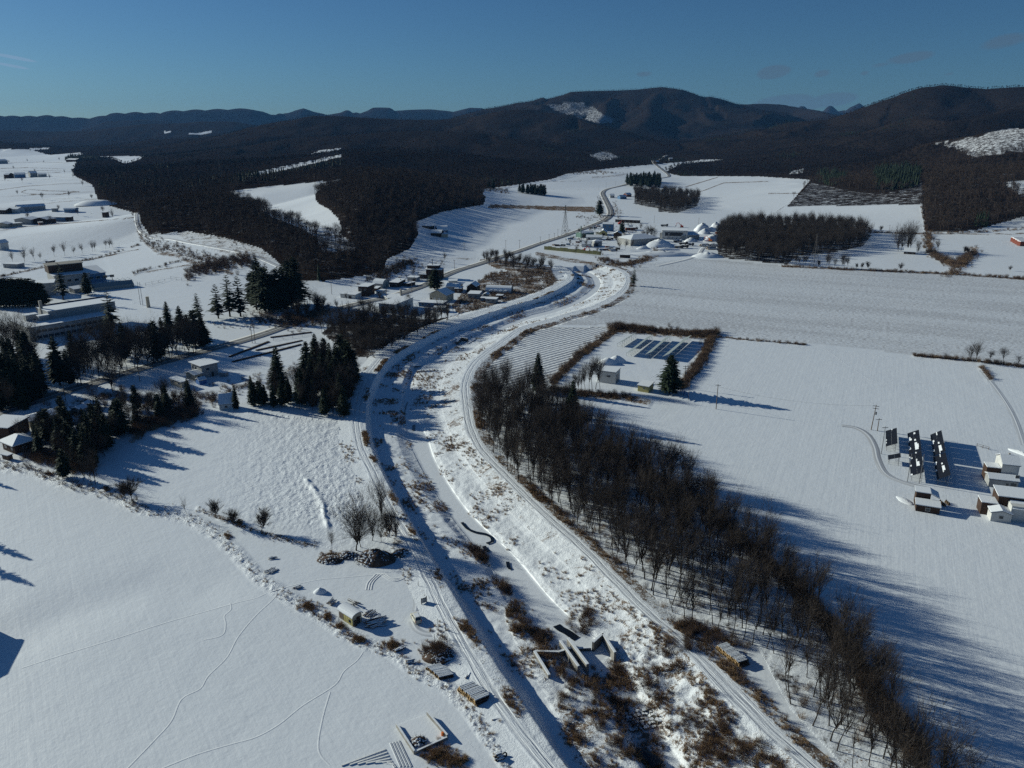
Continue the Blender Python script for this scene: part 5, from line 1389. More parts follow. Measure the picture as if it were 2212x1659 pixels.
# hedges and thickets
bp += [along(LINES[3][0], 520, (5, 4), .7, 1.5), along(LINES[4][0], 420, (6, 3), .7, 1.4), along([(1190, 842), (1250, 850), (1330, 855), (1360, 858)], 230, (3, 3), .6, 1.2), along([(1330, 708), (1370, 712), (1400, 715)], 150, (8, 2), 1.2, 2.2),
       along([(1500, 722), (1545, 722)], 80, (6, 2), 1.2, 2), along(LINES[5][0], 90, (1, .8), .5, .9), along(LINES[6][0], 160, (1, .8), .6, 1.2), along(LINES[7][0], 40, (3, 2), .6, 1), along(LINES[8][0], 240, (1, 1), .7, 1.4),
       along(LINES[9][0], 420, (7, 4), 1.0, 2.2), along(LINES[10][0], 160, (7, 4), .8, 1.6), along(LINES[11][0], 120, (1, .5), .8, 1.6), along(LINES[12][0], 80, (2, 1), .8, 1.4), along(LINES[13][0], 380, (5, 4), .7, 1.4), along(LINES[14][0], 150, (4, 4), .6, 1.2),
       along(LINES[15][0], 140, (1, .6), .6, 1.2), along(LINES[16][0], 60, (2, 1), .6, 1.2), along([(815, 602), (850, 588), (890, 572)], 300, (10, 4), .9, 1.6), along([(410, 600), (450, 590), (540, 580)], 320, (8, 6), 1.0, 2.2),
       along([(1300, 560), (1345, 572), (1395, 560), (1420, 540)], 320, (8, 3), .8, 1.5), along([(640, 700), (700, 670), (610, 700)], 220, (10, 8), .8, 1.6), along([(70, 985), (120, 995), (180, 1010)], 200, (14, 8), .8, 1.6),
       along([(290, 930), (360, 905), (420, 890)], 420, (6, 8), .8, 1.8), along([(1250, 470), (1300, 470), (1330, 465)], 60, (6, 4), .8, 1.4), along([(1294, 430), (1300, 465)], 60, (3, 8), .8, 1.4), along([(1326, 440), (1338, 470)], 50, (3, 8), .8, 1.4),
       along([(1020, 420), (1030, 435), (1060, 425), (1090, 428)], 150, (8, 4), 1, 2.4), along([(1250, 384), (1310, 381)], 120, (16, 2), 1, 2.4), along([(480, 700), (600, 705)], 30, (20, 6), .5, 1), along([(1870, 1480), (1900, 1530), (1950, 1590), (1985, 1640)], 520, (7, 10), .8, 1.6),
       along([(1700, 1250), (1760, 1320), (1820, 1395), (1880, 1480)], 420, (6, 8), .8, 1.5), along([(1300, 960), (1400, 1030), (1500, 1080), (1600, 1170), (1700, 1250)], 300, (8, 6), .8, 1.4), along([(1540, 1380), (1480, 1350), (1600, 1400)], 160, (20, 8), .5, 1.0)]
mp = strew(F_MARSH, 1.7, .62, clump=9, seed=23)
X, Y, Zg, U, V_ = scatter(W_STRIP, 2.6, 1.0)
c_ = fbm(X / 8, Y / 8, 3, 29) > .46
sp_ = np.stack([X[c_], Y[c_], Zg[c_], rng.uniform(.5, 1.1, c_.sum()), rng.uniform(0, 6.28, c_.sum())], 1)
bp += [along([(300, 880), (350, 870), (420, 860), (470, 860)], 160, (14, 8), .6, 1.3), along([(120, 900), (200, 880), (260, 850)], 160, (20, 10), .6, 1.3), along([(480, 840), (560, 830), (640, 800)], 120, (16, 8), .5, 1.2), along([(780, 620), (860, 600), (940, 580)], 100, (14, 8), .5, 1.2), along([(1230, 520), (1300, 500), (1400, 510)], 160, (20, 14), .5, 1.3), along([(560, 690), (600, 690), (690, 690)], 200, (16, 8), .8, 1.6)]
bp += [along([(390, 508), (470, 528), (560, 552)], 260, (24, 7), .5, 1.3)]
instancer('dry_grass', np.concatenate(tp + [mp[::2]]), TUFT)
instancer('scrub_undergrowth', np.concatenate(bp + [mp[1::2], sp_]), BUSH)
# ================================================================== BUILDINGS
def W(x0, y0, s): return lambda x, y: ((x0 + x * s) / 1.1573, (y0 + y * s) / 1.1573)


V1 = W(1360, 540, .1085); V2 = W(1600, 540, .1085); HL = W(830, 650, .10398); HR = W(1040, 640, .11302); SCH = W(0, 660, .16275); LH = W(420, 860, .10848); YS = W(1500, 800, .12658)
SOL = W(2180, 1040, .1085); RH = W(2240, 1100, .14467); CAB = W(820, 1440, .09042); CAR = W(1000, 1480, .06027); DS = W(1320, 1560, .1085)
k00 = lambda x, y: K(0, 0, x, y); k10 = lambda x, y: K(1, 0, x, y); k20 = lambda x, y: K(2, 0, x, y); k30 = lambda x, y: K(3, 0, x, y); k01 = lambda x, y: K(0, 1, x, y); k02 = lambda x, y: K(0, 2, x, y); k13 = lambda x, y: K(1, 3, x, y); k21 = lambda x, y: K(2, 1, x, y)
ZOOM = {id(V1): .09375, id(V2): .09375, id(HL): .08985, id(HR): .09766, id(SCH): .14063, id(LH): .09374, id(YS): .10938, id(SOL): .09375, id(RH): .125, id(CAB): .07813, id(CAR): .05208}


def roof_shape(kind, L, D, h, rise, o, th):
    """roof slab as list of (verts, faces) lifted by th; overhang o"""
    x0, x1, y0, y1 = -o, L + o, -o, D + o
    if kind == 'flat': top = [(x0, y0, h), (x1, y0, h), (x1, y1, h), (x0, y1, h)]; fs = [(0, 1, 2, 3)]
    elif kind == 'shed': top = [(x0, y0, h), (x1, y0, h), (x1, y1, h + rise), (x0, y1, h + rise)]; fs = [(0, 1, 2, 3)]
    elif kind == 'shedr': top = [(x0, y0, h + rise), (x1, y0, h + rise), (x1, y1, h), (x0, y1, h)]; fs = [(0, 1, 2, 3)]
    elif kind == 'gx': top = [(x0, y0, h), (x1, y0, h), (x1, D / 2, h + rise), (x0, D / 2, h + rise), (x1, y1, h), (x0, y1, h)]; fs = [(0, 1, 2, 3), (3, 2, 4, 5)]
    elif kind == 'gy': top = [(x0, y0, h), (L / 2, y0, h + rise), (L / 2, y1, h + rise), (x0, y1, h), (x1, y0, h), (x1, y1, h)]; fs = [(0, 1, 2, 3), (1, 4, 5, 2)]
    elif kind == 'hip':
        q = min(D, L) / 2 * .95
        if L >= D: a, b = (q, D / 2), (L - q, D / 2)
        else: a, b = (L / 2, q), (L / 2, D - q)
        top = [(x0, y0, h), (x1, y0, h), (x1, y1, h), (x0, y1, h), (*a, h + rise), (*b, h + rise)]
        fs = [(0, 1, 5, 4), (1, 2, 5), (2, 3, 4, 5), (3, 0, 4)] if L >= D else [(0, 1, 4), (1, 2, 5, 4), (2, 3, 5), (3, 0, 4, 5)]
    elif kind in ('arch', 'archy'):
        n = 8; top = []; fs = []
        for i in range(n + 1):
            a = math.pi * i / n
            if kind == 'arch': y = D / 2 - (D / 2 + o) * math.cos(a); top += [(x0, y, h + rise * math.sin(a)), (x1, y, h + rise * math.sin(a))]
            else: x = L / 2 - (L / 2 + o) * math.cos(a); top += [(x, y0, h + rise * math.sin(a)), (x, y1, h + rise * math.sin(a))]
        for i in range(n): fs.append((2 * i, 2 * i + 1, 2 * i + 3, 2 * i + 2) if kind == 'arch' else (2 * i, 2 * i + 2, 2 * i + 3, 2 * i + 1))
    return top, fs


def slab(top, fs, z0, z1):
    m = MB(); n = len(top)
    vs = [(p[0], p[1], p[2] + z0) for p in top] + [(p[0], p[1], p[2] + z1) for p in top]
    ff = [tuple(reversed(f)) for f in fs] + [tuple(i + n for i in f) for f in fs]
    cnt = {}
    for f in fs:
        for a, b in zip(f, f[1:] + f[:1]): cnt[(a, b)] = cnt.get((a, b), 0) + 1
    for (a, b) in cnt:
        if (b, a) not in cnt: ff.append((a, b, b + n, a + n))
    return m.add(vs, ff)


def window(e, face, u, z, w, h, L, D, m=None, name='window', frame=True):
    """a window with its pane; face f front, r right, l left"""
    pr = .06
    def P(a, d, zz):
        if face == 'f': return (a, -d, zz)
        if face == 'r': return (L + d, a, zz)
        if face == 'b': return (a, D + d, zz)
        return (-d, a, zz)
    def bx(mb, a0, z0, a1, z1, d0, d1):
        vs = [P(a0, d0, z0), P(a1, d0, z0), P(a1, d1, z0), P(a0, d1, z0), P(a0, d0, z1), P(a1, d0, z1), P(a1, d1, z1), P(a0, d1, z1)]
        mb.add(vs, [(0, 3, 2, 1), (4, 5, 6, 7), (0, 1, 5, 4), (1, 2, 6, 5), (2, 3, 7, 6), (3, 0, 4, 7)])
    t = .08
    if frame:
        fm = MB(); bx(fm, u - t, z - t, u + w + t, z, -.05, pr); bx(fm, u - t, z + h, u + w + t, z + h + t, -.05, pr); bx(fm, u - t, z, u, z + h, -.05, pr); bx(fm, u + w, z, u + w + t, z + h, -.05, pr)
        fr = fm.build(name, M['white_wall'], e)
        pm_ = MB(); bx(pm_, u, z, u + w, z + h, -.05, .02); pm_.build('pane', m or M['glass'], fr)
    else:
        pm_ = MB(); bx(pm_, u, z, u + w, z + h, -.03, .05); pm_.build(name, m or M['glass'], e)


def bld(name, label, cat, fr, A, B, dep, hp, roof='flat', rise=1.0, wall='white_wall', group=None, over=.35, C=None, snow=.22, wins=(), doors=(), chim=None, roofm='roof_dark', extra=None, hm=None, parapet=False):
    a = fr(*A); b = fr(*B); pa = G(*a); pb = G(*b)
    if C is not None: pc = G(*fr(*C)); dep = (pc - pb).length
    L = (pb - pa).length; rz = math.atan2(pb.y - pa.y, pb.x - pa.x)
    h = hm if hm is not None else px2m(pa, hp * ZOOM.get(id(fr), .25))
    z0 = min(H1(pa.x, pa.y), H1(pb.x, pb.y)) - .05
    e = empty(name, (pa.x, pa.y, z0), rz); tag(e, label, cat, group)
    w = MB()
    D = dep; bz = -1.2
    if roof in ('flat', 'hip'): w.box(0, 0, bz, L, D, h)
    elif roof == 'shed': w.xprism([(0, bz), (0, h), (D, h + rise), (D, bz)], 0, L)
    elif roof == 'shedr': w.xprism([(0, bz), (0, h + rise), (D, h), (D, bz)], 0, L)
    elif roof == 'gx': w.xprism([(0, bz), (0, h), (D / 2, h + rise), (D, h), (D, bz)], 0, L)
    elif roof == 'arch': w.xprism([(0, bz)] + [(D / 2 - D / 2 * math.cos(math.pi * i / 8), h + rise * math.sin(math.pi * i / 8)) for i in range(9)] + [(D, bz)], 0, L)
    elif roof in ('gy', 'archy'):
        pf = [(0, h), (L / 2, h + rise), (L, h)] if roof == 'gy' else [(L / 2 - L / 2 * math.cos(math.pi * i / 8), h + rise * math.sin(math.pi * i / 8)) for i in range(9)]
        pf = [(0, bz)] + pf + [(L, bz)]; n = len(pf)
        w.add([(p[0], 0, p[1]) for p in pf] + [(p[0], D, p[1]) for p in pf], [tuple(range(n))[::-1], tuple(range(n, 2 * n))] + [(i, (i + 1) % n, n + (i + 1) % n, n + i) for i in range(n)])
    w.build('wall', M[wall], e)
    top, fs = roof_shape(roof, L, D, h, rise, over, .1)
    rf = slab(top, fs, .004, .14).build('roof', M[roofm], e)
    if snow:
        t2, f2 = roof_shape(roof, L, D, h, rise, over - .03, .1)
        sm_ = slab(t2, f2, .143, .14 + snow); sm_.build('snow_cover', M['snow'], rf, smooth=False)
    if parapet:
        pp = MB(); t = .3; zt = h + .75
        for q in ((-over, -over, L + over, -over + t), (-over, D + over - t, L + over, D + over), (-over, -over + t, -over + t, D + over - t), (L + over - t, -over + t, L + over, D + over - t)): pp.box(q[0], q[1], h + .142, q[2], q[3], zt)
        pp.build('parapet', M[wall], e)
    for q in wins: window(e, q[0], q[1] if q[1] >= 0 else L + q[1], q[2], q[3], q[4], L, D, M.get(q[5]) if len(q) > 5 else None)
    if not wins and not doors and cat in ('house', 'shed', 'barn', 'hut', 'farmhouse') and h > 1.8 and L > 3:
        k_ = max(1, min(6, int(L / 3.2)))
        for i_ in range(k_): window(e, 'f', L * (i_ + .5) / k_ - .5, min(1.1, h - 1.3), 1.0, .8, L, D)
        window(e, 'r', D * .4, min(1.1, h - 1.3), 1.0, .8, L, D)
    for q in doors: window(e, q[0], q[1], 0, q[2], q[3], L, D, M[q[4]] if len(q) > 4 else M['dark_metal'], 'door', False)
    if chim:
        cx, cy, ch, cw = chim; MB().box(cx * L - cw / 2, cy * D - cw / 2, h, cx * L + cw / 2, cy * D + cw / 2, h + ch).build('chimney', M['concrete'], e)
    if extra: extra(e, L, D, h)
    return e, L, D, h


# ---- village by the gravel yard (upper middle)
def boxes(*qs):
    def f(e, L, D, h):
        for (nm, x0, y0, z0, x1, y1, z1, m_) in qs:
            b_ = MB().box(x0 * L, y0 * D, z0, x1 * L, y1 * D, z1).build(nm, M[m_], e)
            if nm in ('upper_storey', 'penthouse', 'annex', 'porch'): MB().box(x0 * L - .3, y0 * D - .3, z1 + .003, x1 * L + .3, y1 * D + .3, z1 + .3).build('snow_cover', M['snow'], b_)
    return f


bld('shed', 'long white shed with a snowy pitched roof in the village', 'shed', V1, (970, 545), (1330, 552), 9, 55, 'gx', 1.8, 'white_wall', doors=(('f', 2, 2, 2),))
bld('shed', 'white shed with steep snowy roof, front row of the village', 'shed', V1, (868, 712), (1065, 718), 8, 62, 'gx', 2.4, 'white_wall', wins=(('f', 4, 1, 1.5, .8),))
bld('shed', 'open fronted grey shed with pyramid roof, front row of the village', 'shed', V1, (1160, 702), (1335, 696), 6, 110, 'hip', 1.2, 'grey_wall', doors=(('f', .6, 3.2, 3.0, 'dark_metal'),))  # the door here is a dark sheet painting the shaded open front
bld('house', 'pale green low house beside the green stack', 'house', V1, (865, 498), (1150, 470), 9, 90, 'gx', 1.2, 'green_wall', wins=(('f', 2, 1.4, 1.4, 1), ('f', 6, 1.4, 1.4, 1)))
bld('house', 'tall slate blue house near the road bend', 'house', V1, (1345, 345), (1585, 352), 8, 150, 'gx', 1.6, 'blue_wall', wins=(('f', 2, 4.2, 1.4, 1.2), ('f', 7, 4.2, 1.4, 1.2), ('f', 2, 1.2, 1.6, 1.2)))
bld('barn', 'yellow gabled barn with blue shaded roof in the village', 'barn', V1, (1275, 445), (1450, 448), 14, 62, 'gy', 2.4, 'yellow_wall', doors=(('f', 2.5, 3, 2.2),))
bld('barn', 'large olive barn with broad hipped roof at the edge of the village', 'barn', V1, (1690, 625), (2000, 690), 14, 130, 'hip', 3.2, 'grey_wall', C=(2200, 590))
bld('house', 'dark brown gabled house in the centre of the village', 'house', V1, (1600, 500), (1770, 505), 9, 90, 'gy', 2, 'brown_wall')
bld('shed', 'small white store behind the yellow barn', 'shed', V1, (1185, 420), (1290, 422), 6, 50, 'flat', 1, 'white_wall')
bld('shed', 'low flat roofed store behind the village conifer', 'shed', V1, (1890, 330), (2110, 330), 6, 60, 'flat', 1, 'red_wall')
bld('shed', 'long dark machine shed along the back of the village', 'shed', V1, (1640, 140), (2190, 165), 5, 60, 'flat', .5, 'brown_wall')
bld('trailer', 'dark trailer with snow on its roof below the village', 'trailer', V1, (1745, 962), (1985, 968), 2.5, 62, 'flat', .5, 'brown_wall', over=.02)
bld('shed', 'wide storage hall with open dark front and white lower wall in the gravel yard', 'shed', V2, (500, 535), (1085, 548), 17, 190, 'flat', 1, 'white_wall', doors=(), extra=boxes(('opening_shade', .12, -.01, 3.6, .82, .0, 7.0, 'dark_metal')))  # dark sheet on the wall stands in for the shaded interior
bld('shed', 'gabled grey shed standing before the storage hall in the gravel yard', 'shed', V2, (450, 525), (668, 540), 11, 125, 'gy', 1.6, 'grey_wall', wins=(('f', 4, 5, 1, .8),))
bld('shed', 'long pale metal shed right of the storage hall in the gravel yard', 'shed', V2, (960, 548), (1360, 545), 9, 95, 'gx', 2.0, 'light_glass', C=(1395, 470))
bld('hut', 'small red roofed hut by the wood behind the gravel yard', 'hut', V2, (1795, 415), (1850, 410), 4, 45, 'flat', 1, 'red_wall')
for (a, b, lab, wl_) in (((848, 1018), (885, 1018), 'leftmost of three tiny houses by the far road', 'grey_wall'), ((935, 1030), (990, 1028), 'middle one of three tiny houses by the far road', 'blue_wall'), ((990, 1010), (1032, 1008), 'rightmost red one of three tiny houses by the far road', 'red_wall'),
                         ((1245, 768), (1272, 766), 'dark tiny house at the head of the valley', 'brown_wall'), ((1355, 742), (1385, 742), 'pale tiny house at the head of the valley', 'grey_wall')):
    bld('house', lab, 'house', k20, a, b, 9, 18, 'gx', 2.5, wl_)
# ---- hamlet on the main road (middle)
bld('shed', 'long low white shed with dark door at the left end of the hamlet', 'shed', HL, (205, 905), (560, 935), 6, 88, 'shed', .5, 'white_wall', C=(640, 880), doors=(('f', 6.0, 2.2, 1.9, 'dark_metal'),))
bld('house', 'dark two storey house behind the long low white shed', 'house', HL, (640, 868), (860, 880), 9, 225, 'flat', 1, 'brown_wall', C=(960, 800), over=.7, wins=(('f', .8, 3.9, 1.6, 1.1), ('f', 4, 3.9, 1.4, 1.1), ('f', .8, 1.1, 1.4, 1.1)))
bld('shed', 'lean-to with sloping snowy roof left of the dark two storey house', 'shed', HL, (478, 858), (640, 868), 6, 70, 'shed', 1.2, 'brown_wall')
bld('barn', 'arched metal barn behind the dark two storey house', 'barn', HL, (985, 668), (1215, 690), 10, 50, 'arch', 4.2, 'light_glass', C=(1375, 640), snow=.1, roofm='metal')
bld('house', 'low dark house with pale roof right of the arched barn', 'house', HL, (1385, 640), (1590, 655), 12, 100, 'shed', .8, 'brown_wall', C=(1800, 590), chim=(.8, .6, 1.6, .5))
bld('shed', 'small dark garage by the roadside in the hamlet', 'shed', HL, (1725, 625), (1845, 640), 6, 70, 'flat', .3, 'brown_wall', C=(1955, 595))
bld('shed', 'grey concrete store by the road pole in the hamlet', 'shed', HL, (1812, 505), (2045, 515), 6, 85, 'flat', .3, 'grey_wall', doors=(('f', 4, 2, 2),))
bld('shed', 'pale blue hut in the shade of the dark two storey house', 'shed', HL, (1065, 835), (1180, 845), 4, 85, 'flat', .3, 'white_wall', C=(1240, 800))
bld('shed', 'narrow dark store between the dark house and the arched barn', 'shed', HL, (1000, 745), (1090, 750), 5, 60, 'shed', .5, 'brown_wall')
bld('hall', 'big square white hall with flat roof by the left track', 'hall', HL, (1135, 1255), (1530, 1290), 20, 205, 'flat', .3, 'white_wall', C=(1965, 1110), over=.25, parapet=False, doors=(('r', 3, 9, 2.6, 'roof_dark'),), chim=None)  # right side door is a dark sheet standing for a shaded opening
bld('shed', 'long low building with white roof and tall chimney behind the white hall', 'shed', HL, (1345, 985), (1730, 950), 8, 62, 'flat', .4, 'grey_wall', C=(2070, 885), chim=(.95, .35, 4.5, 1.1))
bld('shed', 'long blue grey shed right of the white hall', 'shed', HR, (60, 1110), (590, 1140), 9, 85, 'flat', .4, 'blue_wall', C=(680, 1080), wins=(('f', 2, 1.2, 1.6, .8), ('f', 6, 1.2, 1.6, .8), ('f', 10, 1.2, 1.6, .8)))
bld('shed', 'small pale hut with one window below the blue grey shed', 'shed', HR, (388, 1228), (645, 1236), 4, 88, 'flat', .4, 'white_wall', wins=(('f', 2.0, 1.1, 1.6, .7),))
bld('house', 'gable fronted beige house with two pale windows', 'house', HR, (303, 985), (668, 1022), 10, 140, 'gy', 3.0, 'beige_wall', C=(835, 960), over=.6, wins=(('f', 3.0, 1.4, 1.5, .9, 'white_wall'), ('f', 6.2, 1.4, 1.5, .9, 'white_wall')), doors=(('f', .7, .9, 2),))
bld('house', 'tall stacked dark house behind the round conifer', 'house', HR, (225, 500), (560, 510), 9, 195, 'shed', .5, 'brown_wall', C=(632, 470), over=.8, extra=boxes(('upper_storey', .05, .2, 4.5, .8, .95, 9.3, 'brown_wall')), wins=(('f', 1.5, 1, 1.5, 1.2),), chim=(.35, .5, 7.2, .5))
bld('shed', 'low shed with blue shaded roof left of the tall stacked house', 'shed', HR, (60, 495), (225, 502), 8, 85, 'gx', 1.4, 'brown_wall')
bld('shed', 'shed with snow sliding off its blue roof, behind the beige house', 'shed', HR, (670, 772), (960, 785), 8, 95, 'gx', 1.6, 'grey_wall', roofm='roof_blue')
bld('shed', 'square dark shed beside the sliding snow roof', 'shed', HR, (860, 812), (1000, 815), 6, 90, 'flat', .3, 'brown_wall', C=(1100, 770))
bld('house', 'brown gabled house in the middle of the scrub', 'house', HR, (1125, 790), (1330, 800), 9, 110, 'gy', 2.2, 'brown_wall', C=(1440, 745))
bld('greenhouse', 'arched white plastic greenhouse with four hoods at the scrub', 'greenhouse', HR, (1548, 810), (2090, 830), 8, 20, 'arch', 3.6, 'light_glass', snow=.12, roofm='white_wall', extra=boxes(*[('hood', x, -.10, 1.2, x + .10, .12, 2.2, 'snow') for x in (.17, .36, .55, .76)]))
bld('shed', 'slatted grey store with two snowy roofs above the levee', 'shed', HR, (1148, 938), (1395, 945), 6, 100, 'flat', .3, 'grey_wall', C=(1505, 880))
bld('shed', 'small cream hut between the slatted store and the levee', 'shed', HR, (1488, 935), (1590, 940), 4, 80, 'gy', .9, 'beige_wall')
bld('shed', 'tiny snow capped hut in the reeds', 'shed', HR, (1775, 925), (1900, 930), 4, 50, 'flat', .3, 'brown_wall')
bld('shed', 'small blue box hut beside the levee', 'shed', HR, (1432, 1005), (1535, 1008), 3.5, 75, 'flat', .3, 'blue_wall')
bld('shed', 'flat roofed container store beside the levee', 'shed', HR, (1540, 1035), (1770, 1045), 4, 85, 'flat', .3, 'grey_wall', C=(1832, 1005))
bld('shed', 'white roofed low shed behind the beige house ridge', 'shed', HR, (720, 600), (905, 600), 5, 40, 'shed', .6, 'white_wall')
# ---- farm in the field under the wooded hill
bld('farmhouse', 'dark farmhouse with snowy roof at the foot of the wooded hill', 'house', k10, (1512, 1412), (1600, 1414), 10, 32, 'gx', 2.5, 'brown_wall', wins=(('f', 3, 1, 2, 1),))
bld('barn', 'domed roof barn directly behind the dark farmhouse', 'barn', k10, (1570, 1375), (1660, 1372), 12, 18, 'arch', 4.0, 'blue_wall')
bld('shed', 'small shed attached to the right of the dark farmhouse', 'shed', k10, (1602, 1412), (1660, 1408), 8, 28, 'shed', 1, 'beige_wall')
bld('shed', 'lone low shed left of the farm under the wooded hill', 'shed', k10, (1440, 1366), (1512, 1370), 8, 24, 'flat', 1, 'brown_wall')
bld('shed', 'hut with snowy roof at the foot of the tall bare trees', 'hut', k30, (1172, 1502), (1272, 1508), 10, 18, 'gx', 2.6, 'brown_wall')
for i in range(4):
    p = G(*k30(2142 + i * 19, 1398 + i * 11)); e = MB().box(-4, -2.5, 0, 4, 2.5, 4.0).build('crate_stack', M['red_wall']); e.location = (p.x, p.y, 0)
    MB().box(-4, -2.5, 4.0, 4, 2.5, 4.4).build('snow_cover', M['snow'], e)
    tag(e, ['leftmost', 'second', 'third', 'last'][i] + ' red crate stack of the row at the right edge', 'crates', 'row of red crate stacks')
# ---- school and works on the left
def school_extra(e, L, D, h):
    u = MB().box(.33 * L, 11, h + .15, 1.16 * L, 26, h + 4.6).build('upper_storey', M['grey_wall'], e)
    MB().box(.33 * L - .2, 10.8, h + 4.603, 1.16 * L + .2, 26.2, h + 4.85).build('snow_cover', M['snow'], u)
    t = MB(); t.box(.33 * L - .3, 26.25, h + 3, 1.16 * L + .3, 26.7, h + 5.4); t.build('parapet', M['roof_dark'], e)
    for i in range(14):
        window(e, 'f', 3 + i * L / 15.0, 3.9, 2.4, 1.5, L, D); window(e, 'f', 3 + i * L / 15.0, .9, 2.4, 1.5, L, D)
    for (x0, x1, y0, y1, z1) in ((.10, .24, 15, 19, 3.4), (.21, .33, 10, 13, 3.0)):
        p_ = MB().box(x0 * L, y0, h + .15, x1 * L, y1, h + z1).build('penthouse', M['grey_wall'], e)
        MB().box(x0 * L - .2, y0 - .2, h + z1 + .003, x1 * L + .2, y1 + .2, h + z1 + .25).build('snow_cover', M['snow'], p_)
    MB().box(.32 * L, 20, h, .32 * L + 1.3, 21.3, h + 9).build('chimney', M['concrete'], e)


bld('school', 'long grey flat roofed school block behind the bare trees', 'school', SCH, (480, 1195), (1760, 970), 27, 0, 'flat', 1, 'grey_wall', hm=7.0, over=.3, extra=school_extra, parapet=False)
bld('school', 'low flat roofed block with round skylights behind the conifer hedge', 'school', SCH, (-160, 520), (560, 395), 26, 0, 'flat', 1, 'grey_wall', hm=6.0, over=.3, parapet=True,
    extra=lambda e, L, D, h: [MB().add([(.22 * L + 3.2 * (i % 3) * 1.6 + 1.1 * math.cos(a) * (1 if k == 0 else .1), 8 + 6 * (i // 3) + 1.1 * math.sin(a) * (1 if k == 0 else .1), h + .3 + (1.2 if k else 0)) for k in (0, 1) for a in [j * .785 for j in range(8)]],
                                       [(j, (j + 1) % 8, 8 + (j + 1) % 8, 8 + j) for j in range(8)] + [tuple(range(8, 16))]).build('skylight', M['roof_dark'], e) for i in range(6)])
bld('school', 'plain grey linking block between the hedge and the gymnasium', 'school', SCH, (600, 500), (860, 480), 14, 0, 'flat', 1, 'grey_wall', hm=8.0, over=.3)
bld('gymnasium', 'gymnasium with raised clerestory roof behind the broad conifer', 'gymnasium', SCH, (860, 360), (1400, 300), 22, 0, 'shed', 1.0, 'grey_wall', hm=7.5, over=.6,
    extra=lambda e, L, D, h: [MB().box(-1, 9, h + .9, L * .93, 21, h + 6).build('upper_storey', M['brown_wall'], e), MB().box(-1.5, 8.2, h + 6.003, L * .95, 21.5, h + 6.5).build('upper_roof', M['concrete'], e)] + [window(e, 'f', 3 + i * 4.5, 3, 2.6, 1.6, L, D) for i in range(8)])
bld('school', 'blue roofed wing at the right end of the gymnasium', 'school', SCH, (1390, 300), (1640, 270), 18, 0, 'shed', 2.8, 'blue_wall', hm=6.5, over=.6, snow=.12, roofm='roof_blue', extra=lambda e, L, D, h: [MB().box(L, .5, 3.2, L + 4.5, 5, 3.5).build('canopy', M['snow'], e), MB().box(L + 4, .6, 0, L + 4.3, .9, 3.2).build('canopy_post', M['metal'], e)])
def glasshouse(e, L, D, h):
    for i in range(16):
        x = L * i / 15.0; b_ = MB(); b_.tube((x, 0, h), (x, D / 2, h + 2.2), .07, n=4); b_.tube((x, D / 2, h + 2.2), (x, D, h), .07, n=4); b_.tube((x, -.02, 0), (x, -.02, h), .06, n=4); b_.build('glazing_bar', M['white_wall'], e)
    for r in range(3):
        b_ = MB(); y0 = D + 1 + r * 5
        b_.tube((L * .45, y0, 2.4), (L * .99, y0, 2.4), .08, n=4)
        for i in range(5):
            x = L * (.45 + .13 * i); b_.tube((x, y0, 0), (x, y0, 2.4), .08, n=4); b_.tube((x, y0, 2.4), (x + L * .065, y0, 4.0), .08, n=4); b_.tube((x + L * .065, y0, 4.0), (x + L * .13, y0, 2.4), .08, n=4)
        b_.build('truss', M['white_wall'], e)
bld('greenhouse', 'long glass greenhouse with white bars beside the playing field', 'greenhouse', SCH, (1430, 425), (2065, 355), 9, 0, 'gx', 2.2, 'light_glass', hm=2.2, over=.05, snow=0, roofm='light_glass', extra=glasshouse)
bld('shed', 'snowy lean-to left of the greenhouse', 'shed', SCH, (1150, 455), (1330, 425), 6, 0, 'shed', 1, 'grey_wall', hm=2.6)
bld('shed', 'tiny dark shed on the snow behind the flat school blocks', 'shed', SCH, (55, 58), (275, 66), 7, 0, 'flat', 1, 'grey_wall', hm=3)
p = G(321, 664); c_ = MB(); c_.tube((0, 0, -1), (0, 0, 6.5), 1.1, .95, 12); o = c_.build('chimney_stack', M['beige_wall']); o.location = (p.x, p.y, 0); tag(o, 'stout round stack on the snowy field beyond the school roof', 'chimney')
# houses near the lower left road
bld('house', 'two storey grey house with flat snowy roof beside the road', 'house', LH, (560, 705), (800, 800), 8, 0, 'flat', .3, 'grey_wall', hm=5.6, C=(1085, 692), over=.8,
    wins=(('f', .8, 3.2, 1.5, 1.4), ('f', 3.2, 3.2, 1.5, 1.4), ('r', 2, 3.2, 1.4, 1.1)), doors=(('r', 4.2, 1.0, 2.0),))
bld('house', 'low front annex of the two storey grey house', 'house', LH, (425, 790), (620, 850), 5, 0, 'gy', .8, 'beige_wall', hm=2.5, C=(790, 800), over=.6)
bld('shelter', 'little shelter with snowy roof and blue sheet walls', 'shelter', LH, (648, 905), (728, 945), 3, 0, 'gy', .9, 'blue_tarp', hm=1.7, C=(890, 905), over=.2)
bld('shed', 'pair of joined sheds with stepped snowy roofs by the bare trees', 'shed', LH, (60, 925), (325, 1020), 4, 0, 'flat', .3, 'beige_wall', hm=2.6, C=(450, 975), over=.5)
bld('shed', 'small white shed with steep snowy roof left of the dark grove', 'shed', LH, (1190, 1528), (1505, 1500), 4.6, 0, 'shed', 2.6, 'white_wall', hm=2.2, over=.25)
bld('shed', 'dark parked loader half buried right of the grey house', 'loader', LH, (1180, 745), (1330, 760), 2.2, 0, 'flat', .3, 'grey_wall', hm=1.6, C=(1430, 735), over=.02)
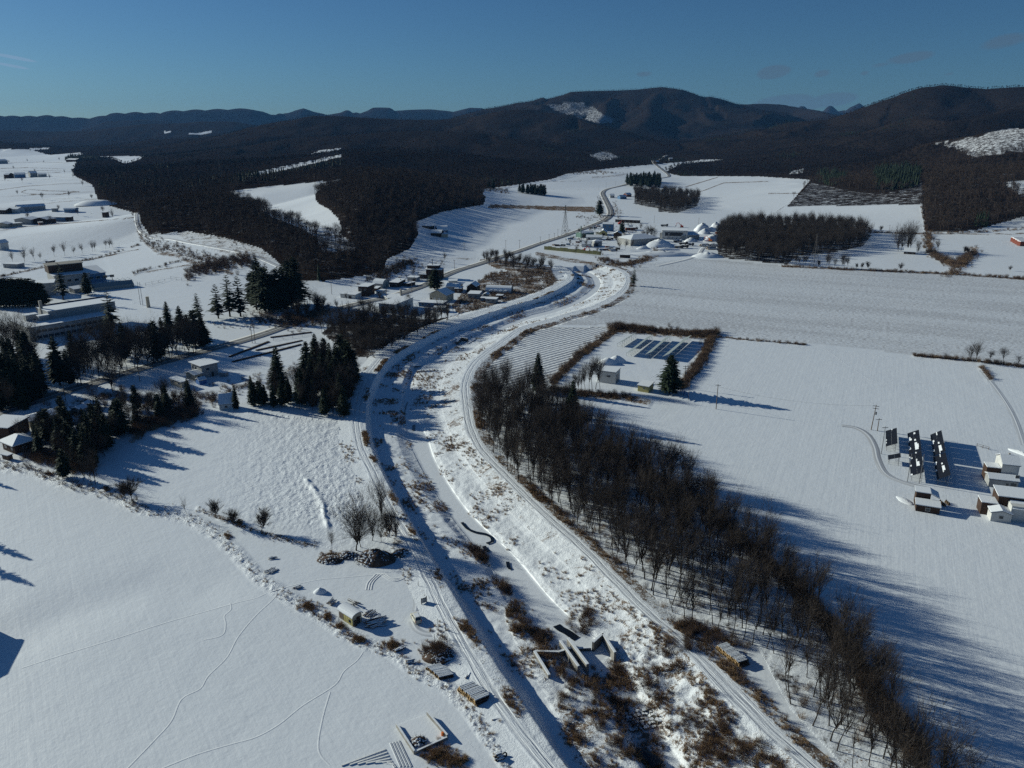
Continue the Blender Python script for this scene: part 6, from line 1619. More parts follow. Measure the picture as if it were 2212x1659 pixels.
bld('barn', 'long low barn with a single snowy ridge above the spruces', 'barn', k01, (188, 1600), (268, 1632), 6, 0, 'gy', 1.0, 'beige_wall', hm=2.8, C=(600, 1530), over=.5, wins=(('f', 1, 1.2, .8, .7), ('f', 3.2, 1.2, .8, .7)))
bld('house', 'dark house cut by the left edge above the spruces', 'house', k02, (-120, 335), (90, 350), 9, 0, 'shed', .6, 'brown_wall', hm=4.6, over=.6, wins=(('f', 4, 2.5, 1.4, 1),))
bld('shed', 'small snowy roofed shed beside the dark edge house', 'shed', k02, (95, 290), (165, 300), 4, 0, 'flat', .3, 'beige_wall', hm=2.2)
bld('house', 'hip roofed house in front of the dark spruces', 'house', k02, (30, 425), (135, 468), 8, 0, 'hip', 2.0, 'brown_wall', hm=3.0, C=(325, 430), over=.9)
bld('hut', 'tiny hut with snow roof below the hip roofed house', 'hut', k02, (22, 508), (75, 520), 2.4, 0, 'flat', .3, 'wood', hm=1.5, C=(112, 505), over=.25)
bld('shed', 'low white shed under the roadside bare trees', 'shed', k01, (720, 1458), (820, 1462), 4, 0, 'flat', .3, 'beige_wall', hm=2.0, C=(900, 1445))
bld('shed', 'low snow covered shed between the barn and the roadside trees', 'shed', k01, (620, 1500), (700, 1510), 4, 0, 'gy', .8, 'grey_wall', hm=1.8, C=(745, 1480))
# far left farms
for i, (x0, y0, x1, y1, d, h_, rf, wl_, lab) in enumerate((
        (60, 1158, 160, 1160, 12, 5, 'gx', 'white_wall', 'white gabled shed left in the upper row of the far left farm'), (165, 1155, 400, 1140, 12, 6, 'gx', 'grey_wall', 'very long grey barn in the upper row of the far left farm'), (-60, 1162, 55, 1165, 12, 5, 'gx', 'brown_wall', 'barn cut by the left edge in the far left farm'),
        (452, 1158, 505, 1156, 10, 4, 'flat', 'grey_wall', 'small square shed right of the long grey barn'), (560, 1166, 655, 1166, 8, 4, 'arch', 'blue_wall', 'low dark arched shed beyond the far left farm'),
        (130, 1245, 272, 1248, 16, 5, 'gy', 'grey_wall', 'grey gabled barn, first of two alike at the far left farm'), (292, 1245, 412, 1246, 16, 5, 'gy', 'brown_wall', 'brown gabled barn, second of two alike at the far left farm'), (430, 1222, 560, 1226, 10, 5, 'flat', 'blue_wall', 'long blue grey shed at the right of the far left farm'),
        (560, 1225, 615, 1224, 9, 5, 'flat', 'brown_wall', 'dark end shed of the far left farm'), (-30, 1280, 70, 1278, 12, 4, 'gy', 'beige_wall', 'gabled shed at the lower left of the far left farm'), (105, 1270, 195, 1262, 8, 3.5, 'flat', 'beige_wall', 'low beige store in front of the grey gabled barn'),
        (340, 1256, 372, 1254, 5, 3, 'flat', 'red_wall', 'small red hut in front of the brown gabled barn'), (888, 1200, 920, 1200, 8, 6, 'flat', 'brown_wall', 'small dark tower hut alone on the far left snow'),
        (40, 862, 80, 862, 20, 8, 'gx', 'brown_wall', 'leftmost dark shed of the distant farm'), (130, 864, 220, 862, 22, 8, 'gx', 'blue_wall', 'long blue shed of the distant farm'), (270, 860, 330, 858, 22, 9, 'gx', 'grey_wall', 'high grey barn of the distant farm'), (335, 862, 410, 860, 22, 6, 'gx', 'grey_wall', 'right end shed of the distant farm'),
        (-60, 726, 70, 722, 30, 10, 'gx', 'grey_wall', 'grey sheds at the far left edge of the plain'), (575, 728, 660, 730, 26, 8, 'gx', 'brown_wall', 'dark sheds below the far plain trees'), (28, 1592, 0, 0, 0, 0, '', '', ''), (395, 1585, 430, 1588, 5, 2, 'flat', 'brown_wall', 'tiny dark hut on the far left snow field'), (-30, 1470, 15, 1472, 8, 6, 'gy', 'white_wall', 'white gable at the left frame edge in the far field'))):
    if not rf: continue
    bld('barn' if 'barn' in lab else 'shed', lab, 'barn' if 'barn' in lab else 'shed', k00, (x0, y0), (x1, y1), d, 0, rf, h_ * .45, wl_, hm=h_, over=.6)
# far clumps of trees on the far plain are woods; the heap with a blue shaded side
p = G(*k00(850, 1135)); 


# ---- snow and gravel heaps
def mound(label, p, rx, ry, h, name='snow_pile', rz=0.0, m='snow', rough=.18, seed=0, pk=1.0, cat='snow pile', group=None, flat=0.0, z0=None):
    n = 20; k = 8; V = []; F = []
    for j in range(k + 1):
        f = j / k
        for i in range(n):
            a = 6.283 * i / n; q = 1 - f
            rr = q * (1 + rough * (fbm(np.array([math.cos(a) * 1.5 + seed]), np.array([math.sin(a) * 1.5 + seed * 2]), 3, 7)[0] - .45) * 2)
            zz = h * (1 - (q ** (1.0 + pk * .6))) * (1 + rough * (rng.uniform() - .5)) if j else -.4
            if flat: zz = min(zz, h * flat)
            V.append((rx * rr * math.cos(a), ry * rr * math.sin(a), zz))
    for j in range(k):
        for i in range(n): F.append((j * n + i, j * n + (i + 1) % n, (j + 1) * n + (i + 1) % n, (j + 1) * n + i))
    o = obj(name, mesh_np(name, np.array(V), np.array(F), M[m], smooth=True)); o.location = (p.x, p.y, z0 if z0 is not None else H1(p.x, p.y)); o.rotation_euler.z = rz
    return tag(o, label, cat, group)


for i, (x, y, rx, ry, h, lab) in enumerate(((1440, 345, 10, 8, 8, 'high snow covered heap at the back of the gravel yard'), (1740, 345, 9, 8, 8.5, 'pointed snow heap with blue shaded side behind the gravel yard'), (1490, 405, 7, 6, 5, 'smaller pointed heap in front of the high heaps'),
                                            (1180, 590, 7, 5, 3.6, 'white heap in front of the pale metal shed'), (450, 700, 14, 10, 6.5, 'broad white heap at the left of the gravel yard'), (80, 755, 7, 4, 2.5, 'low heap at the left end of the gravel yard'), (560, 900, 36, 10, 3.6, 'long furrowed heap along the front of the gravel yard'),
                                            (1560, 940, 14, 9, 3.8, 'furrowed heap beside the wood at the gravel yard'), (1700, 560, 14, 9, 5.5, 'white heap behind the orange digger'), (270, 860, 10, 6, 2.2, 'flat heap at the left front of the gravel yard'), (600, 780, 14, 4, 2.0, 'thin ridge of snow before the parked trucks'))):
    mound(lab, G(*V2(x, y)), rx, ry, h, seed=i, rough=.3)
mound('snow pile left of two beside the enclosure trees', G(*YS(150, 860)), 5.2, 3.4, 2.6, seed=3); mound('pointed snow pile right of two in the enclosure', G(*YS(330, 825)), 4.6, 3.0, 2.9, seed=4)
mound('big flat topped snow heap with a blue shaded face on the far left', G(*k00(850, 1120)), 30, 16, 7.5, seed=5, flat=.8)
mound('snow bank beside the brown barn', G(*RH(150, 1050)), 1.6, 3.4, .42, rz=.35, seed=6, rough=.35)
mound('snow bank cut by the right frame edge', G(*RH(2140, 230)), 1.2, 4.5, .8, rz=.4, seed=8, rough=.35)
mound('small snow hump beside the log heaps', G(*k13(555, 140)), 1.7, 1.2, 1.1, seed=9)
for i, (x, y) in enumerate(((650, 800), (705, 805), (480, 785), (1150, 845))): mound('low snowy lump on the village lawn', G(*V1(x, y)), 3, 2, 1.6, seed=20 + i, group='snowy lumps on the village lawn')


# ---- vehicles and diggers
def wheels(e, xs, y, r, w):
    for x in xs:
        for s in (-1, 1):
            o = MB().tube((x, s * y - w / 2, r), (x, s * y + w / 2, r), r, n=12).build('wheel', M['rubber'], e)
            MB().tube((x, s * (y + w / 2), r), (x, s * (y + w / 2 + .02), r), r * .5, n=10).build('rim', M['metal'], o)


def truck(label, p, rz, L=7, bed='dark_metal', cab='white_wall', load=True, group=None):
    e = empty('truck', (p.x, p.y, p.z), rz); tag(e, label, 'truck', group)
    MB().box(-L / 2, -1.1, .7, L / 2, 1.1, 1.0).build('chassis', M['dark_metal'], e)
    c = MB(); c.xprism([(-1.15, 1.0), (-1.15, 2.9), (1.15, 2.9), (1.15, 1.0)], L / 2 - 1.9, L / 2); c.build('cab', M[cab], e)
    MB().box(L / 2 - .02, -1.0, 1.9, L / 2 + .03, 1.0, 2.7).build('windscreen', M['glass'], e); MB().box(L / 2 - 1.9, -1.15, 2.903, L / 2, 1.15, 3.05).build('snow_cover', M['snow'], e)
    b = MB(); b.box(-L / 2, -1.15, 1.0, L / 2 - 2.1, 1.15, 1.15); b.box(-L / 2, -1.15, 1.15, L / 2 - 2.1, -1.08, 2.0); b.box(-L / 2, 1.08, 1.15, L / 2 - 2.1, 1.15, 2.0); b.box(-L / 2, -1.08, 1.15, -L / 2 + .07, 1.08, 2.0); b.build('bed', M[bed], e)
    if load: MB().box(-L / 2 + .1, -1.05, 1.16, L / 2 - 2.2, 1.05, 1.9).build('snow_load', M['snow'], e)
    wheels(e, (-L / 2 + 1, -L / 2 + 2.1, L / 2 - 1.1), 1.0, .5, .3)


def digger(label, p, rz, col='orange', reach=1.0, s=1.0):
    e = empty('excavator', (p.x, p.y, p.z), rz); e.scale = (s, s, s); tag(e, label, 'excavator')
    for y in (-1.1, 1.1):
        t = MB(); t.xprism([(y - .3, .1), (y - .3, .8), (y + .3, .8), (y + .3, .1)], -1.9, 1.9); t.build('track', M['rubber'], e)
    MB().box(-1.7, -1.2, .9, 1.2, 1.2, 2.0).build('body', M[col], e); cb = MB().box(.1, .2, 2.0, 1.3, 1.15, 3.2).build('cab', M[col], e); MB().box(1.28, .3, 2.2, 1.34, 1.05, 3.0).build('windscreen', M['glass'], cb)
    b = MB(); b.tube((1.0, 0, 1.8), (3.4, 0, 4.9), .28, .24, 6); b.tube((3.4, 0, 4.9), (5.4 * reach, 0, 4.6), .24, .2, 6); b.build('boom', M[col], e)
    MB().tube((5.4 * reach, 0, 4.7), (6.4 * reach, 0, 1.9), .2, .15, 6).build('stick', M[col], e)
    MB().box(5.9 * reach, -.5, .9, 6.9 * reach, .5, 1.9).build('bucket', M['dark_metal'], e)


digger('orange digger with bent arm beside the log piles', G(*V2(1620, 590)), 2.6); digger('red digger arm rising behind the storage hall', G(*V2(960, 262)), 2.9, 'red', 1, 1.0)
digger('red and dark digger on the village lawn', G(*V1(920, 815)), .1, 'red', .9, .9); digger('red loader beside the village conifer', G(*V1(1740, 190)), .3, 'red', .9, .9)
for i, (x, y, rz, lab) in enumerate(((900, 740, 0, 'dark truck at the front left of the parked group in the gravel yard'), (1010, 735, .1, 'loaded truck in the middle of the parked group in the gravel yard'), (1000, 660, 0, 'truck behind the middle one in the gravel yard'), (1140, 685, -.2, 'truck at the right of the parked group in the gravel yard'), (870, 610, 0, 'white truck at the back of the parked group in the gravel yard'), (560, 240, 0, 'dark truck behind the storage hall'))):
    truck(lab, G(*V2(x, y)), rz, 8, cab='white_wall' if i == 4 else 'dark_metal', load=i % 2 == 0)
for i, (x, y) in enumerate(((440, 690), (300, 690), (560, 670), (780, 620), (860, 600), (640, 520), (600, 540), (1440, 790), (1540, 760), (1620, 800), (1330, 790), (1460, 730), (1700, 770), (1090, 290), (1180, 280), (1250, 250), (1480, 560), (1540, 540), (2000, 250), (2100, 300))):
    p = G(*V1(x, y)); e = empty('parked_car', (p.x, p.y, 0), rng.uniform(-.4, .4)); tag(e, 'snow topped car or cart in the cluttered village yards', 'car', 'cars and carts in the village yards')
    L_ = rng.uniform(3.6, 5); MB().xprism([(-.85, .3), (-.85, 1.0), (-.7, 1.6), (.7, 1.6), (.85, 1.0), (.85, .3)], -L_ / 2, L_ / 2).build('body', M[('dark_metal', 'brown_wall', 'blue_wall', 'red_wall')[i % 4]], e)
    MB().box(-L_ / 2, -.7, 1.602, L_ / 2, .7, 1.8).build('snow_cover', M['snow'], e); wheels(e, (-L_ / 2 + .8, L_ / 2 - .8), .8, .33, .2)


def car(label, rear, front):
    d = (front - rear).normalized(); rz = math.atan2(d.y, d.x); c = rear + d * 1.7
    e = empty('parked_car', (c.x, c.y, H1(c.x, c.y)), rz); tag(e, label, 'car')
    def body(prof, w0, w1, nm, m, par=e):
        n = len(prof); mb = MB()
        V = [(x, -w0 / 2, z) for x, z in prof] + [(x, w0 / 2, z) for x, z in prof]
        mb.add(V, [tuple(range(n)), tuple(range(n, 2 * n))[::-1]] + [(i, n + i, n + (i + 1) % n, (i + 1) % n) for i in range(n)]); return mb.build(nm, M[m], par)
    lower = [(-1.7, .28), (-1.74, .55), (-1.70, .95), (1.0, .98), (1.62, .86), (1.72, .6), (1.70, .28)]
    body(lower, 1.48, 1.48, 'body', 'car_paint')
    # tapered cabin
    mb = MB(); B_ = [(-1.66, .96), (1.02, .98)]; T_ = [(-1.42, 1.52), (.45, 1.52)]
    V = [(-1.68, -.70, .955), (1.02, -.70, .985), (1.02, .70, .985), (-1.68, .70, .955), (-1.42, -.58, 1.50), (.42, -.58, 1.50), (.42, .58, 1.50), (-1.42, .58, 1.50)]
    mb.add(V, [(4, 5, 6, 7), (0, 1, 5, 4), (1, 2, 6, 5), (2, 3, 7, 6), (3, 0, 4, 7)]); mb.build('cabin', M['glass'], e)
    MB().add([(-1.47, -.61, 1.49), (.47, -.61, 1.49), (.47, .61, 1.49), (-1.47, .61, 1.49), (-1.40, -.56, 1.56), (.38, -.56, 1.56), (.38, .56, 1.56), (-1.40, .56, 1.56)], [(0, 3, 2, 1), (4, 5, 6, 7), (0, 1, 5, 4), (1, 2, 6, 5), (2, 3, 7, 6), (3, 0, 4, 7)]).build('roof', M['car_paint'], e)
    for s in (-1, 1):
        for (xa, xb, xt, xs_) in ((-1.68, -1.50, -1.42, -1.28), (-.42, -.34, -.42, -.34), (.95, 1.03, .36, .44)):
            y0, y1 = s * .712, s * .592
            MB().add([(xa, y0, .96), (xb, y0, .96), (xs_, y1, 1.5), (xt, y1, 1.5), (xa, y0 - s * .03, .96), (xb, y0 - s * .03, .96), (xs_, y1 - s * .03, 1.5), (xt, y1 - s * .03, 1.5)], [(0, 1, 2, 3), (7, 6, 5, 4), (0, 4, 5, 1), (1, 5, 6, 2), (2, 6, 7, 3), (3, 7, 4, 0)]).build('pillar', M['car_paint'], e)
        MB().box(-1.76, s * .62 - .08, .60, -1.70, s * .62 + .08, .92).build('tail_lamp', M['red_lamp'], e); MB().box(1.66, s * .55 - .12, .62, 1.72, s * .55 + .12, .78).build('headlight', M['white_wall'], e)
        MB().box(.55, s * .80 - .06, 1.0, .68, s * .80 + .06, 1.14).build('wing_mirror', M['car_paint'], e)
    MB().box(-1.80, -.70, .30, -1.69, .70, .52).build('rear_bumper', M['car_paint'], e); MB().box(1.66, -.70, .28, 1.78, .70, .50).build('front_bumper', M['car_paint'], e)
    MB().box(-1.815, -.2, .56, -1.745, .2, .68).build('number_plate', M['white_wall'], e)
    wheels(e, (-1.15, 1.15), .66, .28, .16)
    MB().box(-1.30, -.5, 1.562, .30, .5, 1.60).build('snow_cover', M['snow'], e)


car('small cream car parked on the snow beside the left track', G(*CAR(770, 1330)), G(*CAR(590, 1020)))


# ---- right hand farm: two houses, barn, solar racks
def farm1(e, L, D, h):
    w = MB().box(.52 * L, 4.6, 0, 1.12 * L, 11.5, 5.8).build('main_block', M['white_wall'], e)
    t, f = [(.50 * L, 4.2, 5.8), (1.15 * L, 4.2, 5.8), (1.15 * L, 8, 7.6), (.50 * L, 8, 7.6), (1.15 * L, 12, 5.8), (.50 * L, 12, 5.8)], [(0, 1, 2, 3), (3, 2, 4, 5)]
    r_ = slab(t, f, .0, .14).build('main_roof', M['roof_dark'], e); slab(t, f, .143, .3).build('snow_cover', M['snow'], r_)
    MB().add([(.52 * L, 4.6, 5.8), (.52 * L, 8, 7.55), (.52 * L, 11.5, 5.8), (1.12 * L, 4.6, 5.8), (1.12 * L, 8, 7.55), (1.12 * L, 11.5, 5.8)], [(0, 2, 1), (3, 4, 5)]).build('gable', M['white_wall'], e)
    d = MB().box(.02 * L, 4.6, 0, .5 * L, 8.6, 4.4).build('rear_wing', M['brown_wall'], e); MB().box(.02 * L, 4.6, 4.403, .5 * L, 8.6, 4.6).build('snow_cover', M['snow'], d)
    MB().box(.80 * L, 8.0, 7.5, .80 * L + .5, 8.5, 8.2).build('chimney', M['concrete'], e)
    f_ = MB(); 
    window(e, 'f', .85 * L, 3.7, 1.0, .9, L, -4.6)
bld('house', 'upper white two storey house at the right edge with a low front wing', 'house', RH, (1590, 805), (2095, 862), 4.4, 0, 'gx', .9, 'grey_wall', hm=2.5, over=.3, extra=farm1, wins=(('f', 5.6, .5, 1.6, 1.5), ('f', 4.4, .9, .8, .9)))
def farm2(e, L, D, h):
    w = MB().box(1.0 * L, 1.4, 0, 1.95 * L, 10, 4.6).build('main_block', M['white_wall'], e)
    t, f = [(.45 * L, 4.8, 5.4), (2.0 * L, 4.8, 5.4), (2.0 * L, 11, 5.9), (.45 * L, 11, 5.9)], [(0, 1, 2, 3)]
    MB().box(.5 * L, 5, 0, 1.95 * L, 10.8, 5.38).build('rear_block', M['brown_wall'], e)
    r_ = slab(t, f, .0, .14).build('main_roof', M['roof_dark'], e); slab(t, f, .143, .35).build('snow_cover', M['snow'], r_)
    r2 = slab([(1.05 * L, 1.0, 3.9), (2.0 * L, 1.0, 3.9), (2.0 * L, 4.78, 4.8), (1.05 * L, 4.78, 4.8)], [(0, 1, 2, 3)], .0, .12); r2.build('lower_roof', M['snow'], e)
    MB().box(-.35 * L, 3.8, 0, .48 * L, 8, 3.6).build('side_wing', M['brown_wall'], e); MB().box(-.38 * L, 3.7, 3.603, .48 * L, 8.1, 3.8).build('wing_snow', M['snow'], e)
bld('house', 'lower white house at the right edge with a gabled front garage', 'house', RH, (1625, 1400), (1975, 1445), 3.6, 0, 'gy', .8, 'white_wall', hm=2.5, over=.3, extra=farm2)
def barnx(e, L, D, h):
    w = MB().box(0, 3.7, 0, .62 * L, 7.2, 4.2).build('rear_block', M['brown_wall'], e)
    r_ = slab([(-.3, 3.4, 4.2), (.62 * L, 3.4, 4.2), (.62 * L, 7.6, 4.2), (-.3, 7.6, 4.2), (L * 1.0, 3.4, 3.2), (L * 1.0, 7.6, 3.2)], [(0, 1, 2, 3), (1, 4, 5, 2)], 0, .12).build('rear_roof', M['roof_dark'], e)
    slab([(-.3, 3.4, 4.2), (.62 * L, 3.4, 4.2), (.62 * L, 7.6, 4.2), (-.3, 7.6, 4.2), (L * 1.0, 3.4, 3.2), (L * 1.0, 7.6, 3.2)], [(0, 1, 2, 3), (1, 4, 5, 2)], .123, .3).build('snow_cover', M['snow'], r_)
bld('barn', 'rust brown barn with a low lean-to in front of the solar racks', 'barn', RH, (335, 1225), (745, 1290), 3.0, 0, 'shed', .5, 'brown_wall', hm=1.9, over=.25, extra=barnx)
for i in range(7):
    a_ = rng.uniform(0, 6.28); mound('snow capped stack of things beside the brown barn', G(*RH(760 + 25 * i, 1080 + 22 * (i % 4))), .5, .4, .9, name='rubbish_heap', m='wood', seed=30 + i, cat='heap', group='heaps beside the brown barn')


def solar(label, TL, TR, BR, BL, zl=1.5, zh=3.5, fr=SOL, ncol=2, nrow=6, snowp=0.0, group='racks of solar panels', m='panel', legs=True):
    a = fr(*BL); b = fr(*BR); c = fr(*TR); d = fr(*TL)
    P = [G(*a, zl), G(*b, zh), G(*c, zh), G(*d, zl)]
    # make it a true plane rectangle: axis from front to back
    o = P[0]; ax = ((P[3] - P[0]) + (P[2] - P[1])) / 2; ax.z = 0; Ln = ax.length; ax.normalize(); sx = Vector((ax.y, -ax.x, 0)); wd = (((P[1] - P[0]).dot(sx)) + ((P[2] - P[3]).dot(sx))) / 2
    e = empty('solar_rack', (o.x, o.y, 0), math.atan2(ax.y, ax.x)); tag(e, label, 'solar panels', group)
    def pt(u, v, off=0.0): return (u * Ln, -v * wd, zl + (zh - zl) * v + off)
    nrow_ = nrow
    for i in range(nrow_):
        for j in range(ncol):
            u0, u1 = (i + .01) / nrow_, (i + .99) / nrow_; v0, v1 = (j + .01) / ncol, (j + .99) / ncol
            vs = [pt(u0, v0), pt(u1, v0), pt(u1, v1), pt(u0, v1), pt(u0, v0, .05), pt(u1, v0, .05), pt(u1, v1, .05), pt(u0, v1, .05)]
            MB().add(vs, [(0, 3, 2, 1), (4, 5, 6, 7), (0, 1, 5, 4), (1, 2, 6, 5), (2, 3, 7, 6), (3, 0, 4, 7)]).build('panel', M[m], e)
    if snowp:
        for j in range(ncol):
            for i in range(nrow_ * 3):
                wv = (.5 * fbm(np.array([i * .45 + j * 7.7 + Ln]), np.array([3.1 * j]), 2, 12)[0] * 2 - .28) * snowp
                if wv < .06: continue
                u0, u1 = i / (nrow_ * 3), (i + 1) / (nrow_ * 3); v0 = j / ncol + .015; v1 = min(v0 + wv, (j + 1) / ncol)
                vs = [pt(u0, v0, .055), pt(u1, v0, .055), pt(u1, v1, .055), pt(u0, v1, .055), pt(u0, v0, .20), pt(u1, v0, .20), pt(u1, v1, .13), pt(u0, v1, .13)]
                MB().add(vs, [(0, 3, 2, 1), (4, 5, 6, 7), (0, 1, 5, 4), (1, 2, 6, 5), (2, 3, 7, 6), (3, 0, 4, 7)]).build('snow_cover', M['snow'], e)
    if legs:
        n = max(2, int(Ln / 3))
        for i in range(n + 1):
            u = i / n; l_ = MB(); l_.tube((u * Ln, -.1 * wd, -.3), pt(u, .1), .05, n=5); l_.build('leg', M['metal'], e)
            l_ = MB(); l_.tube((u * Ln, -.9 * wd, -.3), pt(u, .9), .05, n=5); l_.tube((u * Ln, -.9 * wd, .1), pt(u, .5), .035, n=4); l_.build('leg', M['metal'], e)
        MB().tube(pt(0, .1, -.06), pt(1, .1, -.06), .05, n=4).build('rail', M['metal'], e); MB().tube(pt(0, .9, -.06), pt(1, .9, -.06), .05, n=4).build('rail', M['metal'], e)


solar('short solar rack nearest the field track, snow only in a small patch', (305, 350), (572, 287), (582, 652), (318, 705), 1.5, 3.2, nrow=4, snowp=.25)
solar('tiny low solar rack in front of the short one', (365, 900), (655, 845), (668, 940), (372, 1008), 1.5, 2.9, nrow=1)
solar('far half of the middle solar rack, half hidden by two strips of snow', (805, 402), (1082, 332), (1135, 808), (858, 875), 1.5, 3.4, nrow=4, snowp=.95)
solar('near half of the middle solar rack with a snow strip down its centre', (850, 890), (1140, 822), (1205, 1322), (890, 1385), 1.5, 3.4, nrow=5, snowp=.7)
solar('far half of the right solar rack with dotted snow', (1325, 440), (1606, 357), (1690, 850), (1420, 920), 1.6, 3.8, nrow=4, snowp=.7)
solar('near half of the right solar rack on tall legs', (1402, 950), (1702, 872), (1822, 1402), (1502, 1472), 1.6, 3.8, nrow=5, snowp=.6)
for k_, (bl, tl, lab) in enumerate((((330, 520), (600, 350), 'leftmost short solar rack in the fenced enclosure'), ((510, 710), (930, 385), 'second solar rack from the left in the enclosure'), ((880, 740), (1285, 400), 'third solar rack from the left in the enclosure'), ((1225, 780), (1680, 400), 'rightmost solar rack in the enclosure'))):
    b0 = G(*YS(*bl)); t0 = G(*YS(*tl)); ax = (t0 - b0).normalized(); sx = Vector((ax.y, -ax.x, 0)); w_ = 3.2; zl, zh = 1.3, 3.1
    def back(p, z): return proj(np.array([p.x]), np.array([p.y]), np.array([z]))
    q = [back(b0, zl), back(t0, zl), back(t0 + sx * w_, zh), back(b0 + sx * w_, zh)]
    q = [(float(a[0][0]), float(a[1][0])) for a in q]
    solar(lab, q[1], q[2], q[3], q[0], zl, zh, fr=lambda x, y: (x, y), nrow=max(4, int((t0 - b0).length / 6)), snowp=.0, group='solar racks of the fenced enclosure', m='light_glass')  # pale panel colour paints in the glare of the sky
bld('shed', 'white flat roofed shed with one window in the enclosure', 'shed', YS, (-20, 1228), (298, 1268), 8, 0, 'flat', .3, 'white_wall', hm=5.0, C=(432, 1180), over=.2, wins=(('f', 3.2, 2.8, 1.6, .7),), doors=(('r', 1.2, 3.6, 3.6, 'metal'),))
bld('shed', 'yellow shed with snowy single pitch roof in the enclosure', 'shed', YS, (742, 1402), (952, 1438), 6, 0, 'shed', .5, 'yellow_wall', hm=2.5, C=(1052, 1365), over=.35, wins=(('f', 2.3, 1.5, .7, .4),))


# ---- fences, poles, pylons
def fence(label, fr, A, B, h, slat_gap, m='wood', rails=2, cat='fence', slats=True, name='fence', post_gap=2.5):
    p, q = G(*fr(*A)), G(*fr(*B)); L = (q - p).length
    e = empty(name, (p.x, p.y, H1(p.x, p.y)), math.atan2(q.y - p.y, q.x - p.x)); tag(e, label, cat)
    n = max(1, int(L / post_gap)); me_ = MB().box(-.06, -.06, -.5, .06, .06, h).mesh('post', M[m])
    for i in range(n + 1): obj('post', me_, e, (L * i / n, 0, 0))
    for r in range(rails): MB().box(0, .06, h * (.3 + .55 * r), L, .10, h * (.3 + .55 * r) + .08).build('rail', M[m], e)
    if slats:
        k = min(250, int(L / slat_gap)); me_ = MB().box(-.05, .10, .05, .05, .13, h * 1.02).mesh('slat', M[m])
        for i in range(k): obj('slat', me_, e, (L * (i + .5) / k, 0, 0))


fence('short blue slatted fence beside the lone broad spruce', YS, (1515, 1395), (1735, 1520), 1.9, .3, 'blue_tarp')
fence('line of netting posts along the edge of the playing field', k01, (1170, 300), (1620, 215), 2.2, 1, 'metal', 2, slats=False, post_gap=6)
fence('curved netting at the far side of the snowy playing field', k01, (1260, 400), (1480, 358), 2.4, 1, 'metal', 2, slats=False, post_gap=5)
fence('netting behind the lawn near the shrubs', k01, (1480, 358), (1620, 375), 2.4, 1, 'metal', 2, slats=False, post_gap=5)
fence('low wooden garden frame beside the upper white house', RH, (1395, 110), (1600, 170), 1.0, 1, 'wood', 2, slats=False, post_gap=1.6)
fence('post and rail snow fence along the road below the hamlet', K.__class__ and (lambda x, y: K(1, 1, x, y)), (150, 870), (480, 825), 1.2, 1, 'metal', 2, slats=False, post_gap=4)
o = None
p, q = G(*V1(0, 770)), G(*V1(1310, 900)); L_ = (q - p).length
e = empty('screen_fence', (p.x, p.y, 0), math.atan2(q.y - p.y, q.x - p.x)); tag(e, 'long olive green screen along the front of the village', 'fence')
for i in range(14): MB().box(L_ * i / 14 + .1, 0, -.3, L_ * (i + 1) / 14 - .1, .25, 3.0 + .4 * math.sin(i * 1.7)).build('screen_panel', M['green_bank'], e)


def pole(label, base, top_y, arms=1, m='wood', group=None, cat='utility pole', r=.16, lean=0.0, box_=False):
    p = G(*base); h = px2m(p, base[1] - top_y); z = bank_z(p.x, p.y)
    e = empty('utility_pole' if cat == 'utility pole' else cat.replace(' ', '_'), (p.x, p.y, H1(p.x, p.y) if z is None else z), rng.uniform(-.5, .5)); tag(e, label, cat, group)
    MB().tube((0, 0, -.5), (lean, 0, h), r, r * .65, 8).build('shaft', M[m], e)
    for i in range(arms):
        MB().box(lean - 1.0, -.07, h - .5 - .9 * i, lean + 1.0, .07, h - .36 - .9 * i).build('crossarm', M['dark_metal'], e)
    if box_: MB().tube((lean + .3, 0, h * .62), (lean + .3, 0, h * .62 + 1), .28, n=8).build('transformer', M['metal'], e)


pole('wooden power pole with a transformer left of the solar racks', K(3, 1, 890, 1640), K(3, 1, 915, 1422)[1], 2, 'wood', lean=.5, box_=True)
pole('shorter power pole right behind the one with the transformer', K(3, 1, 945, 1650), K(3, 1, 950, 1540)[1], 1, 'wood')
pole('tall steel lamp pole with one arm beside the short solar rack', SOL(210, 878), SOL(300, 230)[1], 1, 'metal', cat='lamp pole', r=.12)
pole('left leg pole of the pair in front of the middle solar rack', SOL(812, 1512), SOL(905, 850)[1], 0, 'metal', cat='steel pole', r=.11)
pole('right leg pole of the pair in front of the middle solar rack', SOL(1085, 1560), SOL(930, 860)[1], 0, 'metal', cat='steel pole', r=.11)
pole('power pole alone on the open snow right of the blue fence', K(2, 1, 1763, 1460), K(2, 1, 1776, 1245)[1], 1)
pole('power pole beside the hedge behind the lone broad spruce', K(2, 1, 1487, 1280), K(2, 1, 1492, 1085)[1], 2, box_=True)
pole('slim pole between the spruce and the blue fence', K(2, 1, 1524, 1380), K(2, 1, 1527, 1195)[1], 0, 'wood', r=.1)
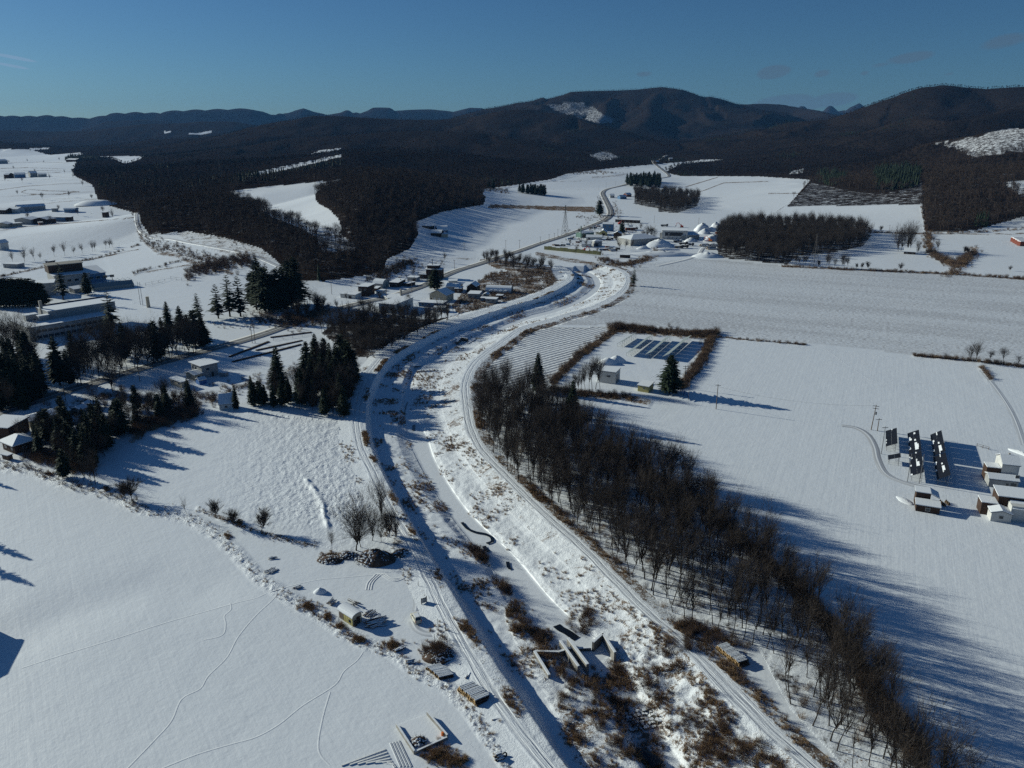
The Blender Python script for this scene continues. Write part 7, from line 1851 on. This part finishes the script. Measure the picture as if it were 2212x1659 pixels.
for (fr, x, y, t, lab) in ((lambda x, y: K(1, 1, x, y), 655, 470, 355, 'pole alone on the blue shaded snow left of the hamlet'), (lambda x, y: K(1, 1, x, y), 1130, 520, 415, 'pole in front of the white hall'), (lambda x, y: K(1, 1, x, y), 1348, 455, 360, 'pole at the bend beside the low dark garage'), (lambda x, y: K(1, 1, x, y), 1715, 250, 178, 'pole on the roadside beyond the tall house'),
                           (lambda x, y: K(1, 1, x, y), 1402, 300, 235, 'pole left of the tall stacked house'), (lambda x, y: K(1, 1, x, y), 800, 600, 525, 'right one of the signal posts by the hamlet road'), (lambda x, y: K(1, 1, x, y), 747, 590, 525, 'left one of the signal posts by the hamlet road'), (lambda x, y: K(1, 1, x, y), 835, 620, 550, 'third post by the hamlet road'),
                           (lambda x, y: K(1, 1, x, y), 1800, 95, 30, 'pole at the edge of the far snowfield'), (lambda x, y: K(1, 1, x, y), 2158, 70, 5, 'pole beside the thicket at the river bend'), (lambda x, y: K(1, 1, x, y), 1370, 380, 290, 'pole before the grey concrete store'),
                           (k01, 1210, 1225, 1040, 'power pole leaning over the road before the bare trees'), (k01, 385, 1405, 1290, 'power pole by the road at the lower left'), (k01, 570, 1400, 1250, 'power pole below the dark spruces by the road'), (k01, 2180, 890, 730, 'power pole by the road under the tall conifers'), (k01, 2205, 890, 740, 'second power pole by the road under the tall conifers'),
                           (k01, 1215, 560, 370, 'left floodlight mast on the playing field'), (k01, 1235, 565, 372, 'right floodlight mast on the playing field'), (k20, 1228, 1235, 1175, 'pole behind the village trees'), (k20, 1612, 1250, 1195, 'pole behind the storage hall'), (k20, 65, 1455, 1385, 'pole left of the main road'), (k20, 245, 1415, 1355, 'first pole along the main road'),
                           (k20, 320, 1395, 1335, 'second pole along the main road'), (k20, 366, 1375, 1325, 'third pole along the main road'), (k20, 396, 1350, 1290, 'fourth pole along the main road'), (k20, 640, 1260, 1210, 'pole beyond the pylon on the main road'), (k20, 656, 1255, 1200, 'pole next beyond the pylon on the main road'), (k20, 750, 950, 915, 'pole by the far straight road'), (k20, 812, 935, 885, 'second pole by the far straight road'), (k20, 895, 915, 880, 'third pole by the far straight road'),
                           (k30, 1045, 1315, 1255, 'pole in the field beside the hut')):
    pole(lab, fr(x, y), fr(x, t)[1], 1 if 'post' not in lab and 'mast' not in lab else 0, 'wood' if 'mast' not in lab else 'metal', r=.15)
def stack_(label, fr, x, y, t, r, m):
    p = G(*fr(x, y)); h = px2m(p, fr(x, y)[1] - fr(x, t)[1]); o = MB().tube((0, 0, -.5), (0, 0, h), r, r * .9, 10).build('chimney_stack', M[m]); o.location = (p.x, p.y, 0); tag(o, label, 'chimney')
stack_('slim green stack beside the pale green house', V1, 848, 500, 245, .55, 'green_wall')


def pylon(label, base, top_y, w=5.0, group='electricity pylons'):
    p = G(*base) if base[1] > 430 else hit(*base)
    h = px2m(p, base[1] - top_y); e = empty('pylon', (p.x, p.y, H1(p.x, p.y)), .5); tag(e, label, 'pylon', group)
    lv = [0, .16, .31, .45, .57, .68, .78, .87, 1.0]; wd = [w * (1 - .86 * min(l / .8, 1)) / 2 for l in lv]
    t = .06 + h * .0012
    C4 = [(1, 1), (-1, 1), (-1, -1), (1, -1)]
    for (sx_, sy_) in C4:
        m_ = MB()
        for a in range(8): m_.tube((sx_ * wd[a], sy_ * wd[a], lv[a] * h), (sx_ * wd[a + 1], sy_ * wd[a + 1], lv[a + 1] * h), t, n=4)
        m_.build('leg', M['pylon'], e)
    m_ = MB()
    for a in range(8):
        for k in range(4):
            c0, c1 = C4[k], C4[(k + 1) % 4]
            m_.tube((c0[0] * wd[a], c0[1] * wd[a], lv[a] * h), (c1[0] * wd[a + 1], c1[1] * wd[a + 1], lv[a + 1] * h), t * .6, n=3); m_.tube((c1[0] * wd[a], c1[1] * wd[a], lv[a] * h), (c0[0] * wd[a + 1], c0[1] * wd[a + 1], lv[a + 1] * h), t * .6, n=3)
            m_.tube((c0[0] * wd[a + 1], c0[1] * wd[a + 1], lv[a + 1] * h), (c1[0] * wd[a + 1], c1[1] * wd[a + 1], lv[a + 1] * h), t * .6, n=3)
    m_.build('bracing', M['pylon'], e)
    for z, aw in ((.76, 3.4), (.86, 2.6), (.95, 2.0)):
        m_ = MB(); m_.tube((-aw, 0, z * h), (aw, 0, z * h), t, n=4); m_.tube((-aw, 0, z * h), (0, 0, z * h + 1.2), t * .7, n=3); m_.tube((aw, 0, z * h), (0, 0, z * h + 1.2), t * .7, n=3); m_.build('crossarm', M['pylon'], e)


pylon('steel lattice pylon standing on the snow beside the main road', k20(458, 1345), k20(458, 1100)[1], 6)
pylon('lattice pylon in front of the dense wood on the right', k30(395, 1605), k30(408, 1345)[1], 5); pylon('faint lattice pylon on the dark wooded hill', k00(1912, 870), k00(1905, 705)[1], 8)


# ---- foreground yard: cabin, logs, sign, posts, bunker, heaps
a = CAB(310, 1150); b = CAB(690, 1395); pa = G(*a); pb = G(*b); pc = G(*CAB(925, 1245)); L = (pb - pa).length; D = (pc - pb).length; rz = math.atan2(pb.y - pa.y, pb.x - pa.x)
e = empty('cabin', (pa.x, pa.y, H1(pa.x, pa.y)), rz); tag(e, 'yellow plywood cabin with a curved snow roof among log heaps', 'cabin'); hC = 2.0
w = MB(); w.xprism([(0, -.4)] + [(D / 2 - D / 2 * math.cos(math.pi * i / 8), hC + .75 * math.sin(math.pi * i / 8)) for i in range(9)] + [(D, -.4)], 0, L); w.build('wall', M['beige_wall'], e)
t_, f_ = roof_shape('arch', L, D, hC, .75, .25, .1); rf = slab(t_, f_, .004, .08).build('roof', M['wood'], e); slab(t_, f_, .083, .24).build('snow_cover', M['snow'], rf)
pw = L / 6
for i in range(6): MB().box(i * pw + .04, -.05, .05 + .1 * (i % 2), (i + 1) * pw - .04, -.003, hC - .05).build('board', M['yellow_wall' if i > 1 else 'grey_wall'], e)
for i in range(7): MB().box(.1, -.10, .35 + i * .2, 1.7, -.052, .35 + i * .2 + .09).build('slat', M['wood'], e)
MB().box(L - 1.3, -.09, .6, L - .6, -.052, 1.3).build('window', M['glass'], e); MB().box(L + .003, .25, 0, L + .35, .8, 1.3).build('firewood_stack', M['log'], e)
MB().box(L + .003, 1.0, 0, L + .06, 1.9, 1.8).build('door', M['brown_wall'], e)


def loglist(e, logs, snow=True):
    """logs: (x0,y0,z0,x1,y1,z1,r) each a part with a pale cut end and a snow cap"""
    for (x0, y0, z0, x1, y1, z1, r_) in logs:
        lo = MB().tube((x0, y0, z0), (x1, y1, z1), r_, r_ * .9, 8).build('log', M['log'], e)
        d = (Vector((x1, y1, z1)) - Vector((x0, y0, z0))).normalized(); p0 = Vector((x0, y0, z0))
        MB().tube(p0 - d * .03, p0 + d * .02, r_ * .93, n=8).build('cut_end', M['wood_end'], lo)
        if snow:
            d = (Vector((x1, y1, z1)) - p0); s_ = d.cross(Vector((0, 0, 1))).normalized() * r_ * .8; up = Vector((0, 0, r_ * .75)); u2 = Vector((0, 0, r_ * 1.35))
            q0 = p0; q1 = p0 + d
            MB().add([q0 - s_ + up, q0 + s_ + up, q1 + s_ + up, q1 - s_ + up, q0 - s_ * .45 + u2, q0 + s_ * .45 + u2, q1 + s_ * .45 + u2, q1 - s_ * .45 + u2], [(4, 5, 6, 7), (0, 1, 5, 4), (1, 2, 6, 5), (2, 3, 7, 6), (3, 0, 4, 7)]).build('snow_cap', M['snow'], lo)


def logstack(label, A, B, ll, layers, r, skew=0.0, name='log_stack'):
    p, q = G(*A), G(*B); L = (q - p).length; z = bank_z(p.x, p.y); z = H1(p.x, p.y) if z is None or z < -1 else z
    e = empty(name, (p.x, p.y, z), math.atan2(q.y - p.y, q.x - p.x)); tag(e, label, 'log stack'); logs = []
    n = int(L / (2 * r))
    for k in range(layers):
        for i in range(n - k):
            rr = r * rng.uniform(.75, 1.05); x = r + (i + .5 * k) * 2 * r; z_ = r + k * r * 1.75; dy = rng.uniform(-.15, .15)
            logs.append((x, dy, z_, x + skew + rng.uniform(-.06, .06), dy + ll * rng.uniform(.9, 1.05), z_, rr, ))
    # only the top row carries snow
    lows = [l for j, l in enumerate(logs) if l[2] < r + (layers - 1) * r * 1.75 - .01]; tops = [l for l in logs if l[2] >= r + (layers - 1) * r * 1.75 - .01]
    loglist(e, lows, False); loglist(e, tops, True)


logstack('long stack of cut logs with orange ends beside the right track', K(2, 3, 1752, 628), K(2, 3, 1972, 800), 2.4, 4, .16, skew=.2)
logstack('tall rounded stack of snowy logs beside the left track', k13(1735, 985), k13(1925, 1150), 3.0, 4, .2, skew=.5)
logstack('low stack of pale snowy logs behind the tall rounded one', k13(1465, 800), k13(1600, 905), 2.6, 2, .18, skew=1.2)
def logheap(label, c, n, ll, r, spread, rz, hh=1.2, name='log_heap'):
    p = G(*c); e = empty(name, (p.x, p.y, H1(p.x, p.y)), rz); tag(e, label, 'log heap'); logs = []
    for i in range(n):
        f = rng.uniform(-1, 1); z = rng.uniform(0, 1) * hh * (1 - abs(f)) + r; y = f * spread; a_ = rng.normal(0, .16); l2 = ll * rng.uniform(.6, 1) / 2; x = rng.uniform(-.4, .4)
        logs.append((x - l2 * math.cos(a_), y - l2 * math.sin(a_), z, x + l2 * math.cos(a_), y + l2 * math.sin(a_), z + rng.uniform(-.15, .15), r * rng.uniform(.7, 1.2)))
    loglist(e, logs)
logheap('large heap of long snowy logs right of the yellow cabin', CAB(1330, 1290), 26, 4.6, .15, 1.5, .45)
logheap('heap of forked branches behind the large log heap', CAB(1180, 1060), 18, 2.6, .11, 1.2, .9, 1.3); logheap('snowy brushwood heap behind the yellow cabin', CAB(650, 780), 22, 2.6, .10, 1.3, 2.6, 1.3)
logheap('small heap of branches left of the yellow cabin', CAB(90, 740), 14, 1.8, .10, .8, 1.2, .9); logheap('little heap of cut wood near the field edge', K(1, 2, 355, 1625), 12, 1.8, .09, .6, .4, .6)
logheap('little stump heap on the snow above the field edge', K(1, 2, 150, 1370), 8, 1.6, .09, .5, .2, .5); logheap('broken branches lying at the field edge', K(1, 2, 130, 1480), 14, 2.6, .08, 1.2, 1.0, .7)
logheap('dark branches and debris in the ditch line above the mound', k13(1240, 640), 10, 2.0, .16, .5, .6, .5); logheap('dark stump heap in the ditch line', k13(1330, 745), 8, 1.6, .14, .5, .2, .5)
logheap('stump pile beside the tall rounded log stack', k13(1830, 880), 7, 1.2, .12, .4, 1.2, .8); logheap('small stump near the left track', k13(1775, 775), 5, .9, .12, .3, .8, .5); logheap('stump pile below the tall rounded log stack', k13(2090, 1240), 10, 1.8, .12, .8, .3, .5)
logheap('tyres and scrap wood heap near the bottom of the picture', k13(2100, 1570), 12, 1.4, .13, .6, .5, .7)
for i in range(3):
    p = G(*k13(2080 + 35 * i, 1590 - 20 * i)); tv = []; tf = []
    for j in range(14):
        for k in range(6):
            a_, b_ = 6.283 * j / 14, 6.283 * k / 6; tv.append(((.32 + .12 * math.cos(b_)) * math.cos(a_), (.32 + .12 * math.cos(b_)) * math.sin(a_), .12 + .12 * math.sin(b_))); tf.append((j * 6 + k, ((j + 1) % 14) * 6 + k, ((j + 1) % 14) * 6 + (k + 1) % 6, j * 6 + (k + 1) % 6))
    o = obj('tyre', mesh_np('tyre', np.array(tv), np.array(tf), M['rubber'], smooth=True)); o.location = (p.x, p.y, H1(p.x, p.y) + .1 * i); o.rotation_euler = (.5 * i, .3, 0); tag(o, ['leftmost', 'middle', 'rightmost'][i] + ' old tyre on the scrap heap near the bottom', 'tyre', 'old tyres on the scrap heap')


def brush(label, c, rx, ry, h, n, seed):
    """brush heap: dark mound of branches with lumps of snow on it"""
    p = G(*c); e = empty('brush_heap', (p.x, p.y, H1(p.x, p.y)), 0); tag(e, label, 'brush heap')
    rs = np.random.default_rng(seed); m_ = mound('x', Vector((0, 0, 0)), rx, ry, h * .8, name='core', m='shrub', seed=seed, rough=.4, z0=0)
    for k in ('label', 'category'): del m_[k]
    m_.parent = e
    a = rs.uniform(0, 6.28, n); q = np.sqrt(rs.uniform(0, 1, n)); base = np.stack([rx * q * np.cos(a), ry * q * np.sin(a), h * .8 * (1 - q ** 1.6)], 1)
    tip = base + rs.normal(0, .45, (n, 3)); tip[:, 2] = np.maximum(tip[:, 2], base[:, 2] * .8) + rs.uniform(0, .3, n)
    V, F = tri_twigs(base, tip, np.full(n, .07)); obj('branches', mesh_np('branches', V, F, M['twig']), e)
    mb = MB()
    for i in range(int(n * .5)):
        q = math.sqrt(rs.uniform()) * .95; a = rs.uniform(0, 6.28); x, y = rx * q * math.cos(a), ry * q * math.sin(a); z = h * .8 * (1 - q ** 1.6) + .06; s = rs.uniform(.10, .30)
        t = rs.uniform(0, 3); V = [(x + s * math.cos(t + 1.257 * j) * (1.6 if j % 2 else 1), y + s * math.sin(t + 1.257 * j), z - .1) for j in range(5)] + [(x, y, z + s * .55)]
        mb.add(V, [(j, (j + 1) % 5, 5) for j in range(5)])
    o = mb.build('snow_lumps', M['snow'], e, smooth=True); o['kind'] = 'stuff'


brush('big snow covered brush heap at the foot of the bare elms', K(1, 2, 1020, 1380), 5.0, 3.6, 3.2, 500, 1); brush('smaller brush heap right of the big one', K(1, 2, 1255, 1335), 2.5, 2.2, 1.8, 180, 2)
brush('low brush heap left of the big one', K(1, 2, 790, 1350), 3.2, 2.0, 1.4, 200, 3); brush('grassy brush heap at the far left of the group', K(1, 2, 640, 1385), 3.2, 2.2, 1.2, 180, 4)
brush('dark bramble mound between the ditch and the left track', k13(1590, 690), 3.6, 2.8, 1.5, 260, 5)

a = [k13(1215, 1300), k13(1480, 1205), k13(1655, 1410), k13(1370, 1540)]; P = [G(*q) for q in a]; c0 = sum(P, Vector()) / 4
e = empty('silage_bunker', (c0.x, c0.y, 0), 0); tag(e, 'snow filled concrete bunker with three low walls at the bottom', 'bunker'); Q = [(p_ - c0) for p_ in P]
MB().prism([(q.x, q.y) for q in Q], -.3, .22).build('floor_slab', M['snow'], e)
for i, (j, k, h_) in enumerate(((3, 0, .75), (3, 2, .55), (2, 1, .95))):
    A_, B_ = Q[j], Q[k]; d = (B_ - A_).normalized(); n_ = Vector((d.y, -d.x, 0)) * .14
    w_ = MB().prism([(A_ - n_)[:2], (B_ - n_)[:2], (B_ + n_)[:2], (A_ + n_)[:2]], -.3, h_).build('wall', M['concrete'], e)
    MB().prism([(A_ - n_)[:2], (B_ - n_)[:2], (B_ + n_)[:2], (A_ + n_)[:2]], h_ + .003, h_ + .05).build('snow_cover', M['snow'], w_)
p = G(*k13(1400, 1440)); brush('snowy heap of brushwood inside the concrete bunker', k13(1405, 1440), 1.7, 1.5, 1.3, 140, 6)
p = G(*k13(1612, 1385)); o = MB().tube((0, 0, 0), (0, 0, .6), .25, .22, 10).build('orange_drum', M['orange']); o.location = (p.x, p.y, .25); tag(o, 'orange drum in the corner of the concrete bunker', 'drum')
# furrows beside the bunker
for i in range(7):
    ribbon('garden_furrow', [k13(740 + 70 * i, 1640 - 6 * i), k13(1120 + 14 * i - (0 if i < 4 else 0), 1500 + 26 * i)], .55, M['snow'], z=0, prof=[(-1, -.1), (-.5, .16), (0, -.05), (.5, .16), (1, -.1)], step=1)
for i in range(4): ribbon('garden_furrow', [k13(1160 + 24 * i, 1440 - 6 * i), k13(1250 + 30 * i, 1650)], .45, M['snow'], z=0, prof=[(-1, -.1), (-.5, .14), (0, -.05), (.5, .14), (1, -.1)], step=1)
# sign board
pl, pr_ = G(*CAR(893, 535)), G(*CAR(1103, 462)); L = (pr_ - pl).length; e = empty('notice_board', (pl.x, pl.y, H1(pl.x, pl.y)), math.atan2(pr_.y - pl.y, pr_.x - pl.x)); tag(e, 'framed notice board on two posts beyond the cream car', 'notice board')
for x, h_ in ((0, 1.7), (L, 1.9)): MB().box(x - .07, -.07, -.4, x + .07, .07, h_).build('post', M['dark_metal'], e)
MB().box(.07, -.04, .55, L - .07, .04, 1.5).build('board', M['grey_wall'], e); MB().box(.07, -.07, 1.5, L - .07, .07, 1.6).build('frame', M['dark_metal'], e); MB().box(.07, -.07, .45, L - .07, .07, .55).build('frame', M['dark_metal'], e); MB().box(.09, -.055, .58, .28, -.043, 1.47).build('notice', M['white_wall'], e)
for (x, y, t, lab) in ((1403, 95, 45, 'slim post between the left track and the notice board'), (1572, 430, 368, 'thin stake right of the cream car'), (1640, 488, 440, 'thick dark post at the left track'), (1542, 570, 490, 'tall stake above the bramble mound'), (1677, 605, 545, 'leaning stake right of the bramble mound'), (553, 300, 215, 'tall stake left of the yellow cabin'), (637, 330, 295, 'short stake below the yellow cabin'), (722, 440, 350, 'stake at the field edge below the yellow cabin')):
    pole(lab, k13(x, y), k13(x, t)[1], 0, 'dark_metal', cat='post', r=.06 if 'thick' not in lab else .13)
for (x, y, t) in ((1900, 1118, 1080), (1822, 985, 940), (1728, 965, 915)): pole('thin field edge stake by the small trees', k02(x, y), k02(x, t)[1], 0, 'wood', cat='post', r=.05, group='thin field edge stakes')

# ---- drop structure in the river
def cwall(e, fr, A, B, z0, z1, w, m='concrete', name='wall'):
    p, q = G(*fr(*A), z1), G(*fr(*B), z1); d = (q - p).normalized(); n_ = Vector((d.y, -d.x, 0)) * w / 2
    poly = [(p - n_ - e.location)[:2], (q - n_ - e.location)[:2], (q + n_ - e.location)[:2], (p + n_ - e.location)[:2]]
    o = MB().prism(poly, z0 - e.location.z, z1 - e.location.z).build(name, M[m], e); MB().prism(poly, z1 + .003 - e.location.z, z1 + .14 - e.location.z).build('snow_cover', M['snow'], o)


p = G(*DS(1000, 650), -3); e = empty('weir', (p.x, p.y, -3), 0); tag(e, 'concrete drop structure across the frozen river with two piers and winged walls', 'weir')
cwall(e, DS, (150, 625), (490, 1175), -6, -1.3, .5); cwall(e, DS, (150, 625), (700, 640), -6, -1.9, .5, 'conc_dark'); cwall(e, DS, (740, 380), (1165, 975), -6, -2.0, .5, name='pier'); cwall(e, DS, (925, 325), (1375, 930), -6, -2.0, .6, name='pier')
cwall(e, DS, (1500, 420), (1725, 222), -6, -1.3, .5, 'conc_dark'); cwall(e, DS, (1725, 222), (2010, 655), -6, -1.3, .5); cwall(e, DS, (860, 560), (1060, 555), -6, -2.9, .5, 'conc_dark', 'sill'); cwall(e, DS, (1100, 560), (1450, 545), -6, -2.9, .5, 'conc_dark', 'sill'); cwall(e, DS, (700, 640), (860, 590), -6, -2.4, .5, 'conc_dark', 'sill')
UP = lambda x, y: K(1, 1, x, y)
p = G(*UP(1860, 870), -3); e = empty('weir', (p.x, p.y, -3), 0); tag(e, 'small dark drop structure upstream in the bend of the river', 'weir')
cwall(e, UP, (1735, 878), (1770, 838), -5, -1.8, 1.2, 'conc_dark'); cwall(e, UP, (1770, 838), (1830, 850), -5, -1.8, 1.0, 'conc_dark'); cwall(e, UP, (1830, 895), (1900, 855), -5, -2.2, .8, 'conc_dark', 'pier'); cwall(e, UP, (1910, 880), (1985, 862), -5, -1.8, 1.2, 'conc_dark'); cwall(e, UP, (1900, 840), (1960, 850), -5, -2.0, .8, 'conc_dark')
# rows of snow-laden stone sets below the weir
for j in range(6):
    for i in range(11):
        p = G(*K(2, 3, 850 + 33 * i + 20 * j, 1190 + 26 * j - 7 * i), -3.6); z = bank_z(p.x, p.y)
        if z is None: continue
        s = rng.uniform(.22, .4); o = MB().box(-s, -s * .8, -.4, s, s * .8, s * .9).build('weir_stone', M['conc_dark']); o.location = (p.x + rng.uniform(-.2, .2), p.y + rng.uniform(-.2, .2), z); o.rotation_euler = (rng.uniform(-.2, .2), rng.uniform(-.2, .2), rng.uniform(0, 3))
        MB().box(-s * .9, -s * .7, s * .9 + .003, s * .9, s * .7, s * 1.3).build('snow_cover', M['snow'], o)
        tag(o, 'snow capped stone in the rows set below the weir', 'stone', 'stones set in rows below the weir')
# log piles at the wood edge in the yard
for (x, y, n_, lab) in ((1480, 690, 26, 'long brown pile of timber at the edge of the wood in the gravel yard'), (1640, 760, 24, 'second pile of timber against the wood in the gravel yard'), (1700, 690, 20, 'third pile of timber against the wood in the gravel yard')):
    logheap(lab, V2(x, y), n_, 9, .35, 3.5, .1, 2.0)
logheap('pale frames and poles heaped beside the village road', V1(280, 680), 16, 6, .25, 3, .4, 1.6); logheap('scrap heap in the right yard of the village', V1(1560, 800), 22, 6, .3, 4, .3, 1.5)
# snow covered straight banks between road and grove
for k_, (a_, b_, lab) in enumerate(((K(1, 1, 125, 845), K(1, 1, 480, 800), 'uppermost dark planted bank between road and grove'), (K(1, 1, 0, 955), K(1, 1, 400, 870), 'second dark planted bank between road and grove'), (K(0, 1, 1985, 1010), K(1, 1, 110, 880), 'third dark planted bank between road and grove'), (K(0, 1, 2010, 1055), K(1, 1, 390, 905), 'lowest dark planted bank between road and grove'))):
    p, q = G(*a_), G(*b_); L = (q - p).length; e = empty('hedge_bank', (p.x, p.y, H1(p.x, p.y)), math.atan2(q.y - p.y, q.x - p.x)); tag(e, lab, 'hedge')
    n = max(3, int(L / 1.0)); rs = np.random.default_rng(k_)
    b0 = np.stack([rs.uniform(0, L, n * 16), rs.uniform(-.7, .7, n * 16), np.zeros(n * 16)], 1); t0 = b0 + rs.normal(0, .25, b0.shape); t0[:, 2] = rs.uniform(.4, 1.1, n * 16)
    V, F = tri_twigs(b0, t0, np.full(len(b0), .09)); obj('foliage', mesh_np('foliage', V, F, M['shrub']), e)
    MB().xprism([(-1.0, -.2), (-.5, .45), (.5, .45), (1.0, -.2)], 0, L).build('soil_ridge', M['brown_wall'], e)
for (x, y) in ((1095, 290), (1060, 300)): pass
# power line wires between the poles by the enclosure
w_ = MB(); A_ = G(*K(2, 1, 1487, 1280)); B_ = G(*K(2, 1, 1763, 1460)); C_ = G(*K(3, 1, 890, 1640)); zt = 9.0
for (P0, P1) in ((A_, B_), (B_, C_)):
    for s in range(12):
        f0, f1 = s / 12, (s + 1) / 12; sag = lambda f: -2.0 * 4 * f * (1 - f)
        a_ = P0.lerp(P1, f0); b_ = P0.lerp(P1, f1); w_.tube((a_.x, a_.y, zt + sag(f0)), (b_.x, b_.y, zt + sag(f1)), .02, n=3, cap=False)
tag(w_.build('power_line', M['dark_metal']), 'thin power line strung across the field to the solar farm', 'power line')

# house beyond the left frame edge: only its shadow reaches the picture
q = G(46, 1400) + Vector((-.898, .44, 0)) * 5.6 * 2.87
e = empty('house', (q.x - 9, q.y - 16, H1(q.x, q.y)), 0); tag(e, 'grey house beyond the left frame edge whose shadow lies on the snow', 'house')
MB().xprism([(0, -.5), (0, 4.2), (9, 5.9), (18, 4.2), (18, -.5)], 0, 9).build('wall', M['grey_wall'], e)
rf = slab([(-.4, -.4, 4.2), (9.4, -.4, 4.2), (9.4, 9, 5.9), (-.4, 9, 5.9), (9.4, 18.4, 4.2), (-.4, 18.4, 4.2)], [(0, 1, 2, 3), (3, 2, 4, 5)], .004, .14).build('roof', M['roof_dark'], e)
slab([(-.4, -.4, 4.2), (9.4, -.4, 4.2), (9.4, 9, 5.9), (-.4, 9, 5.9), (9.4, 18.4, 4.2), (-.4, 18.4, 4.2)], [(0, 1, 2, 3), (3, 2, 4, 5)], .143, .35).build('snow_cover', M['snow'], rf)
